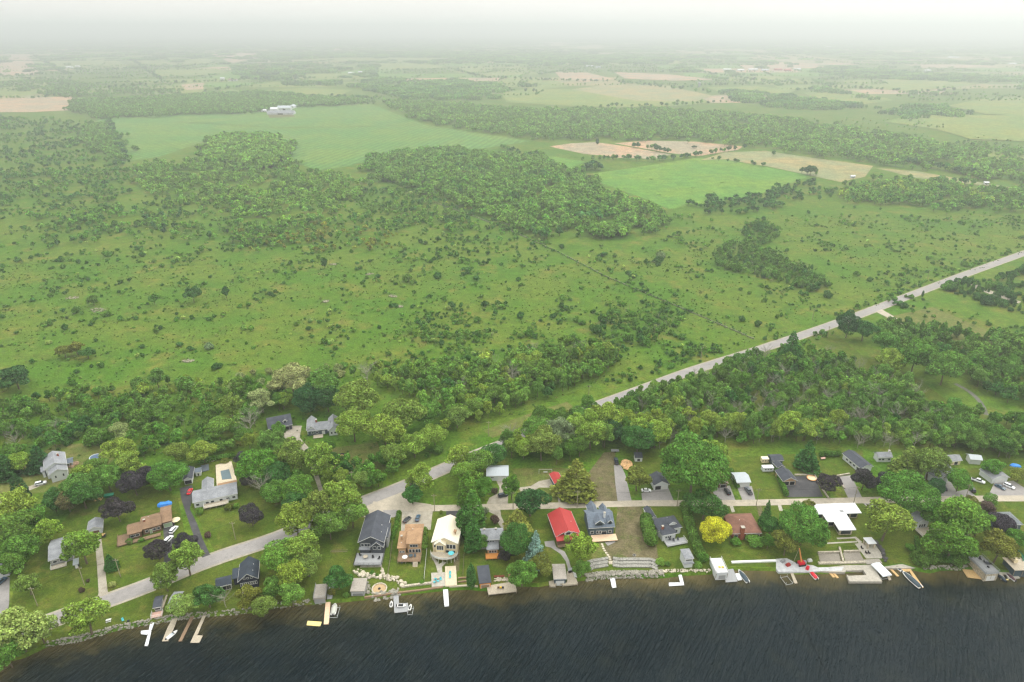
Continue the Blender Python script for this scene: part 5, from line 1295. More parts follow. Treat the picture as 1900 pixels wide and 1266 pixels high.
# ---------------- vehicles
CARP = {}
def paint(c):
    if c not in CARP: CARP[c] = mat('car_paint_'+c, {'white': srgb(232, 234, 236), 'red': srgb(214, 44, 52), 'black': srgb(30, 34, 40), 'blue': srgb(58, 84, 104), 'grey': srgb(88, 96, 104), 'navy': srgb(36, 50, 66), 'silver': srgb(150, 156, 160)}[c], .3, .02, 2, spec=.6)
    return CARP[c]
TYRE = mat('tyre_rubber', srgb(28, 28, 28), .9, .05, 3); LAMP = mat('lamp_lens', srgb(225, 225, 215), .2, .02, 3); REDL = mat('tail_lamp', srgb(170, 20, 20), .3, .02, 3); RIM = mat('wheel_rim', srgb(150, 152, 155), .4, .03, 3)
def car(cx, cy, heading, kind, col, label, group='cars and trucks parked on the driveways'):
    """heading in degrees on the ground: 0 right, 90 away from the lake"""
    p = G(cx, cy, .7); nm = {'sedan': 'parked_car', 'suv': 'parked_suv', 'pickup': 'pickup_truck'}[kind]
    t = thing(nm, label, {'sedan': 'car', 'suv': 'car', 'pickup': 'truck'}[kind], (p.x, p.y, .05), R(heading), group)
    Ln, Wd, Ht = {'sedan': (4.7, 1.84, 1.45), 'suv': (4.8, 1.92, 1.75), 'pickup': (5.8, 2.0, 1.85)}[kind]; h = Ln/2; w_ = Wd/2; b = .32; s = .92 if kind == 'sedan' else 1.08
    sec = {'sedan': [(-h, .55, .85), (-h+.12, .34, .98), (-h+1.0, .3, 1.0), (h-1.3, .3, .96), (h-.25, .34, .78), (h, .45, .66)],
           'suv': [(-h, .5, 1.05), (-h+.1, .34, 1.12), (-h+1.0, .3, 1.12), (h-1.2, .3, 1.08), (h-.2, .34, .95), (h, .45, .78)],
           'pickup': [(-h, .5, 1.1), (-h+.05, .4, 1.14), (-h+1.8, .36, 1.14), (h-1.3, .36, 1.14), (h-.2, .4, 1.05), (h, .5, .85)]}[kind]
    rings = []
    for x, z0, z1 in sec:
        k = .86 if abs(x) > h-.15 else 1.0; ww = w_*k; zm = (z0+z1)/2
        rings.append([(x, -ww*.92, z0), (x, ww*.92, z0), (x, ww, zm), (x, ww*.97, z1-.08), (x, ww*.8, z1), (x, -ww*.8, z1), (x, -ww*.97, z1-.08), (x, -ww, zm)])
    body = MB().rings(rings).build('body', paint(col), t)
    c0, c1, c2, c3 = {'sedan': (-h+.75, -h+1.35, h-2.0, h-1.25), 'suv': (-h+.12, -h+.45, h-2.0, h-1.2), 'pickup': (-h+2.0, -h+2.2, h-2.1, h-1.45)}[kind]
    z0, z1 = s, Ht
    g = MB(); g.rings([[(c0, -w_*.86, z0), (c0, w_*.86, z0), (c1, w_*.72, z1-.05), (c1, -w_*.72, z1-.05)], [(c3, -w_*.86, z0), (c3, w_*.86, z0), (c2, w_*.72, z1-.05), (c2, -w_*.72, z1-.05)]]).build('windows', GLASS, t)
    MB().hexa([(c1-.02, -w_*.73, z1-.06), (c2+.04, -w_*.73, z1-.06), (c2+.04, w_*.73, z1-.06), (c1-.02, w_*.73, z1-.06)], [(c1+.08, -w_*.66, z1+.02), (c2-.06, -w_*.66, z1+.02), (c2-.06, w_*.66, z1+.02), (c1+.08, w_*.66, z1+.02)]).build('roof', paint(col), t)
    if kind == 'pickup': MB().box(-h+.12, -w_*.78, 1.135, -h+1.85, w_*.78, 1.15).build('load_bed', BLACKM, t)
    for sx in (-1, 1):
        for sy in (-1, 1):
            wx, wy = sx*(h-.95), sy*(w_-.1); o = MB().tube((wx, wy-.1, .33), (wx, wy+.1, .33), .34, .34, 14).build('wheel', TYRE, t)
            MB().tube((wx, wy+sy*.1, .33), (wx, wy+sy*.115, .33), .2, .2, 10).build('rim', RIM, o)
    for sy in (-1, 1):
        MB().box(h-.16, sy*w_*.62-.16, .62, h+.02-.03, sy*w_*.62+.16, .76).build('headlight', LAMP, t)
        MB().box(-h-.015, sy*w_*.66-.13, .72, -h+.1, sy*w_*.66+.13, .92).build('tail_light', REDL, t)
    return t
# ---------------- boats
def boat(cx, cy, heading, L, B, label, hullm, coverm, cover=True, kind='boat', z=WATER_Z, group=None, cat='boat'):
    p = G(cx, cy, z+.4); t = thing('motor_boat' if kind == 'boat' else kind, label, cat, (p.x, p.y, z), R(heading), group)
    rings = []
    for f, wf, zb in ((0, .82, .05), (.1, .92, 0), (.5, 1, 0), (.75, .82, .05), (.92, .42, .2), (1.0, .06, .4)):
        x = (f-.5)*L; w_ = B/2*wf; rings.append([(x, 0, -.25+zb), (x, w_*.7, -.05+zb), (x, w_, .55), (x, w_*.9, .62), (x, -w_*.9, .62), (x, -w_, .55), (x, -w_*.7, -.05+zb)])
    MB().rings(rings).build('hull', hullm, t, True)
    if cover:
        rg = []
        for f, wf, zz in ((.02, .75, .64), (.2, .85, .95), (.5, .9, 1.15), (.7, .7, .9), (.9, .35, .68)):
            x = (f-.5)*L; w_ = B/2*wf; rg.append([(x, w_, .6), (x, w_*.5, zz), (x, -w_*.5, zz), (x, -w_, .6)])
        MB().rings(rg).build('cover', coverm, t, True)
    else:
        MB().box(-.36*L, -B*.36, .58, .12*L, B*.36, .64).build('cockpit', coverm, t)
        MB().hexa([(.12*L, -B*.36, .6), (.2*L, -B*.3, .6), (.2*L, B*.3, .6), (.12*L, B*.36, .6)], [(.08*L, -B*.32, 1.0), (.1*L, -B*.28, 1.0), (.1*L, B*.28, 1.0), (.08*L, B*.32, 1.0)]).build('windscreen', GLASS, t)
    MB().box(-.5*L-.35, -.18, -.2, -.5*L+.02, .18, .95).build('outboard_motor', BLACKM, t)
    return t
def lift(cx, cy, heading, L, B, label, canopy, group=None, boatm=None):
    p = G(cx, cy, 1.6); t = thing('boat_lift', label, 'boat lift', (p.x, p.y, WATER_Z), R(heading), group); fb = MB()
    for sx in (-1, 1):
        for sy in (-1, 1): fb.tube((sx*L*.4, sy*B*.5, -1.5), (sx*L*.4, sy*B*.5, 2.5 if canopy else 1.4), .07, .07, 6)
    for sy in (-1, 1): fb.bar((-L*.4, sy*B*.5, .4), (L*.4, sy*B*.5, .4), .12, .12)
    for sx in (-1, 1): fb.bar((sx*L*.4, -B*.5, .1), (sx*L*.4, B*.5, .1), .12, .12)
    fb.build('frame', mat('galvanised_steel', srgb(176, 180, 182), .5, .05, 2), t)
    if canopy:
        rg = []
        for f in (-1, -.96, .96, 1):
            x = f*L/2; zz = 2.45 if abs(f) == 1 else 2.6
            rg.append([(x, B*.58, 2.1), (x, B*.5, zz), (x, 0, zz+.25), (x, -B*.5, zz), (x, -B*.58, 2.1)])
        MB().rings(rg).build('canopy', canopy, t, False)
    return t
def jetski(cx, cy, heading, label):
    p = G(cx, cy, WATER_Z+.4); t = thing('personal_watercraft', label, 'jet ski', (p.x, p.y, WATER_Z+.1), R(heading), 'jet skis at the t-shaped dock')
    MB().rings([[(x, 0, 0), (x, .55*w_, .1), (x, .6*w_, .5), (x, -.6*w_, .5), (x, -.55*w_, .1)] for x, w_ in ((-1.5, .8), (-1.2, 1), (.3, 1), (1.1, .6), (1.5, .1))]).build('hull', WHITE, t)
    MB().box(-1.1, -.22, .5, .1, .22, .85).build('seat', BLACKM, t); MB().bar((.3, -.4, 1.0), (.3, .4, 1.0), .07, .07).build('handlebar', BLACKM, t)
def chair(cx, cy, z, rz, m, label, group, nm='deck_chair'):
    p = G(cx, cy, z+.3); t = thing(nm, label, 'chair', (p.x, p.y, z), R(rz), group)
    MB().hexa([(-.35, -.4, .3), (.35, -.4, .3), (.35, .35, .2), (-.35, .35, .2)], [(-.35, -.4, .38), (.35, -.4, .38), (.35, .35, .28), (-.35, .35, .28)]).build('seat', m, t)
    MB().hexa([(-.35, .3, .25), (.35, .3, .25), (.35, .38, .25), (-.35, .38, .25)], [(-.35, .62, 1.0), (.35, .62, 1.0), (.35, .7, 1.0), (-.35, .7, 1.0)]).build('backrest', m, t)
    for sx in (-1, 1):
        for y in (-.35, .35): MB().box(sx*.36-.04, y-.04, 0, sx*.36+.04, y+.04, .5).build('leg', m, t)
    return t
def table(cx, cy, z, r, m, label, group=None, sq=False):
    p = G(cx, cy, z+.6); t = thing('patio_table', label, 'table', (p.x, p.y, z), 0, group)
    (MB().box(-r, -r*.6, .68, r, r*.6, .75) if sq else MB().tube((0, 0, .68), (0, 0, .75), r, r, 16)).build('tabletop', m, t)
    MB().tube((0, 0, 0), (0, 0, .68), .08, .08, 8).build('pedestal', BLACKM, t); return t
def umbrella(cx, cy, z, r, m, label):
    p = G(cx, cy, z+2.2); t = thing('patio_umbrella', label, 'umbrella', (p.x, p.y, z), 0)
    mb = MB(); n = 8; mb.v = [(math.cos(6.283*i/n)*r, math.sin(6.283*i/n)*r, 2.1) for i in range(n)]+[(0, 0, 2.7), (0, 0, 2.5)]
    mb.f = [[i, (i+1) % n, n] for i in range(n)]+[[(i+1) % n, i, n+1] for i in range(n)]; mb.build('canopy', m, t)
    MB().tube((0, 0, 0), (0, 0, 2.6), .04, .04, 6).build('pole', POST, t); return t
def trampoline(cx, cy, r, label, padm, matm, z=.8):
    p = G(cx, cy, z); t = thing('trampoline', label, 'trampoline', (p.x, p.y, 0)); n = 20
    MB().tube((0, 0, z-.03), (0, 0, z+.02), r*.86, r*.86, n).build('mat', matm, t)
    mb = MB(); 
    for i in range(n):
        a, b = 6.283*i/n, 6.283*(i+1)/n; mb.hexa(*[[(math.cos(a)*r*.86, math.sin(a)*r*.86, zz), (math.cos(a)*r, math.sin(a)*r, zz), (math.cos(b)*r, math.sin(b)*r, zz), (math.cos(b)*r*.86, math.sin(b)*r*.86, zz)] for zz in (z, z+.08)])
    mb.build('rim', padm, t)
    for i in range(4):
        a = i*1.571+.4; MB().tube((math.cos(a)*r*.95, math.sin(a)*r*.95, 0), (math.cos(a)*r*.95, math.sin(a)*r*.95, z), .04, .04, 6).build('leg', BLACKM, t)
# ---------------- poles
POLEM = mat('pole_wood', srgb(150, 142, 122), .95, .1, 2)
def pole(bx, by, label, h=9.5, rz=0):
    p = G(bx, by); t = thing('utility_pole', label, 'utility pole', (p.x, p.y, 0), rz, 'utility poles')
    MB().tube((0, 0, 0), (0, 0, h), .17, .12, 8).build('post', POLEM, t); MB().box(-1.1, -.06, h-.9, 1.1, .06, h-.76).build('crossarm', POLEM, t)
    for x in (-1, 0, 1): MB().tube((x, 0, h-.76), (x, 0, h-.5), .05, .04, 6).build('insulator', WHITE, t)
    return (p.x, p.y, h-.5)
def wire(a, b, label, sag=.7):
    mb = MB(); a, b = Vector(a), Vector(b); n = 10; prev = a
    for i in range(1, n+1):
        f = i/n; q = a.lerp(b, f); q.z -= 4*sag*f*(1-f); mb.tube(prev, q, .035, .035, 4, False); prev = q
    tag(mb.build('power_line', BLACKM), label, 'power line', 'power lines between the utility poles')
# ============================================================= houses, from the left edge to the right
h = House('house', 'white two-storey house with grey gabled roof by the gravel drive at far left', 'house', (82,873), (124,861), (124,838), 5.6)
h.block(rh=2.4, style='gy', roof='grey'); h.win('F', [.3, .7], 4.0, 1.0, 1.2); h.win('L', [.3, .6], 3.2); h.win('R', [.3, .7], 3.2)
h.block(1.5, -4.6, h.W-.2, .6, 4.6, 2.0, 'gy', 'grey'); h.win('F', [.28, .75], 1.9, .9, 1.6); h.door('L', .5)
h.block(-1.8, 2.5, .2, h.D-1, 3.4, .9, 'shed', 'grey'); h.vents([(4, h.D*.5, 7.6)]); h.chimney(h.W*.7, h.D*.6, 6, 8.6)
h = House('shed', 'small blue grey shed behind the white two-storey house', 'shed', (124,861), (136,858), (135,849), 2.4); h.block(rh=.8, style='gx', roof='slate', wall='grey'); h.door('F', .5, m=WL['brown'])
h = House('shed', 'grey roofed garden shed on the lawn right of the purple tree', 'shed', (161,987), (190,980), (188,963), 2.7)
h.block(rh=1.5, style='gy', roof='grey', wall='white'); h.door('F', .5, 3.0, 2.0, WL['brown'], name='shed_door'); h.win('R', [.5], 1.2)
t = thing('utility_trailer', 'dark utility trailer loaded with split wood beside the garden shed', 'trailer', (G(187,997).x, G(187,997).y, 0), .3)
MB().box(-2, -1, .55, 2, 1, .65).build('bed', BLACKM, t); lm = MB()
for i in range(26): lm.rock((rr.uniform(-1.7, 1.7), rr.uniform(-.8, .8), .85+rr.random()*.4), .35, rr)
lm.build('wood_load', DECKT, t)
for sy in (-1, 1): MB().tube((0, sy*1.05-.1, .35), (0, sy*1.05+.1, .35), .35, .35, 12).build('wheel', TYRE, t)
# long brown house
h = House('house', 'long brown bungalow with stepped brown roof sections and a side deck', 'house', (262,984), (300,974), (299,951), 3.2)
h.block(rh=1.9, style='gx', roof='brown', wall='brown', trim=False); h.win('F', [.2, .62, .85], 1.0, 1.3, 1.3); h.door('F', .42, m=GARD); h.vents([(3, h.D*.7, 4.4)])
x0 = h.L(236, 997, 3)[0]; h.block(x0, -.8, .3, h.D*.72, 2.9, 1.5, 'gx', 'brown', 'brown', trim=False); h.win('F', [.3, .6], .9, 2.2, 1.3)
x1 = h.L(320, 966, 3)[0]; h.block(h.W-.3, 1.2, x1, h.D+4, 3.0, 1.6, 'gx', 'brown', 'brown', trim=False); h.door('F', .55, 3.4, 2.2, GARD, name='garage_door')
h.deck(x0-4.2, -3.4, x0+.4, 4, .6, DECKB, True, DECKB); h.deck(x0+.4, -3.6, h.W-1, -1.5, .5, DECKB, True, DECKB, 'F'); h.chimney(1.5, h.D*.4, 3.5, 5.6)
t = thing('tarp_pile', 'bright blue tarp laid over a pile behind the brown bungalow garage', 'tarp', (G(306,937).x, G(306,937).y, 0), .3)
MB().rings([[(x, -1.6*k, 0), (x, -1.2*k, 1.3*k), (x, 0, 1.7*k), (x, 1.3*k, 1.2*k), (x, 1.6*k, 0)] for x, k in ((-3, .6), (-1.8, 1), (.2, .85), (1.6, 1), (3, .5))]).build('tarp', mat('blue_tarp', srgb(66, 140, 226), .6, .08, 2), t)
umbrella(326, 964, 0, 1.9, WL['cream'], 'cream garden parasol beside the brown bungalow garage')
car(322, 983, 82, 'suv', 'white', 'white car parked nearest the brown bungalow garage'); car(312.5, 1001, 78, 'suv', 'white', 'white car behind the other on the brown bungalow driveway')
car(75, 897, 28, 'suv', 'white', 'white car on the gravel drive of the white two-storey house')
trampoline(177, 848, 2.9, 'round blue grey trampoline on the lawn right of the white two-storey house', mat('pale_pad', srgb(190, 200, 208), .7, .05, 2), mat('blue_mat', srgb(84, 104, 130), .8, .05, 2))
h = House('house', 'grey roofed bungalow half covered by a spreading tree at lower left', 'house', (89,1042), (136,1029), (131,994), 3.0)
h.block(rh=2.0, style='gx', roof='grey', wall='grey'); h.win('F', [.2, .5, .8], 1.0, 1.6, 1.2); h.deck(.5, -2.6, 6, 0, .4, DECK, True)
h = House('shed', 'small dark shed in front of the grey roofed bungalow', 'shed', (135,1050), (146,1047), (144,1038), 2.2); h.block(rh=.5, style='shed', roof='lightgrey', wall='darkgrey'); h.door('F', .5)
h = House('house', 'grey roofed house cut by the left edge of the picture', 'house', (-30,1070), (16,1058), (16,1036), 3.1); h.block(rh=2, style='gx', roof='grey'); h.win('F', [.5, .8], 1, 1.4, 1.2)
car(1, 1079, 75, 'suv', 'blue', 'dark blue car on the paved drive at the left edge')
# pool house
h = House('house', 'long grey roofed house with white sun deck, pool and patio behind', 'house', (357,934), (441,916), (438,895), 3.3)
h.block(rh=1.8, style='gx', roof='grey'); h.win('F', [.08, .3, .42, .62, .78, .92], .9, 1.5, 1.3); h.door('F', .53, 1.8); xL = h.L(376, 920, 4)[0]
a, b = h.L(374, 912, 4)[0], h.L(396, 908, 4)[0]; h.block(a, h.D*.45, b, h.D+7, 3.3, 1.7, 'gy', 'grey'); h.win('L', [.7], 1)
dk = h.deck(xL, -3.0, h.L(424, 925, 1)[0], 0.3, 1.2, DECK); h.block(h.W*.55, h.D-.3, h.W, h.D+2.6, 2.6, .1, 'flat', 'tan', 'white', trim=False)
p = plats('pool_deck', 'cream raised deck around the covered swimming pool behind the grey house', 'deck', [(402,903),(400,863),(429,855),(440,893),(420,900)], .5, .6, CREAMD)
q = [G(a, b, .62) for a, b in [(412,890),(409,874),(425,870.5),(430,888)]]; t = thing('swimming_pool', 'covered rectangular swimming pool set in the cream deck', 'pool', (q[0].x, q[0].y, 0))
MB().prism([(v.x-q[0].x, v.y-q[0].y) for v in q], .505, .62).build('pool_cover', mat('pool_cover', srgb(98, 116, 122), .7, .06, 1), t)
h = House('playhouse', 'tiny white playhouse beside the flat dark pad', 'playhouse', (361,878), (373,876), (372,868), 2.2); h.block(rh=.8, style='gx', roof='slate', oh=.3); h.door('F', .5, .9, 1.6, BLACKM)
plats('patio_pad', 'dark rectangular pad beside the white playhouse', 'pad', [(374,876),(388,872),(387,861),(372,864)], .3, .3, mat('dark_pad', srgb(92, 100, 108), .9, .08, 2), False)
h = House('garage', 'narrow dark roofed garage at the head of the driveway with the red car', 'garage', (339,892), (357,889), (351,869), 2.8)
h.block(rh=1.2, style='gy', roof='dark'); h.door('F', .5, 3.2, 2.2, DARKIN, name='garage_door')
car(352, 912, 97, 'sedan', 'red', 'bright red car on the dark driveway below the narrow garage')
# clearing cottages
h = House('garage', 'dark roofed garage with one white trimmed dormer in the clearing', 'garage', (497,797), (543,788), (538,768), 3.0)
h.block(rh=3.0, style='gx', roof='dark', wall='darkgrey'); h.dormer(h.W*.72, h.D*.16, 3.8, 2.2, 3, .9, 'dark', 'white'); h.door('F', .3, 3, 2.3, DARKIN, name='garage_door'); h.door('F', .75, 3, 2.3, DARKIN, name='garage_door')
h = House('cottage', 'grey roofed cottage with white gable wings in the clearing', 'cottage', (570,801), (613,796), (612,781), 3.0)
h.block(rh=2.2, style='gx', roof='grey', wall='slate'); h.win('F', [.2, .4], .9, 1.3, 1.3); h.door('F', .7, 1.6)
h.block(-.5, .5, 4.6, h.D+3.5, 3.2, 2.3, 'gy', 'grey', 'white'); h.block(h.W-1.2, -2.6, h.W+4.2, h.D+2.5, 3.2, 2.3, 'gy', 'grey', 'white'); h.win('F', [.3, .7], 1, 1, 1.4)
h.deck(3, -3.4, 8, 0, .4, DECK, False); h.chimney(4.8, h.D*.6, 3.5, 6.6)
t = thing('fire_pit_ring', 'black round trampoline-like ring with pale centre on the clearing lawn', 'fire ring', (G(634,847).x, G(634,847).y, 0)); mb = MB()
for i in range(18):
    a, b = 6.283*i/18, 6.283*(i+1)/18; mb.hexa(*[[(math.cos(a)*1.3, math.sin(a)*1.3, z), (math.cos(a)*2.1, math.sin(a)*2.1, z), (math.cos(b)*2.1, math.sin(b)*2.1, z), (math.cos(b)*1.3, math.sin(b)*1.3, z)] for z in (0, .7)])
mb.build('ring', BLACKM, t); MB().tube((0, 0, .1), (0, 0, .3), 1.28, 1.28, 16).build('centre', DECKT, t)
# black trimmed cottage and its garage
h = House('cottage', 'black gabled cottage with white window band between road and lake', 'cottage', (441,1081), (479,1074), (480,1041), 4.6)
h.block(rh=3.2, style='gy', roof='black', wall='navy'); h.win('F', [.08, .2, .32, .44, .56, .68, .8, .92], 2.0, .72, 1.5); h.win('F', [.3, .5, .7], 5.0, .9, .9)
h.block(-2.6, h.D*.35, .3, h.D*.8, 3.4, 1.2, 'shed', 'black', 'navy'); h.vents([(h.W*.75, h.D*.3, 6.4), (h.W*.75, h.D*.65, 6.4)]); h.deck(1, -1.8, h.W-1, .3, .3, DECK, False)
h = House('garage', 'black roofed garage left of the black gabled cottage', 'garage', (400,1091), (430,1084), (427,1068), 2.6)
h.block(rh=1.3, style='gx', roof='black', wall='white'); h.door('F', .68, 3.2, 2.1, DARKIN, name='garage_door'); h.win('F', [.2], 1, 1, 1)
h = House('cabin', 'small grey roofed shore cabin with a pink deck, left of the other cabin', 'cabin', (283,1129), (299,1126), (304,1105), 2.5)
h.block(rh=.7, style='gx', roof='dark', wall='grey'); h.win('F', [.5], .9, 2, 1); h.deck(-.6, -2.6, h.W+.3, .2, .35, mat('pink_boards', srgb(196, 160, 146), .9, .08, 1), True)
h = House('cabin', 'small grey roofed shore cabin beside the wooden steps, right of the other cabin', 'cabin', (309,1127), (328,1126), (339,1098), 2.5)
h.block(rh=.7, style='gx', roof='grey', wall='white'); h.win('F', [.3, .7], .9, 1.4, 1)
plats('boardwalk', 'narrow wooden walk between the two shore cabins', 'walkway', [(299,1128),(303,1128),(311,1104),(308,1104)], .5, .2, DECK)
# boathouses and docks at left
h = House('boathouse', 'flat roofed weathered grey boathouse left of the dark green rounded tree', 'boathouse', (581.5,1113), (604,1111), (605,1085), 1.7)
h.block(rh=0, style='flat', roof='wood', wall='grey', z0=-1.6, oh=.25); h.deck(0, 0, h.W, h.D, 2.25, RF['wood'], True, DECKG, 'FLR'); h.deck(h.W+.2, 1, h.W+2.2, h.D+4, .5, DECKG, False)
def dock(label, pxs, m, group='floating and fixed docks along the shore', nm='dock', z=-.55, th=.22): return plats(nm, label, 'dock', pxs, z, th, m, True, group)
dock('long white cross-shaped dock, leftmost on the shore', [(280,1150),(288,1150),(281,1170),(274.5,1198.5),(268,1198.5),(274,1178),(261,1176.5),(261.5,1170.5),(276,1169)], WHDOCK)
dock('wide pale wooden dock second from the left', [(324,1141),(331,1141),(325,1160),(312,1189.5),(300.5,1190),(311,1164)], DECK)
dock('long narrow brown plank dock third from the left', [(358.5,1134.5),(364.5,1135),(337,1190),(331,1190)], DECKB)
dock('dock ending in a square platform, fourth from the left', [(379,1136),(384.5,1136),(366,1178.8),(376,1179.5),(369.8,1192.6),(352.8,1192.6),(357,1184),(363,1171)], DECK)
dock('long pinkish plank dock beside the grey boathouse', [(605,1108),(613.8,1108),(610,1158),(600.5,1158.5)], PINKD)
dock('pale yellow swimming raft floating off the pinkish dock', [(571,1152),(597,1154),(594,1162),(568.5,1160)], mat('raft_boards', srgb(226, 210, 140), .9, .05, 1), nm='swim_raft', z=-.7)
dock('grey t-shaped dock with boat and jet skis', [(729.5,1101),(739.3,1100),(740.3,1119.5),(757,1119),(757.5,1134.5),(731.5,1137.5)], DECKG)
dock('long white straight dock below the cream roofed house', [(821.6,1090),(831,1089),(833.3,1124.5),(824.5,1125.5)], WHDOCK)
dock('white dock with a short side arm off the stone terraces', [(1130,1063.5),(1144.8,1063.5),(1144.8,1069.5),(1140.3,1069.5),(1143.8,1090),(1135.6,1091)], WHDOCK)
dock('white l-shaped dock beside the tall boathouse', [(1257,1060),(1263,1060),(1269.8,1085.8),(1241,1087.5),(1241,1081.2),(1262,1080.8)], WHDOCK)
boat(319, 1178, 62, 4.6, 1.7, 'white boat moored to the wide pale wooden dock', WHITE, mat('boat_inside', srgb(190, 200, 206), .7, .05, 2), False)
boat(620, 1130, 95, 5.6, 2.3, 'boat under a pale grey cover on the lift beside the pinkish dock', WHITE, mat('grey_cover', srgb(186, 188, 180), .8, .05, 2)); lift(620, 1128, 90, 6, 2.9, 'open steel boat lift beside the pinkish dock', None)
boat(745, 1124, 0, 3.4, 1.6, 'small white boat with dark seats inside the t-shaped dock', WHITE, BLACKM, False, z=-.5)
jetski(726, 1121, 95, 'white and black jet ski on the left of the t-shaped dock'); jetski(761, 1127, 85, 'white and black jet ski on the right of the t-shaped dock')
lift(761, 1126, 90, 3.8, 1.8, 'small steel lift holding the right jet ski', None)
# black chalet
h = House('house', 'large two-storey black roofed chalet with grey lake deck', 'house', (664,1007), (713,1007), (708,957), 6.0)
h.block(rh=3.0, style='gy', roof='dark', wall='darkgrey'); h.win('F', [.12, .26, .38], 3.6, 1.3, 1.5); h.win('F', [.62, .75, .9], .5, 1.6, 2.0); h.door('F', .3, 3, 2.2, GLASS)
h.win('L', [.2, .4, .6, .8], 3.4); h.win('R', [.2, .5, .8], 3.4); h.block(h.W-.6, h.D*.2, h.W+1.0, h.D*.7, 5.6, .4, 'shed', 'dark', 'grey')
h.block(h.W*.46, -1.4, h.W-.2, 1.2, 4.6, 2.6, 'gy', 'dark', 'darkgrey'); h.win('F', [.3, .7], 3.2, 1.4, 1.6)
h.block(.3, -1.3, h.W*.46, .5, 3.1, .3, 'flat', 'grey', 'darkgrey', trim=False); h.vents([(h.W*.82, 5, 7.2), (h.W*.78, 9, 7.6)])
h.deck(-.6, -8.0, h.W-.1, -1.0, 1.4, DECKG, True, BLACKM); plats('patio', 'pale stone patio under the black chalet deck', 'patio', [(668,1053),(709,1052),(708,1043),(670,1043)], .12, .14, CONC, False)
table(678, 1033, 1.4, 1.0, DECK, 'round table on the black chalet deck'); [chair(x, y, 1.4, a, BLACKM, lb, 'dark chairs on the black chalet deck') for x, y, a, lb in ((692, 1034, 20, 'dark chair in the middle of the black chalet deck'), (703, 1036, -20, 'dark chair at the right end of the black chalet deck'), (669, 1030, 60, 'dark chair at the left end of the black chalet deck'))]
h = House('boathouse', 'flat pale roofed boathouse at the foot of the black chalet garden', 'boathouse', (649.5,1098.6), (676.5,1098), (677.5,1073.5), 2.3)
h.block(rh=0, style='flat', roof='wood', wall='grey', z0=-1.2, oh=.2); h.door('F', .5, 4.2, 2.4, mat('grey_door', srgb(120, 122, 120), .8, .05, 1), z=-.9, name='boat_door')
t = thing('fire_pit', 'round tan gravel fire pit circle ringed with stones by the shore', 'fire pit', (G(704,1093).x, G(704,1093).y, 0)); MB().tube((0, 0, 0), (0, 0, .1), 2.6, 2.6, 24).build('gravel_disc', mat('tan_gravel', srgb(176, 152, 116), .95, .08, 3, fine=9), t); MB().tube((0, 0, .1), (0, 0, .35), .5, .5, 12).build('fire_bowl', BLACKM, t)
mb = MB()
for i in range(34):
    a = 6.283*i/34; mb.rock((math.cos(a)*2.8, math.sin(a)*2.8, .25), .38, rr)
mb.build('stone_ring', STONE, t)
rocks_along('garden_rocks', 'pale boulders and steps laid round the fire pit and garden edge', [(655,1060),(668,1070),(690,1074),(712,1076),(735,1080),(745,1092)], -2.5, .7, 90, STONE, .25, .25, seed=3)
rocks_along('flat_stones', 'flat stone slabs between the fire pit and the seawall', [(684,1080),(690,1100),(720,1098),(738,1092)], 3.0, .8, 70, STONEG, .1, .1, seed=4)
rocks_along('edging_stones', 'white stones edging the chalet side path', [(716,962),(724,972),(721,990)], .8, .5, 30, STONE, .2, .2, seed=5)
rocks_along('edging_stones', 'pale stones at the foot of the chalet deck', [(711,1055),(713,1066)], .8, .5, 14, STONE, .2, .2, seed=6)
# brown and tan house
h = House('house', 'brown roofed house with two roof levels and a lakeside deck', 'house', (753,1010), (781.5,1009.5), (781.6,981), 5.6)
h.block(rh=.8, style='gx', roof='tan', wall='tan', trim=False); h.win('F', [.3, .5, .7], 3.6, 1.2, 1.4); h.win('F', [.2, .45, .7, .9], .8, 1.1, 1.8)
xl = h.L(736, 1020, 4)[0]; h.block(xl, -.6, .2, h.D*.95, 3.8, .9, 'shed', 'tan', 'tan'); h.win('F', [.3, .5, .7], 1.2, .9, 1.1); h.block(xl+2, h.D-.5, h.W, h.D+3.2, 4.4, .9, 'shed', 'tan', 'tan')
h.chimney(xl+1.5, h.D*.45, 3.8, 6.4, 'tan'); h.vents([(xl+1.5, 2.4, 4.2), (2, h.D*.9, 6.2)]); h.deck(xl+.6, -5.4, h.W, -.2, 1.2, DECKB, True, DECKB); h.stairs(3.2, 5.2, -5.4, 1.2)
table(762, 1031, 1.2, .9, WL['slate'], 'dark table on the brown house deck'); umbrella(751, 1033, 1.2, 1.2, WHITE, 'closed white parasol on the brown house deck')
for x, y, lb in ((770, 1032, 'blue grey deck chair right of the table on the brown house deck'), (746, 1044, 'blue grey chair on the ground left of the brown house steps'), (766, 1045, 'blue grey chair on the ground right of the brown house steps')): chair(x, y, 1.2 if y < 1040 else 0, 10, WL['slate'], lb, 'chairs by the brown house deck')
car(755, 964, 60, 'sedan', 'black', 'black car parked left in front of the brown roofed house'); car(775, 961, 84, 'sedan', 'blue', 'blue grey car parked right in front of the brown roofed house')
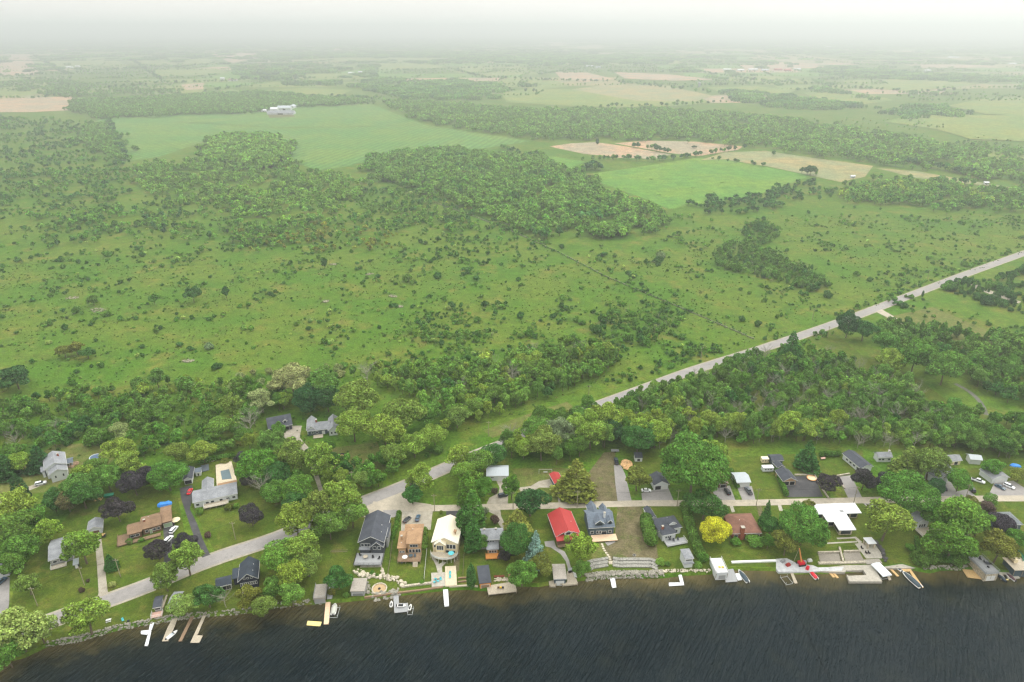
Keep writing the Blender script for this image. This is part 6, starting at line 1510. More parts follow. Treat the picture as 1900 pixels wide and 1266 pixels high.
# cream roofed house
h = House('house', 'cream metal roofed house with glazed bay and curved lake deck', 'house', (800,1007), (849.5,1010), (853,966), 6.0)
h.block(rh=2.8, style='gy', roof='cream', wall='cream'); h.win('F', [.1, .2], 3.2, 1.1, 2.0); h.win('F', [.62, .75, .88], 3.0, 1.3, 2.2); h.win('F', [.6, .85], .6, 1.4, 1.6); h.win('R', [.3, .7], 3)
h.block(1.6, -1.6, 6.2, .6, 6.2, 1.8, 'gy', 'cream', 'cream'); h.win('F', [.25, .5, .75], 3.4, 1.0, 2.3); h.win('F', [.3, .7], 1.2, 1.0, 1.2); h.block(h.W-2.4, 4, h.W-1.2, 5.6, 8.6, .2, 'flat', 'tan', 'tan', trim=False, z0=6)
P = [(-.4, -1.2)]+[(h.W*.5-math.cos(math.pi*i/10)*(h.W*.5+.2), -1.2-math.sin(math.pi*i/10)*4.2) for i in range(11)]+[(h.W+.2, -1.2)]
o = MB().prism(P, 2.0, 2.25).build('deck', DECK, h.t); mb = MB()
for i in range(1, len(P)-2):
    p, q = P[i], P[i+1]; mb.bar((p[0], p[1], 3.1), (q[0], q[1], 3.1), .1, .1); mb.box(p[0]-.05, p[1]-.05, 0, p[0]+.05, p[1]+.05, 3.1); mb.hexa([(p[0], p[1], 2.25), (q[0], q[1], 2.25), (q[0], q[1]+.04, 2.25), (p[0], p[1]+.04, 2.25)], [(p[0], p[1], 3.0), (q[0], q[1], 3.0), (q[0], q[1]+.04, 3.0), (p[0], p[1]+.04, 3.0)])
mb.build('railing', WHITE, o)
umbrella(837, 1026, 2.25, 1.3, FABT, 'turquoise parasol on the cream house deck')
sheet('path', [(799,1030),(804,1030),(815,1048),(820,1062),(812,1062),(809,1050)], .03, CONC); sheet('path', [(810,1050),(822,1042),(828,1044),(820,1052),(821,1064),(814,1064)], .035, CONC)
plats('patio', 'pale lakeside terrace with turquoise seats, left of the railed one', 'terrace', [(800,1063),(825.5,1062),(826,1087),(801,1089)], .35, 1.6, CONC, False)
t = plats('patio', 'raised tan terrace with railings at the white dock', 'terrace', [(825.6,1051),(846,1050),(848,1086),(826.2,1087.5)], .6, 1.8, CREAMD, False)
for x, y in ((808, 1074), (813, 1078), (806, 1080), (818, 1075)): chair(x, y, .35, rr.uniform(0, 360), FABT, f"turquoise chair, {'upper left' if y == 1074 else 'centre' if y == 1078 else 'lower left' if y == 1080 else 'right'} of the four on the pale terrace", 'turquoise chairs on the terrace')
table(812, 1072, .35, .7, DECK, 'small table between the turquoise chairs')
for y in (1064, 1071): chair(835, y, .6, 0, FABT, f"turquoise lounger {'nearest the house' if y == 1064 else 'nearest the dock'} on the railed terrace", 'turquoise loungers')
def wall_line(name, label, pts, th, hgt, m, z0=0.0, cat='wall'):
    P = [G(a, b) for a, b in pts]; c = P[0]; mb = MB()
    for i in range(len(P)-1): mb.bar((P[i].x-c.x, P[i].y-c.y, z0), (P[i+1].x-c.x, P[i+1].y-c.y, z0), th, hgt)
    o = mb.build(name, m); o.location = (c.x, c.y, 0); return tag(o, label, cat)
def fence_line(name, label, pts, hgt, m, step=2.4):
    P = [G(a, b) for a, b in pts]; c = P[0]; t = thing(name, label, 'fence', (c.x, c.y, 0))
    for i in range(len(P)-1):
        a, b = P[i]-c, P[i+1]-c; l = (b-a).length; k = max(1, int(l/step)); rb = MB()
        for z in (.25, hgt*.6, hgt-.1): rb.bar((a.x, a.y, z), (b.x, b.y, z), .05, .1)
        n = int(l/.22)
        for j in range(n): q = a.lerp(b, (j+.5)/n); rb.box(q.x-.04, q.y-.04, .1, q.x+.04, q.y+.04, hgt-.05)
        rb.build('fence_panel', m, t); pb = MB()
        for j in range(k+1): q = a.lerp(b, j/k); pb.box(q.x-.07, q.y-.07, 0, q.x+.07, q.y+.07, hgt)
        pb.build('fence_posts', m, t)
fence_line('fence', 'pale fence between the black chalet and brown house gardens', [(728,1006),(724,1040),(718,1078)], 1.0, POST)
fence_line('fence', 'pale fence between the brown and cream house gardens', [(792,1022),(787,1075)], 1.2, WHITE)
fence_line('fence', 'thin fence right of the cream house lawn', [(861,1028),(859,1068)], 1.0, POST)
wall_line('seawall', 'long tan timber seawall below the black chalet and brown house', [(676,1108.5),(729,1101),(780,1095),(822,1089.5)], .7, 1.2, DECKB, -.95, 'seawall')
wall_line('seawall', 'tan seawall right of the long white dock', [(834,1089),(868,1087),(887,1089)], .7, 1.3, DECK, -.95, 'seawall')
wall_line('garden_wall', 'low pale stone wall above the timber seawall', [(745,1090),(775,1086),(801,1083)], .9, .7, WALLST)
wall_line('raised_bed', 'timber edged raised beds right of the railed terrace', [(850,1074),(866,1073)], .5, .6, DECKB); wall_line('raised_bed', 'timber step nearest the water right of the railed terrace', [(850,1081),(867,1079)], .5, .5, DECKB)
# small grey house
h = House('cottage', 'small grey roofed two-storey house with an orange wood deck', 'cottage', (888,1003), (935,1001), (934,980), 5.2)
h.block(rh=1.9, style='gx', roof='grey', wall='grey'); h.win('F', [.38, .48, .58], 3.4, 1.2, 1.2); a, b = h.L(902, 1006, 3)[0], h.L(925, 1006, 3)[0]
h.block(a, -3.4, b, .6, 2.8, .9, 'shed', 'grey', 'tan'); h.win('F', [.25, .5, .75], .9, 1.1, 1.4); h.deck(a-.4, -6.4, b, -3.2, .9, WL['orange'], True, WL['orange']); h.chimney(2.5, h.D*.6, 5.8, 7.6, 'grey'); h.chimney(h.W*.7, h.D*.6, 5.8, 7.6, 'grey')
h = House('boathouse', 'dark roofed cedar boathouse left of the big wooden platform', 'boathouse', (889,1084), (912,1081.5), (905.5,1050), 2.4)
h.block(rh=.3, style='shed', roof='dark', wall='orange', oh=.3, z0=-1.2); h.door('F', .5, 3.4, 2.4, DECKB, z=-.9, name='boat_door')
dock('broad grey wooden platform with bright chairs', [(903,1087),(952,1079),(955,1079.5),(959,1097),(906,1103.5)], DECK, z=.15, th=.4)
for x, m, lb in ((925, WL['brown'], 'brown'), (929, YEL, 'bright yellow'), (933, WL['navy'], 'dark blue')): chair(x, 1090, .16, 180, m, lb+' slatted garden chair in the row on the broad grey platform', 'garden chairs in a row', 'garden_chair')
h = House('pavilion', 'small orange wooden pavilion on the broad platform', 'pavilion', (944,1070), (953,1069), (949,1062), 2.4); h.block(rh=.8, style='gx', roof='tan', wall='orange', oh=.2, z0=-.4, trim=False); h.door('F', .5, 1.2, 1.7, DARKIN)
MBa = MB(); p = G(944, 1060)
for i in range(9):
    a, b = math.pi*i/9, math.pi*(i+1)/9; MBa.tube((math.cos(a)*.8, 0, 1.5+math.sin(a)*.8), (math.cos(b)*.8, 0, 1.5+math.sin(b)*.8), .06, .06, 5)
for s_ in (-1, 1): MBa.tube((s_*.8, 0, 0), (s_*.8, 0, 1.5), .06, .06, 5)
o = MBa.build('garden_arch', WHITE); o.location = p; tag(o, 'white garden arch behind the broad wooden platform', 'garden arch')
rocks_along('shore_rocks', 'grey rocks and flower bed above the broad platform', [(915,1074),(935,1072),(945,1074)], 1.5, .5, 40, STONE, .1, .1, seed=8)
t = plats('flower_bed', 'dark red flower bed above the broad wooden platform', 'flower bed', [(916,1068),(936,1067),(936,1070),(917,1071)], .3, .3, mat('red_flowers', srgb(120, 62, 50), .95, .3, 4, fine=8), False)
# red roofs
h = House('cottage', 'red metal roofed cottage with small front gable', 'cottage', (1031,997), (1077,991), (1069,948), 3.6)
h.block(rh=2.9, style='gy', roof='red', wall='brown'); h.dormer(h.W*.5, -.2, 4.2, 3.2, 3.4, 1.0, 'red', 'white'); h.win('F', [.2, .8], .9, 1.6, 1.5); h.door('F', .5, 1.8, 2.1, GLASS); h.deck(.3, -3.2, h.W*.6, .2, .8, DECKB, True, DECKB)
h.vents([(h.W*.78, h.D*.45, 5.0)]); h.block(0, -2.2, h.W, .5, 3.0, .9, 'shed', 'red', 'brown', trim=False)
h = House('shed', 'small red metal roofed shed beside the golden larch', 'shed', (1029,899), (1047,896), (1043,876), 2.8); h.block(rh=.9, style='gy', roof='red', wall='slate'); h.door('F', .4, 1.2, 2, WL['cream'])
h = House('garage', 'pale grey roofed garage with white front behind the gravel drive', 'garage', (902,884), (944,883.5), (944,864), 3.0)
h.block(rh=1.9, style='gx', roof='lightgrey', wall='white'); h.win('F', [.12, .2, .28], 1.4, .8, .9); h.door('F', .7, 3.6, 2.3, name='garage_door')
car(933, 919, 20, 'suv', 'navy', 'dark suv with pale roof on the gravel drive below the grey garage')
h = House('boathouse', 'grey boathouse with railed flat roof on a wide timber base', 'boathouse', (1027,1075), (1052,1074.5), (1046,1047), 2.8)
h.block(rh=.6, style='hip', roof='wood', wall='slate', z0=-1.0); h.door('F', .5, 3.4, 2.4, WHITE, z=-.9, name='boat_door')
dock('timber dock base around the grey boathouse', [(1018,1079),(1028,1076),(1033,1081),(1052,1081),(1052,1060),(1064,1058),(1072.5,1083),(1044,1086),(1043,1083),(1032,1083),(1031,1087.5),(1020,1087.5)], DECK, z=.1, th=.7)
boat(1066, 1066, 100, 4.2, 1.4, 'white upturned rowing boat on the timber dock', WHITE, WHITE, z=-.55)
plats('boardwalk', 'grey wooden steps up from the grey boathouse dock', 'steps', [(1053,1055),(1062,1053),(1064,1062),(1055,1064)], .1, .3, DECKG, False)
sheet('path', [(1010,1005),(1028,1003),(1032,1015),(1048,1024),(1056,1040),(1060,1056),(1054,1056),(1050,1042),(1040,1028),(1022,1016),(1012,1014)], .03, ASPHALT)
t = thing('garden_swing', 'pale rectangular swing frame on the lawn behind the red shed', 'swing frame', (G(1012,878).x, G(1012,878).y, 0)); mb = MB()
for x in (-3.2, 3.2):
    for y in (-.8, .8): mb.tube((x, y, 0), (x, 0, 2.2), .06, .06, 5)
mb.tube((-3.2, 0, 2.2), (3.2, 0, 2.2), .07, .07, 6); mb.build('frame', WHITE, t); MB().box(-1, -.25, .6, 1, .25, .68).build('seat', WHITE, t)
# slate dormer house
h = House('house', 'slate blue cottage with front dormers, white chimney and pale deck', 'house', (1092,981), (1141.5,978), (1140,944), 4.4)
h.block(rh=3.0, style='gx', roof='slate', wall='slate'); h.win('F', [.12, .35, .45, .85], 1.0, 1.4, 1.5); h.door('F', .6, 2.4, 2.2, GLASS)
h.dormer(h.W*.42, .7, 5.0, 3.6, 4.5, 1.5, 'slate', 'slate'); h.dormer(h.W*.82, 1.2, 5.0, 1.8, 3.2, 1.0, 'slate', 'slate')
h.block(h.W*.15, h.D*.55, h.W*.52, h.D+3.0, 4.6, 2.6, 'gy', 'slate', 'slate'); h.block(h.W*.62, h.D*.55, h.W*.9, h.D+1.6, 4.6, 2.0, 'gy', 'slate', 'slate')
h.chimney(h.W*.66, h.D*.35, 5.4, 9.0, WHITE, .8); h.deck(h.W*.1, -4.2, h.W+.4, -.1, .8, PINKD, False)
sheet('path', [(1122,1007),(1140,1002),(1142,1006),(1128,1013)], .03, ASPHALT)
mb = MB(); pr = G(1117, 1010)
stp = [(1117,1010),(1118.5,1014),(1120,1018),(1122,1022),(1125,1026),(1128,1030),(1130.5,1034),(1132,1038)]
t = thing('stepping_stones', 'winding path of pale stepping stones below the slate cottage', 'stepping stones', (pr.x, pr.y, 0))
for a, b in stp:
    q = G(a, b)-pr; MB().tube((q.x, q.y, 0), (q.x, q.y, .1), .62, .58, 7).build('stone', STONE, t)
WALLG = mat('stacked_stone', srgb(142, 141, 134), .95, .2, 1.4, .5, fine=3)
for i, (b0, z, lb) in enumerate(((1039, .5, 'upper'), (1044.5, .25, 'middle'), (1050, .05, 'lower'))):
    wall_line('retaining_wall', lb+' left terrace of grey stacked stone beside the central steps', [(1088+3*i, b0+8), (1100, b0+4), (1116, b0+1.5), (1128, b0-1)], 1.5, .5, WALLG, z-.1)
    wall_line('retaining_wall', lb+' right terrace of grey stacked stone beside the central steps', [(1137, b0-1), (1150, b0+1.5), (1175, b0+1), (1208, b0+1.5), (1220, b0+7)], 1.5, .5, WALLG, z-.1)
t = thing('stone_steps', 'pale stone steps between the stacked stone terraces', 'steps', (G(1133,1042).x, G(1133,1042).y, 0))
for i in range(8): MB().box(-.9, -.55*i-.55, -1.0, .9, -.55*i, .35-.15*i).build('step', STONE, t)
rocks_along('riprap', 'bank of pale broken rock below the stacked stone terraces', [(1084,1066),(1110,1062),(1150,1060),(1200,1060),(1228,1058)], 3.0, .48, 620, STONEG, -1.1, .1, seed=11)
rocks_along('riprap', 'narrow band of grey shore rocks at lower left below the road', [(87,1190),(148,1180),(217,1160),(287,1148),(331,1140),(383,1135)], 2.0, .42, 420, STONEG, -1.1, .1, seed=12)
rocks_along('riprap', 'scattered stones along the tree covered shore by the black gabled cottage', [(383,1135),(442,1131),(500,1121),(560,1114),(602,1111)], 1.8, .45, 160, STONEG, -1.1, .1, seed=13)
rocks_along('riprap', 'small stones along the shore right of the tall boathouse', [(1222,1059),(1262,1057),(1317,1057)], 1.5, .4, 120, STONE, -1.1, .1, seed=14)
rocks_along('riprap', 'shore stones under the bushes on the right', [(1710,1052),(1745,1050),(1795,1050)], 1.6, .45, 90, STONEG, -1.1, .1, seed=15)
t = thing('fire_pit', 'dark round fire pit on the bare soil yard', 'fire pit', (G(1177,1031).x, G(1177,1031).y, 0)); MB().tube((0, 0, 0), (0, 0, .3), .8, .8, 12).build('ring', STONEG, t); MB().tube((0, 0, .3), (0, 0, .32), .5, .5, 10).build('ash', BLACKM, t)
# charcoal hip house
h = House('house', 'charcoal hip roofed cottage with white walls between two hedges', 'house', (1226,992), (1270,984), (1261,955), 3.6)
h.block(0, 2, None, h.D, rh=2.8, style='hip', roof='dark'); h.win('F', [.8], 1, 1.4, 1.3); h.win('R', [.4], 1); h.block(.3, -.8, h.W*.66, h.D*.6, 3.4, 2.2, 'hip', 'dark', 'white'); h.win('F', [.3, .45, .6], 1.2, 1.2, 1.2)
h.dormer(h.W*.62, 3.2, 4.2, 3, 2.6, .9, 'dark', 'white', False); h.chimney(1.8, 2.2, 3.5, 6.0); h.deck(1.2, -4.6, h.W-.6, -.9, .7, DECKG, True); h.vents([(h.W*.55, h.D*.7, 5.8)])
for x, y, lb in ((1243, 1001, 'left'), (1250, 1003, 'middle'), (1258, 1001, 'right')): chair(x, y, .7, 0, WL['darkgrey'], f'dark chair at the {lb} of the charcoal cottage deck', 'chairs on the charcoal cottage deck')
h = House('shed', 'narrow dark roofed shed with white gable left of the charcoal cottage', 'shed', (1206,964), (1219,962), (1211,941), 2.6); h.block(rh=1.2, style='gy', roof='dark', oh=.3); h.door('F', .5)
h = House('boathouse', 'tall two-storey white boathouse with grey roof', 'boathouse', (1270.5,1038), (1288,1036.5), (1283.5,1018), 4.6)
h.block(rh=.9, style='hip', roof='grey', wall='white', oh=.3, z0=-1); h.win('F', [.25, .5, .75], 3.2, .9, .9); h.door('F', .6, 2.2, 2.6, DARKIN, z=-.8, name='boat_door'); h.block(-.1, -.5, h.W+.1, .6, 2.3, .1, 'flat', 'grey', 'white', trim=False)
h = House('garage', 'white double garage with dark gabled roof above the white sedan', 'garage', (1213,902), (1242.5,899.5), (1238,880), 2.8)
h.block(rh=2.2, style='gy', roof='dark'); h.door('F', .28, 3.0, 2.3, DARKIN, name='garage_door'); h.door('F', .73, 3.0, 2.3, name='garage_door')
car(1199, 909.5, 0, 'sedan', 'white', 'white sedan parked sideways left of the white double garage')
car(1143.5, 856, 90, 'pickup', 'navy', 'dark pickup truck at the head of the grey gravel drive beside the rock pile')
o = MB()
for i in range(170):
    a, q = rr.uniform(0, 6.28), math.sqrt(rr.random()); o.rock((math.cos(a)*q*2.6, math.sin(a)*q*4.2, .3+1.3*(1-q)), rr.uniform(.35, .8), rr)
o = o.build('rock_pile', mat('orange_rock', srgb(206, 168, 122), .95, .25, .8, .3)); o.location = G(1163, 863); tag(o, 'pile of pale orange rocks beside the grey gravel drive', 'rock pile')
h = House('shed', 'small white lean-to shed with dark roof under the dark maple', 'shed', (1178,850), (1193,850), (1192,842), 2.3); h.block(rh=.7, style='shed', roof='dark', oh=.2); h.door('F', .5, 1.6, 1.8, DARKIN)
t = thing('utility_trailer', 'flat silver utility trailer behind the dark pickup truck', 'trailer', (G(1141,838).x, G(1141,838).y, 0)); MB().box(-2, -.9, .5, 2, .9, .62).box(-2, -.9, .62, 2, -.84, .95).box(-2, .84, .62, 2, .9, .95).build('bed', WL['grey'], t)
for s_ in (-1, 1): MB().tube((0, s_*1.0-.1, .33), (0, s_*1.0+.1, .33), .33, .33, 10).build('wheel', TYRE, t)
def hedge(label, pts, wdt, hgt, tint, n, seed, size=.3):
    P = [G(a, b) for a, b in pts]; c = P[0]; rg = random.Random(seed); L = []
    for i in range(len(P)-1):
        l = (P[i+1]-P[i]).length; k = max(2, int(l/(wdt*.5)))
        for j in range(k+1):
            q = P[i].lerp(P[i+1], j/k)-c; r = wdt/2*rg.uniform(.9, 1.1); L.append((q.x, q.y, hgt*.5, r, r, hgt*.52))
    me = leaf_mesh('hedge', L, n, size, seed); o = bpy.data.objects.new('hedge', me); COL.objects.link(o); o.location = c; o['tint'] = list(TINT[tint]); tag(o, label, 'hedge')
hedge('tall rounded hedge between the soil yard and the charcoal cottage', [(1198,972),(1202,990),(1207,1010)], 6.0, 5.5, 'mid', 5200, 1); hedge('long clipped hedge right of the charcoal cottage', [(1270,945),(1278,975),(1288,1005),(1297,1032)], 4.4, 4.0, 'mid', 6500, 2)
hedge('green hedge along the driveway of the dark gabled carport', [(1438,866),(1446,890),(1458,920)], 2.6, 2.6, 'green', 2600, 3); hedge('clipped hedge at the back of the spruce lawn', [(1524,847),(1555,846)], 3, 3, 'green', 1600, 4); hedge('hedge between the brown and pale roofed garages', [(1356,876),(1368,905)], 2.2, 2.2, 'green', 1500, 5)
hedge('strip of garden hedge left of the gravel parking', [(740,952),(736,975),(728,1000)], 2.0, 1.2, 'green', 1400, 6); hedge('green bed along the brown house right side', [(786,985),(787,1015)], 3.6, 1.4, 'bright', 1500, 7); hedge('hedge behind the pool garden', [(375,860),(400,852),(430,848)], 4, 2, 'green', 1800, 8)
hedge('hedge below the white ranch driveway wall', [(1700,1000),(1706,1040)], 2.0, 1.6, 'green', 1200, 9); hedge('leafy shore hedge right of the bushes', [(1745,1040),(1765,1038),(1790,1040)], 5, 2.6, 'mid', 2400, 10)
# brown roofed garage pair and bungalow
h = House('garage', 'small brown roofed garage half hidden by the very large maple', 'garage', (1334,899), (1352,897.5), (1348,880), 2.6); h.block(rh=1.5, style='gy', roof='redbrown', wall='brown'); h.door('F', .5, 3.0, 2.1, DARKIN, name='garage_door')
h = House('garage', 'white garage with pale metal roof on the lane', 'garage', (1367,896.5), (1394,895.5), (1389.5,876.5), 2.8); h.block(rh=1.2, style='gx', roof='lightgrey'); h.door('F', .5, 4.8, 2.3, name='garage_door')
car(1350, 912, 98, 'suv', 'black', 'black open jeep on the drive of the small brown roofed garage'); car(1389, 911, 98, 'pickup', 'grey', 'grey pickup truck with pale cab top before the white garage')
h = House('house', 'wide brown roofed bungalow with brick walls and chimney', 'house', (1359,991), (1414,989.5), (1399,953), 3.1)
h.block(rh=2.2, style='hip', roof='redbrown', wall='brick'); h.win('F', [.12, .55, .75, .9], .9, 1.8, 1.3); h.chimney(4.2, .3, 0, 6.4, 'brick', 1.5); h.vents([(5, h.D*.5, 5.0)])
sheet('path', [(1352,934),(1358,933),(1364,950),(1358,951)], .03, CONC); sheet('path', [(1402,934),(1412,934),(1417,956),(1408,958)], .03, SOIL); sheet('path', [(1441,930),(1447,930),(1453,948),(1446,948)], .03, CONC)
h = House('boathouse', 'boathouse with white flat roof deck and yellow chairs', 'boathouse', (1329,1065), (1351,1064), (1338.5,1037), 2.4)
h.block(rh=0, style='flat', roof='white', wall='white', oh=.15, z0=-1.0); h.deck(0, 0, h.W, h.D, 2.9, RF['white'], True, WHITE, 'FLR'); h.door('F', .55, 3.0, 2.3, WL['grey'], z=-.8, name='boat_door')
for x, lb in ((1335, 'left'), (1341, 'right')): chair(x, 1052, 2.92, 180, YEL, f'{lb} yellow chair on the white boathouse roof deck', 'yellow chairs on the boathouse roof', 'garden_chair')
dock('grey dock platform right of the white flat roofed boathouse', [(1346,1055),(1360,1054),(1369,1079),(1346,1080.5)], DECKG); dock('short white dock finger beside the covered boat', [(1364,1064),(1372,1064),(1377,1076),(1369,1077)], WHDOCK)
boat(1379, 1069, 103, 7.2, 2.4, 'boat under a dark cover moored right of the grey platform', WHITE, mat('dark_cover', srgb(62, 76, 84), .8, .06, 1))
wall_line('seawall', 'long white concrete seawall below the brick bungalow lawn', [(1357,1044.5),(1440,1041.5)], 1.0, 1.0, mat('white_concrete', srgb(224, 226, 224), .9, .05, .5), -.4, 'seawall'); wall_line('ledge', 'tan concrete ledge at the foot of the white seawall', [(1359,1050),(1441,1050)], 2.2, .5, CONC, -1.3)
# white flat roof house
pts = [(1497,936),(1586,933),(1599,952),(1570,953),(1589,983),(1557,984),(1547,968),(1535.5,968),(1526,954),(1508,954)]; P = [G(a, b, 3.5) for a, b in pts]; c = Vector((P[3].x, P[3].y, 0))
t = thing('house', 'modern house with a white flat t-shaped roof', 'house', c); MB().prism([(p.x-c.x, p.y-c.y) for p in P], 3.1, 3.5).build('roof', RF['white'], t)
ctr = Vector((sum(p.x for p in P)/len(P), sum(p.y for p in P)/len(P), 0)); Q = [(p.x-c.x, p.y-c.y) for p in P]
def inset(Q, d):
    n = len(Q); out = []; A = sum(Q[i][0]*Q[(i+1) % n][1]-Q[(i+1) % n][0]*Q[i][1] for i in range(n)); s_ = 1 if A > 0 else -1
    for i in range(n):
        p, a, b = Vector(Q[i]), Vector(Q[i-1]), Vector(Q[(i+1) % n]); d1, d2 = (p-a).normalized(), (b-p).normalized(); n1, n2 = Vector((-d1.y, d1.x))*s_, Vector((-d2.y, d2.x))*s_
        m_ = (n1+n2); m_ = m_/max(.3, m_.dot(n1)); out.append((p.x+m_.x*d, p.y+m_.y*d))
    return out
Wl = inset(Q, 1.0); MB().prism(Wl, 0, 3.1).build('wall', WL['stone'], t)
for i in range(len(Wl)):
    a, b = Vector((*Wl[i], 0)), Vector((*Wl[(i+1) % len(Wl)], 0)); l = (b-a).length
    if l < 2.5: continue
    for k in range(max(1, int(l/3.2))):
        f0 = (k+.12)/int(max(1, l/3.2)); f1 = (k+.88)/int(max(1, l/3.2)); p, q = a.lerp(b, f0), a.lerp(b, f1); mb = MB(); mb.bar((p.x, p.y, .5), (q.x, q.y, .5), .12, 2.1); mb.build('window', GLASS, t)
MB().box(-2, 1, 3.5, -.6, 2.4, 3.7).build('skylight', WL['grey'], t)
h = House('pavilion', 'white flat roofed pavilion on stone posts over the terrace', 'pavilion', (1611,1010), (1627,1009), (1620,997), 2.9); r_ = MB().box(0, 0, 2.8, h.W, h.D, 3.05).build('roof', RF['white'], h.t)
for x in (.5, h.W-.5):
    for y in (.5, h.D-.5): MB().box(x-.25, y-.25, 0, x+.25, y+.25, 2.8).build('post', WL['stone'], h.t)
MB().box(.8, h.D-1.6, 0, h.W-.8, h.D-.8, .95).build('counter', WL['stone'], h.t)
plats('patio', 'pale stone terrace with dark loungers under the white pavilion', 'terrace', [(1586,1009),(1620,1005),(1640,1033),(1636,1036),(1607,1036.5)], .12, .14, CONC, False)
h = House('terrace_building', 'low stone building with arched door under the terrace edge', 'outbuilding', (1608,1047.5), (1637,1046), (1634,1038), .1); h.block(rh=0, style='flat', roof='wood', wall='stone', oh=.02, z0=-1.0, trim=False)
sheet('path', [(1535,1007),(1590,1004),(1590,1006.5),(1535,1009.5)], .03, CONC); sheet('path', [(1552,998),(1588,996),(1600,1006),(1594,1009),(1586,999),(1554,1001)], .035, CONC)
plats('stone_court', 'sunken gravel court walled in stone, left of the stone stair', 'court', [(1518,1027),(1557,1026),(1561,1043),(1522,1044)], .1, .12, mat('court_gravel', srgb(140, 134, 124), .95, .1, 2, fine=7), False); plats('stone_court', 'sunken gravel court walled in stone, right of the stone stair', 'court', [(1564,1026),(1595,1025),(1604,1041),(1569,1043)], .1, .12, mat('court_gravel', srgb(140, 134, 124)), False)
wall_line('garden_wall', 'stone wall on the lake side of the gravel courts', [(1518,1046),(1562,1045.5),(1606,1044)], 1.2, 1.0, WALLST, -.4); wall_line('garden_wall', 'stone wall behind the gravel courts', [(1517,1027),(1557,1026)], .6, .9, WALLST); wall_line('garden_wall', 'stone wall between the two gravel courts', [(1557,1018),(1564,1044)], .7, 1.0, WALLST); wall_line('garden_wall', 'stone wall behind the right gravel court', [(1565,1025),(1596,1024)], .6, .9, WALLST)
dock('large pale u-shaped stone dock with an open slip', [(1508,1056),(1566,1049),(1620,1048),(1637,1079),(1575.5,1079),(1571,1066),(1574.5,1068.5),(1607.6,1067),(1602,1058),(1570,1059),(1568,1062),(1520,1060)], CONC, z=.12, th=1.2)
plats('quay', 'long white quay strip cluttered with building materials', 'quay', [(1440,1037),(1460,1036),(1480,1046),(1508,1049),(1518,1053),(1566,1052),(1562,1059),(1524,1060),(1500,1061),(1444,1061),(1440,1055)], .14, 1.4, mat('white_sheeting', srgb(186, 188, 190), .8, .12, .5), False)
t = thing('crane', 'small crane with a yellow brown boom on the white quay', 'crane', (G(1486,1048).x, G(1486,1048).y, .14), .2); MB().box(-1.2, -.9, .4, 1.2, .9, 1.5).build('cab', REDP, t)
for s_ in (-1, 1): MB().box(-1.6, s_*1.0-.3, 0, 1.6, s_*1.0+.3, .5).build('track', BLACKM, t)
MB().tube((0, 0, 1.2), (-2.0, .5, 8.4), .38, .22, 6).build('boom', WL['orange'], t); MB().tube((-2.0, .5, 8.4), (-4.2, -.3, 1.2), .1, .08, 5).build('mast', POST, t)
for i, (x, y, m, nm, lb) in enumerate(((1452, 1043, DECKG, 'pallet_stack', 'stack of grey pallets at the left end of the white quay'), (1498, 1056, REDP, 'toolbox', 'red box below the crane on the white quay'), (1492, 1045, WL['lightgrey'] if 'lightgrey' in WL else WL['grey'], 'crate', 'pale crate right of the crane'), (1502, 1042, WHITE, 'water_tank', 'white tank behind the red covered boat'), (1462, 1050, WL['red'], 'lumber_stack', 'small red bundle in the middle of the white quay'))):
    p = G(x, y); t = thing(nm, lb, nm.replace('_', ' '), (p.x, p.y, .14), rr.uniform(0, 1)); MB().box(-.9, -.6, 0, .9, .6, .7).build('box', m, t); MB().box(-.8, -.5, .71, .7, .4, 1.1).build('lid', m, t)
boat(1508, 1066, 103, 5.4, 2.2, 'boat under a bright red cover beside the white quay', WHITE, REDP); dock('narrow dock finger left of the red covered boat', [(1465,1059),(1470,1059),(1480,1082),(1474,1083)], DECK); lift(1461, 1069, 103, 5, 3, 'open boat lift frame left of the dock finger', None)
for x, y, L_, lb in ((1541, 1064, 4.5, 'short orange wooden float, left of two'), (1548, 1065, 4.5, 'short narrow wooden float, right of two'), (1659, 1062, 4.5, 'orange wooden float left of the pontoon boat dock')):
    p = G(x, y, -.8); t = thing('float', lb, 'float', (p.x, p.y, 0), R(103), 'small wooden floats'); MB().box(-L_/2, -.5, -1.1, L_/2, .5, -.75).build('boards', DECKT, t)
lift(1636, 1056, 103, 7.2, 3.6, 'boat lift with a white canopy at the stone dock', mat('white_canopy', srgb(224, 230, 238), .7, .03, 1)); dock('thin dock right of the white canopy lift', [(1645,1066),(1649,1065),(1654,1076),(1649,1077)], DECK)
dock('new pine l-shaped dock around the long pontoon boat', [(1663,1049),(1684,1048),(1692,1059),(1714,1090),(1706,1091.5),(1688,1060.5),(1668,1060)], DECKT)
t = boat(1691, 1075, 106, 9.5, 3.0, 'long pontoon boat under a dark cover at the new pine dock', WHITE, mat('dark_cover', srgb(62, 76, 84))); t.name = 'pontoon_boat'
boat(1666, 1054, 106, 4.0, 1.6, 'small white boat at the shore end of the new pine dock', WHITE, WL['navy'], False); wall_line('seawall', 'pale concrete shore wall behind the new pine dock', [(1640,1050.5),(1707,1050)], 2.2, .8, CONC, -.9, 'seawall')
rocks_along('garden_bed_rocks', 'dark edging rocks beside the pale terrace', [(1625,1003),(1640,1022),(1648,1044)], 1.4, .6, 80, mat('dark_rock', srgb(84, 82, 84), .95, .2, 1, .3), .3, .3, seed=18)
for x, y, lb in ((1600, 1017, 'upper'), (1608, 1026, 'left lower'), (1613, 1026, 'right lower')): chair(x, y, .12, 30, BLACKM, lb+' dark lounger on the pavilion terrace', 'dark loungers on the terrace')
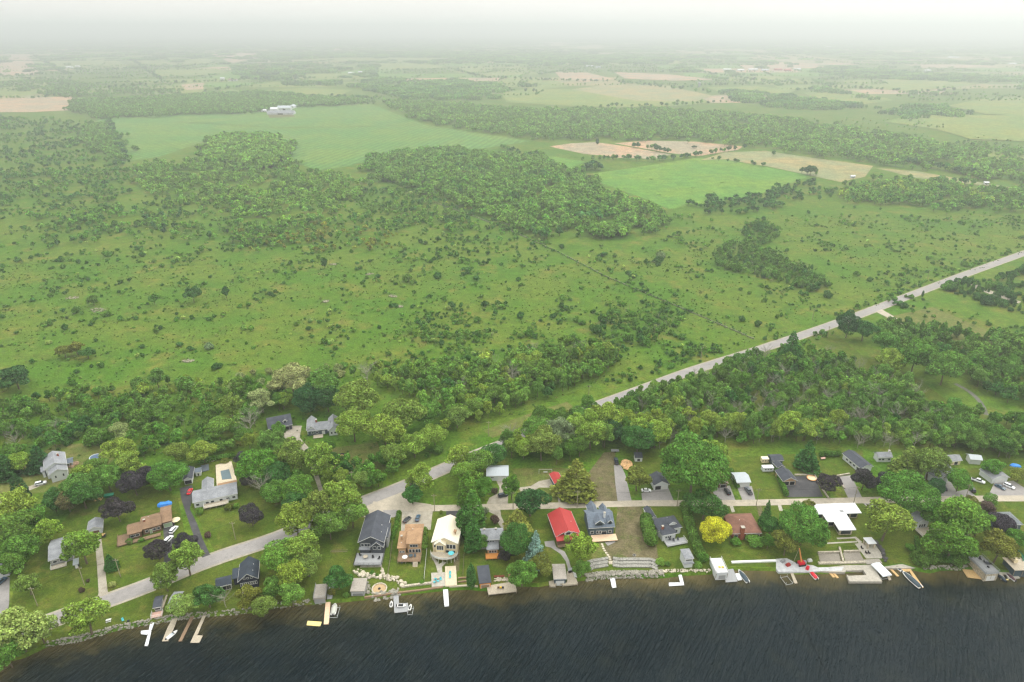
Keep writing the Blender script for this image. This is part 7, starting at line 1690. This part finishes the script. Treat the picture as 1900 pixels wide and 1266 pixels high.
# dark carport row
h = House('shed', 'dark roofed shed at the back end of the carport row', 'shed', (1432,856), (1455,855), (1451,843), 2.6); h.block(rh=1.1, style='gx', roof='dark', wall='slate'); h = House('shed', 'small dark roofed shed between the back shed and the carport', 'shed', (1443,869), (1457,867), (1453,856), 2.6); h.block(rh=1.2, style='gy', roof='dark', wall='slate')
h = House('carport', 'dark gabled carport with two open bays beside the dark asphalt court', 'carport', (1453,894), (1479.5,892.5), (1465,872), 2.7); h.block(rh=2.0, style='gy', roof='dark', wall='tan'); h.door('F', .27, 2.6, 2.3, DARKIN, name='open_bay'); h.door('F', .73, 2.6, 2.3, DARKIN, name='open_bay')
for x0, y0, nm, lb, wm, rm, L_ in ((1423, 874, 'camper_trailer', 'white camper trailer on the lawn left of the hedge', 'white', 'white', 5.4), (1418, 858, 'box_trailer', 'pale box trailer behind the white camper', 'cream', 'cream', 3.4)):
    p = G(x0, y0); t = thing(nm, lb, 'trailer', (p.x, p.y, 0), .05); MB().box(-L_/2, -1.2, .5, L_/2, 1.2, 2.6).build('body', WL[wm], t); MB().box(-L_/2-.05, -1.25, 2.6, L_/2+.05, 1.25, 2.75).build('roof', RF[rm], t)
    for xx in (-1.3, 0, 1.3): MB().box(xx-.35, -1.24, 1.4, xx+.35, -1.2, 2.0).build('window', GLASS, t)
    for s_ in (-1, 1): MB().tube((0, s_*1.0-.1, .35), (0, s_*1.0+.1, .35), .35, .35, 10).build('wheel', TYRE, t)
wall_line('garden_wall', 'pale boulder edging right of the dark asphalt court', [(1474,882),(1511,882),(1519,898),(1530,915),(1537,925)], .7, .6, WALLST); wall_line('garden_wall', 'pale stone wall edging the drive of the ranch house', [(1553,885),(1567,908)], .7, .7, WALLST); wall_line('garden_wall', 'stone wall at the top of the ranch house drive', [(1553,884),(1576,880)], .6, .7, WALLST)
trampoline(1506, 887, 2.3, 'orange rimmed round trampoline on the corner of the asphalt court', mat('orange_pad', srgb(226, 150, 70), .7, .05, 2), WL['cream'], .5)
h = House('house', 'long dark roofed ranch house at the top of the stone edged drive', 'house', (1597,870), (1621,866), (1591,837), 3.0); h.block(rh=1.6, style='gy', roof='dark', wall='white'); h.win('L', [.15, .35, .55, .75], 1, 1.6, 1.2); h.win('F', [.5], 1, 2.0, 1.2)
h = House('house', 'small white house with grey roof behind the ranch house', 'house', (1629,849.5), (1657,849), (1655,839), 3.0); h.block(rh=1.5, style='gx', roof='grey'); h.win('F', [.15, .4, .85], 1, 1.4, 1.2); h.door('F', .6); h.chimney(h.W*.85, h.D*.5, 3.6, 5.6, WHITE)
plats('picnic_table', 'pinkish picnic table on the spruce lawn', 'table', [(1523,849),(1531,848),(1532,851),(1524,852)], .8, .15, mat('pink_boards', srgb(196, 160, 146)))
t = thing('mulch_ring', 'brown mulch ring under the spruce on the back lawn', 'mulch ring', (G(1497,872).x, G(1497,872).y, 0)); MB().tube((0, 0, 0), (0, 0, .06), 3.6, 3.4, 20).build('mulch', SOIL, t)
# far right houses
h = House('house', 'grey gabled house with white front behind the weeping tree', 'house', (1744,892), (1764,885), (1751,863), 3.6); h.block(rh=2.4, style='gy', roof='grey'); h.win('F', [.5], 3.6, 1, 1); h.win('F', [.3, .7], 1); h.door('F', .5, 2.6, 2.2, name='garage_door')
h.block(h.W-.5, 3, h.W+6, h.D+2, 3.4, 2.2, 'gx', 'grey', 'white'); h.win('F', [.5], 1, 1.6, 1.2)
h = House('shed', 'cream gambrel shed with a pink terrace on the right', 'shed', (1763,857), (1786,855), (1781,843), 2.6); h.block(rh=1.6, style='gx', roof='grey', wall='cream'); h.door('F', .6, 2, 2, DARKIN)
h = House('shed', 'white shed half hidden under trees on the upper right', 'shed', (1800,853), (1824,855), (1822,845), 2.8); h.block(rh=1.2, style='gx', roof='lightgrey')
h = House('garage', 'white gabled garage with two parked cars below it on the right', 'garage', (1842,890), (1874,886.5), (1862,866), 2.8); h.block(rh=1.8, style='gy', roof='grey'); h.door('F', .5, 4.8, 2.2, name='garage_door')
car(1815, 892, -38, 'pickup', 'white', 'white pickup truck on the lawn of the right driveways'); car(1856, 903.5, -60, 'sedan', 'blue', 'grey blue car left of the white one below the white garage'); car(1872.5, 902, -52, 'suv', 'white', 'white car right of the grey blue one below the white garage')
car(1751, 905, 80, 'suv', 'navy', 'dark car under the tree by the grey gabled house'); car(1804, 908, 80, 'suv', 'black', 'dark car under the rounded tree between the right driveways')
t = thing('tarp_pile', 'blue tarp at the right edge under the trees', 'tarp', (G(1884,866).x, G(1884,866).y, 0)); MB().rings([[(x, -1.6*k, 0), (x, -1.2*k, 1.2*k), (x, 1.3*k, 1.2*k), (x, 1.6*k, 0)] for x, k in ((-2.4, .6), (-1, 1), (1, .85), (2.4, .5))]).build('tarp', mat('blue_tarp', srgb(66, 140, 226)), t)
h = House('cottage', 'white cottage with a lakeside deck under the green trees', 'cottage', (1702,971), (1727,968), (1722,952), 4.2); h.block(rh=2, style='gy', roof='grey', wall='white'); h.win('F', [.3, .5, .7], 1.2, 1.1, 1.8); h.deck(-.5, -5.6, h.W+2.5, 0, 1.2, DECK)
h = House('house', 'slate hip roofed house at the right edge behind the purple tree', 'house', (1853,975), (1899,974), (1888,950), 3.6); h.block(rh=2.6, style='hip', roof='hip', wall='slate'); h.win('F', [.2, .5, .8], 1, 1.6, 1.3); h.vents([(h.W*.6, h.D*.4, 5.8)])
p = G(1878, 988); t = thing('garden_cart', 'red garden cart below the slate hip roofed house', 'cart', (p.x, p.y, 0)); MB().hexa([(-.8, -.5, .4), (.8, -.5, .4), (.8, .5, .4), (-.8, .5, .4)], [(-1, -.7, 1), (1, -.7, 1), (1, .7, 1), (-1, .7, 1)]).build('tub', REDP, t); MB().tube((0, -.1, .3), (0, .1, .3), .3, .3, 10).build('wheel', TYRE, t)
plats('patio', 'pale deck under the trees below the right gardens', 'deck', [(1783,988),(1793,986),(1798,993),(1787,994)], .6, .2, DECK)
h = House('boathouse', 'boathouse with a grey flat roof deck and dark furniture on the right shore', 'boathouse', (1829,1066), (1854,1064), (1837,1031), 2.8)
h.block(rh=0, style='flat', roof='lightgrey', wall='stone', oh=.15, z0=-1.0); h.deck(0, 0, h.W, h.D, 3.3, DECKG, True, WL['grey'], 'FLR'); h.door('F', .5, 3.6, 2.3, WHITE, z=-.8, name='boat_door')
for i, (x, y, lb) in enumerate(((1819, 1037, 'at the upper left corner'), (1828, 1043, 'left of the table'), (1838, 1046, 'right of the table'), (1834, 1052, 'nearest the lake'))): chair(x, y, 3.32, 40*i, BLACKM, f'dark chair {lb} on the grey boathouse roof deck', 'chairs on the grey boathouse roof')
table(1832, 1045, 3.32, .8, WL['darkgrey'], 'dark round table on the grey boathouse roof deck')
dock('new pine platform left of the grey roof deck boathouse', [(1784,1054),(1812,1052),(1829,1070),(1831,1076),(1795,1071)], DECKT); dock('pale concrete dock between the two right boathouses', [(1850,1048),(1872,1047),(1893,1073),(1857,1075)], CONC)
boat(1858, 1072, 105, 4.4, 1.5, 'narrow boat under a dark cover at the right pale dock', WL['navy'], mat('dark_cover', srgb(62, 76, 84))); dock('yellow wooden float between the two narrow boats', [(1861,1067),(1866,1067),(1872,1076),(1867,1076.5)], mat('raft_boards', srgb(226, 210, 140)), nm='float'); boat(1875, 1071, 105, 4.4, 1.5, 'narrow boat with a maroon cover at the right pale dock', WHITE, mat('maroon_cover', srgb(92, 62, 70), .8, .06, 1))
h = House('boathouse', 'rightmost boathouse with a dark edged flat roof deck', 'boathouse', (1884,1059), (1915,1058), (1898,1035), 2.6); h.block(rh=0, style='flat', roof='wood', wall='slate', oh=.2, z0=-1.0); h.deck(-.6, -.4, h.W, h.D, 3.1, DECK, False)
p = G(1877, 1037, 3.3); t = thing('inflatable_slide', 'tan inflatable roll with red end on the rightmost boathouse', 'inflatable', (p.x, p.y, 3.1), .4); MB().tube((-.9, -2.2, .9), (.9, 2.2, .9), .95, 1.05, 14).build('tube', WL['cream'], t); MB().tube((.92, 2.25, .9), (1.05, 2.55, .9), 1.05, .9, 14).build('end_cap', REDP, t)
t = thing('water_slide', 'dark green curved slide beside the tan inflatable', 'slide', (G(1885, 1036, 2).x, G(1885, 1036, 2).y, 2.9)); mb = MB(); pv = None
for i in range(12):
    a = i/11; q = (math.sin(a*2.6)*1.6, 2-a*5.0, 2.0-a*2.0)
    if pv: mb.bar(pv, q, .9, .12); mb.bar((pv[0]-.45, pv[1], pv[2]), (q[0]-.45, q[1], q[2]), .1, .4); mb.bar((pv[0]+.45, pv[1], pv[2]), (q[0]+.45, q[1], q[2]), .1, .4)
    pv = q
mb.build('chute', mat('green_plastic', srgb(30, 96, 70), .5, .05, 2), t)
# bushes on shore and in the gardens
for a in [(1700,1030,26,'mid','leafy bush at the shore left of the stone step on the right',.7),(1712,1040,34,'mid','big rounded bush hanging over the water right of the pontoon boat dock',.8),(1730,1036,34,'bright','light green bush on the shore left of the shore gap',.7),(1758,1036,30,'green','bush on the shore right of the shore gap',.7),(1778,1040,34,'mid','bush nearest the new pine platform',.7),(1690,1015,24,'green','dark bush on the hedge line below the white cottage',.6),
 (642,1104,16,'mid','low bush at the water left of the pale roofed boathouse',.7),(615,1098,20,'olive','olive bush between the grey boathouse and the rounded tree',.9),(690,1062,12,'green','small bush among the boulders above the fire pit',.7),(700,1066,10,'bright','small bright bush above the fire pit circle',.7),(783,1080,12,'green','bush at the lower right corner of the brown house lawn',.7),
 (918,963,22,'maroon','purple brown bush below the lane beside the small grey house',.9),(889,955,22,'grey','silver leaved bush below the lane beside the cedars',1.1),(1225,1042,22,'bright','bright low bush above the right end of the rock bank',.6),(1240,1046,16,'mid','low bush left of the tall boathouse',.6),(1306,1034,26,'green','dark bush right of the tall boathouse',.9),(1295,1048,20,'bright','bright shore bush right of the tall boathouse',.8),
 (1400,1003,44,'green','row of dark bushes below the brick bungalow windows',.4),(1365,1004,26,'green','dark bush below the brick chimney',.5),(385,992,16,'maroon','dark purple round bush beside the driveway entrance',.8),(371,948,20,'bright','yellow green bush left of the white sun deck',.8),(424,940,20,'olive','olive bush below the white sun deck',.8),(438,938,16,'bright','bright bush right of the white sun deck',.7),
 (151,1094,14,'maroon','dark brown bush on the lawn above the road',.8),(163,1077,9,'maroon','small dark bush on the lawn between two poles',.8),(208,1084,18,'pale','white flowering bush where the gravel drive meets the road',.7),(417,855,18,'gold','yellow bush behind the swimming pool',.6),(765,907,16,'green','bush beside the lane corner sign',.8),(918,910,16,'maroon','dark bush in the bed below the grey garage',.7),
 (723,964,12,'gold','yellow green bush beside the chalet entrance',.8),(818,950,9,'gold','small yellow bush left of the dark driveway',.8),(240,1004,18,'mid','bush in front of the brown bungalow deck',.5),(262,1001,16,'green','low bush in front of the brown bungalow windows',.5),(1290,1010,0,'green','',.5)]:
    if a[2]: SHR(*a)
# stone wall line across the meadow
P = [G(a, b) for a, b in [(805,376),(880,402),(960,434),(1040,470),(1130,516),(1240,562),(1330,600),(1400,630)]]; mb = MB(); rg = random.Random(4)
for i in range(len(P)-1):
    l = (P[i+1]-P[i]).length; n = int(l/.9)
    for k in range(n): q = P[i].lerp(P[i+1], k/n); mb.rock((q.x+rg.uniform(-.4, .4), q.y+rg.uniform(-.5, .5), .35), rg.uniform(.5, .9), rg)
tag(mb.build('stone_wall', mat('mossy_stone', srgb(112, 118, 92), .95, .2, .7, .3)), 'long low fieldstone wall running diagonally across the meadow', 'stone wall')
for i, (x, y, r) in enumerate([(618,491,2.2),(685,509,2.6),(729,550,2.6),(742,569,2.2),(134,553,3.4),(181,576,4.5),(350,670,2.4),(605,560,2.0)]):
    p = G(x, y); mb = MB()
    for k in range(26): a, q = rg.uniform(0, 6.28), math.sqrt(rg.random()); mb.rock((math.cos(a)*q*r*1.4, math.sin(a)*q*r, .25), rg.uniform(.5, 1.0), rg, .5)
    o = mb.build('fieldstone_pile', mat('pinkish_stone', srgb(134, 130, 112), .95, .2, .7, .3)); o.location = p; tag(o, ['flat stone pile beside the tall shrub in the middle meadow','flat stone pile in the open middle meadow','flat stone pile above the shrub rows, upper of two close ones','flat stone pile above the shrub rows, lower of two close ones','flat stone pile in the left meadow','large flat stone pile among shrubs in the left meadow','small stone pile near the grey shrub at the lower left meadow','small stone pile between the two meadow shrubs left of centre'][i], 'stone pile')
for i, (x, y, lb) in enumerate([(1208,333,'left of the four'), (1286,349,'in the middle front'), (1340,339,'in the middle back'), (1448,341,'right of the four'), (1223,362,'nearest the wood')]):
    put_shrub(*G(x, y)[:2], .9, 8, 'mid', f'round weedy patch in the bright green field, {lb}', 'weedy patches in the bright green field', True)
put_tree(*G(1503, 325)[:2], 15, 17, 'round', 'dark', 'broad lone tree at the corner of the bright green field'); put_tree(*G(1108, 272)[:2], 15, 7, 'upright', 'deep', 'tall narrow tree at the edge of the ploughed field'); put_tree(*G(1288, 276)[:2], 6, 9, 'round', 'deep', 'small dark tree in the middle of the right ploughed field'); put_tree(*G(1435, 289)[:2], 9, 8, 'round', 'dark', 'lone tree in the pale stubble field')
# farms far out
def farm(cx, cy, L_, D_, e, rh, label, roof='lightgrey', wall='white', name='barn', rz=0.0, style='gx'):
    p = G(cx, cy); h = House.__new__(House); h.W, h.D, h.e = L_, D_, e; h.o = p; h.t = thing(name, label, name.replace('_', ' '), (p.x-L_/2, p.y, 0), rz, 'far farm buildings'); h.block(rh=rh, style=style, roof=roof, wall=wall, oh=.6, trim=False); h.door('F', .5, L_*.2, e*.7, DARKIN, name='barn_door'); h.win('F', [.2, .8], e*.3, 1.6, 1.4); return h
farm(520, 213, 68, 22, 4, 5, 'long grey roofed barn in front at the farm in the big green field', 'grey', 'white'); farm(527, 205, 36, 18, 6, 5, 'white roofed barn behind the long barn at the big green field', 'lightgrey'); farm(508, 207, 20, 14, 5, 5, 'small white barn left of the long barn', 'white'); farm(489, 208, 14, 10, 3.5, 3, 'white shed at the left end of the farm in the big green field', 'white', name='farm_shed'); farm(540, 202, 14, 30, 5, 4, 'narrow barn at the right end of the farm in the big green field', 'lightgrey', style='gy')
plats('barnyard', 'pale dirt yard in front of the long barn', 'yard', [(497,213),(543,212),(548,217),(500,219)], .25, .2, SOIL, False)
for cx, cy, L_, lb, rf, nm in [(110,129,22,'white barn left of three on the far left','white','barn'),(128,127,34,'long white barn in the middle of three on the far left','white','barn'),(143,125,26,'white barn right of three on the far left','white','barn'),(431,151,34,'pinkish roofed barn left of centre among hedges','redbrown','barn'),(412,148,18,'small white farmhouse left of the pinkish roofed barn','white','farmhouse'),
 (603,128,34,'white barn alone above the centre hedges','white','barn'),(651,138,26,'white barn, left of the pair above the centre','white','barn'),(668,136,20,'white barn, right of the pair above the centre','white','barn'),(490,109,20,'small white farmhouse beside the far tan field','white','farmhouse'),(835,174,22,'red roofed farmhouse left of the centre farm group','redbrown','farmhouse'),(864,173,26,'white roofed farmhouse in the centre farm group','white','farmhouse'),(888,171,18,'brown roofed farmhouse in the centre farm group','redbrown','farmhouse'),(912,170,24,'pale farmhouse right of the centre farm group','cream','farmhouse'),
 (1095,125,38,'white barn with a pink side, left of two by the far hedge','white','barn'),(1110,127,26,'white barn, right of two by the far hedge','lightgrey','barn'),(1350,131,40,'white building at the left end of the far village','white','farmhouse'),(1375,132,34,'white house second in the far village row','white','farmhouse'),(1398,131,46,'long white building third in the far village row','white','farmhouse'),(1420,132,36,'pale building in the middle of the far village row','lightgrey','farmhouse'),(1445,131,40,'red roofed building in the far village row','red','farmhouse'),(1462,132,34,'red roofed building right of the other red one in the far village','red','farmhouse'),(1480,130,36,'white building at the right end of the far village row','white','farmhouse'),
 (1236,90,60,'long white shed near the horizon right of centre','white','barn'),(1538,88,50,'white barn near the horizon on the right','white','barn'),(1771,108,70,'white barn in the hazy fields at far right','white','barn'),(1880,120,40,'small white barn at the right edge near the horizon','white','barn'),(1586,130,36,'white house left of two in the far right hedges','white','farmhouse'),(1615,131,30,'white house right of two in the far right hedges','white','farmhouse'),(1700,136,40,'grey farm building behind the far right hedges','lightgrey','barn'),(1722,133,30,'pale farm building right of the grey one behind the far right hedges','white','barn'),(998,83,50,'white barn near the horizon left of centre right','white','barn')]:
    farm(cx, cy, L_, L_*.5, 5, 4, lb, rf, 'white' if rf != 'red' else 'red', nm)
for x, y, lb in ((1583, 331, 'small white shed in the pale stubble field'), (1831, 343, 'small white hut in the right wood edge')): farm(x, y, 7, 5, 2.6, 1.2, lb, 'white', 'white', 'field_shed')
t = thing('silo', 'pale grey silo beside the ploughed field right of centre', 'silo', (*G(1297,162)[:2], 0)); MB().tube((0, 0, 0), (0, 0, 16), 4, 4, 14).build('barrel', WL['grey'], t); MB().tube((0, 0, 16), (0, 0, 18), 4, .6, 14).build('dome', RF['lightgrey'], t)
# utility poles and their wires
pl = [pole(*a) for a in [(70,1125,'utility pole on the lawn at lower left'),(157,1086,'utility pole on the lawn left of the gravel drive'),(224,1071,'utility pole right of the small spruce'),(437,1001,'utility pole on the lawn below the round purple tree')]]
pe = pole(655,905,'utility pole behind the road bend trees'); for_ = [pl[0], pl[1], pl[2], pl[3], pe]
for i, (a, b) in enumerate(zip(for_[:-1], for_[1:])): wire(a, b, ['wire between the two leftmost lawn poles','wire crossing the gravel drive at lower left','long wire over the brown bungalow driveway','wire over the purple tree lawn'][i])
lp = [pole(*a) for a in [(806.6,949,'utility pole on the lane left of the cream roofed house'),(952,944,'utility pole on the lane beside the dark broad tree'),(1070.6,942,'utility pole on the lane under the golden larch'),(1256,940,'utility pole on the lane below the white double garage'),(1403,938,'utility pole on the lane right of the brick bungalow'),(1583.6,934,'utility pole behind the flat white roof'),(1790,929,'utility pole on the lane at far right')]]
for i, (a, b) in enumerate(zip(lp[:-1], lp[1:])): wire(a, b, f"lane wire span {['above the cedar row','above the red roofed cottage','above the bare soil yards','above the yellow tree','above the dark asphalt court','above the right driveways'][i]}")
hp = [pole(*a) for a in [(907,810,'utility pole left of the hidden road gap'),(1092,741,'utility pole at the belt corner beside the highway'),(1300,668,'utility pole on the highway verge in the middle'),(1507,594,'utility pole on the highway verge before the fork'),(1720,520,'utility pole on the highway verge near the right edge')]]
for i, (a, b) in enumerate(zip(hp[:-1], hp[1:])): wire(a, b, f"highway wire span {['beside the grassy track','beside the meadow corner','above the pale shrub row','nearest the right edge'][i]}")
pole(1535, 628, 'utility pole on the near side of the highway below the fork')
# garden furniture and small things
for x, y, lb in ((202,1153,'white picnic table on the lawn above the lower left shore'),): 
    p = G(x, y); t = thing('picnic_table', lb, 'table', (p.x, p.y, 0), .4); MB().box(-.9, -.4, .7, .9, .4, .76).build('tabletop', WHITE, t)
    for s_ in (-1, 1): MB().box(-.9, s_*.75-.13, .42, .9, s_*.75+.13, .47).build('bench', WHITE, t); MB().box(s_*.6-.04, -.75, 0, s_*.6+.04, .75, .42).build('leg', WHITE, t)
chair(228, 1151, 0, 40, FABT, 'pale blue chair on the lawn above the lower left shore', None); chair(238, 1152, 0, 200, WL['navy'], 'dark chair at the lower left shore', None)
t = thing('skip', 'green covered skip by the junk pile under the purple trees', 'skip', (*G(203,922)[:2], 0), .3); MB().hexa([(-1.6, -.8, 0), (1.6, -.8, 0), (1.6, .8, 0), (-1.6, .8, 0)], [(-2, -1, 1.2), (2, -1, 1.2), (2, 1, 1.2), (-2, 1, 1.2)]).build('tub', mat('green_plastic', srgb(30, 96, 70)), t); MB().box(-2.05, -1.05, 1.2, 2.05, 1.05, 1.32).build('cover', mat('jade_cover', srgb(60, 150, 120), .7, .05, 2), t)
rocks_along('junk_pile', 'pile of pale odds and ends left of the green skip', [(172,925),(190,922)], 2.5, .8, 26, DECKT, .3, .3, cat='junk pile', seed=20)
rocks_along('rubble', 'brown rubble beside the shed of the white two-storey house', [(126,866),(140,858)], 2.5, .9, 40, mat('brown_rubble', srgb(150, 126, 104), .95, .2, 1, .3), .3, .3, seed=21); rocks_along('garden_rocks', 'rocks along the back of the pool garden', [(380,857),(396,853),(408,849)], 1.5, .6, 30, STONE, .2, .2, seed=22)
for i, (x, y, s_, c) in enumerate(((1246,889,0,''),)): pass
t = thing('swing_bench', 'two pale parallel rails on the lawn left of the black chalet', 'rails', (*G(629,1024)[:2], 0)); MB().bar((-3.6, -.5, .3), (3.6, -.2, .3), .12, .12).bar((-3.6, .5, .3), (3.6, .7, .3), .12, .12).build('rails', POST, t)
# look-alikes are told apart by their order from left to right
ORD = 'leftmost second third fourth fifth sixth seventh eighth ninth tenth eleventh twelfth thirteenth fourteenth fifteenth sixteenth seventeenth eighteenth nineteenth twentieth twenty-first twenty-second twenty-third twenty-fourth twenty-fifth twenty-sixth twenty-seventh twenty-eighth twenty-ninth thirtieth'.split()
same = {}
for o in bpy.data.objects:
    if o.parent is None and o.get('label') and o.name in sc.objects: same.setdefault(o['label'], []).append(o)
for lb, L in same.items():
    if len(L) < 2 or not (' tree ' in lb or ' shrub ' in lb): continue
    L.sort(key=lambda o: proj(o.location)[0]); pl = lb.replace(' tree ', ' trees ', 1).replace(' shrub ', ' shrubs ', 1)
    for i, o in enumerate(L):
        w_ = 'rightmost' if i == len(L)-1 else ORD[min(i, 29)]
        o['label'] = f"{w_} of {'two ' if len(L) == 2 else ''}{pl}" if w_.endswith('most') else f'{w_} from left of {pl}'
    for o in L:
        if len(o['label'].split()) > 16: o['label'] = o['label'].replace(' of the ', ' of ')
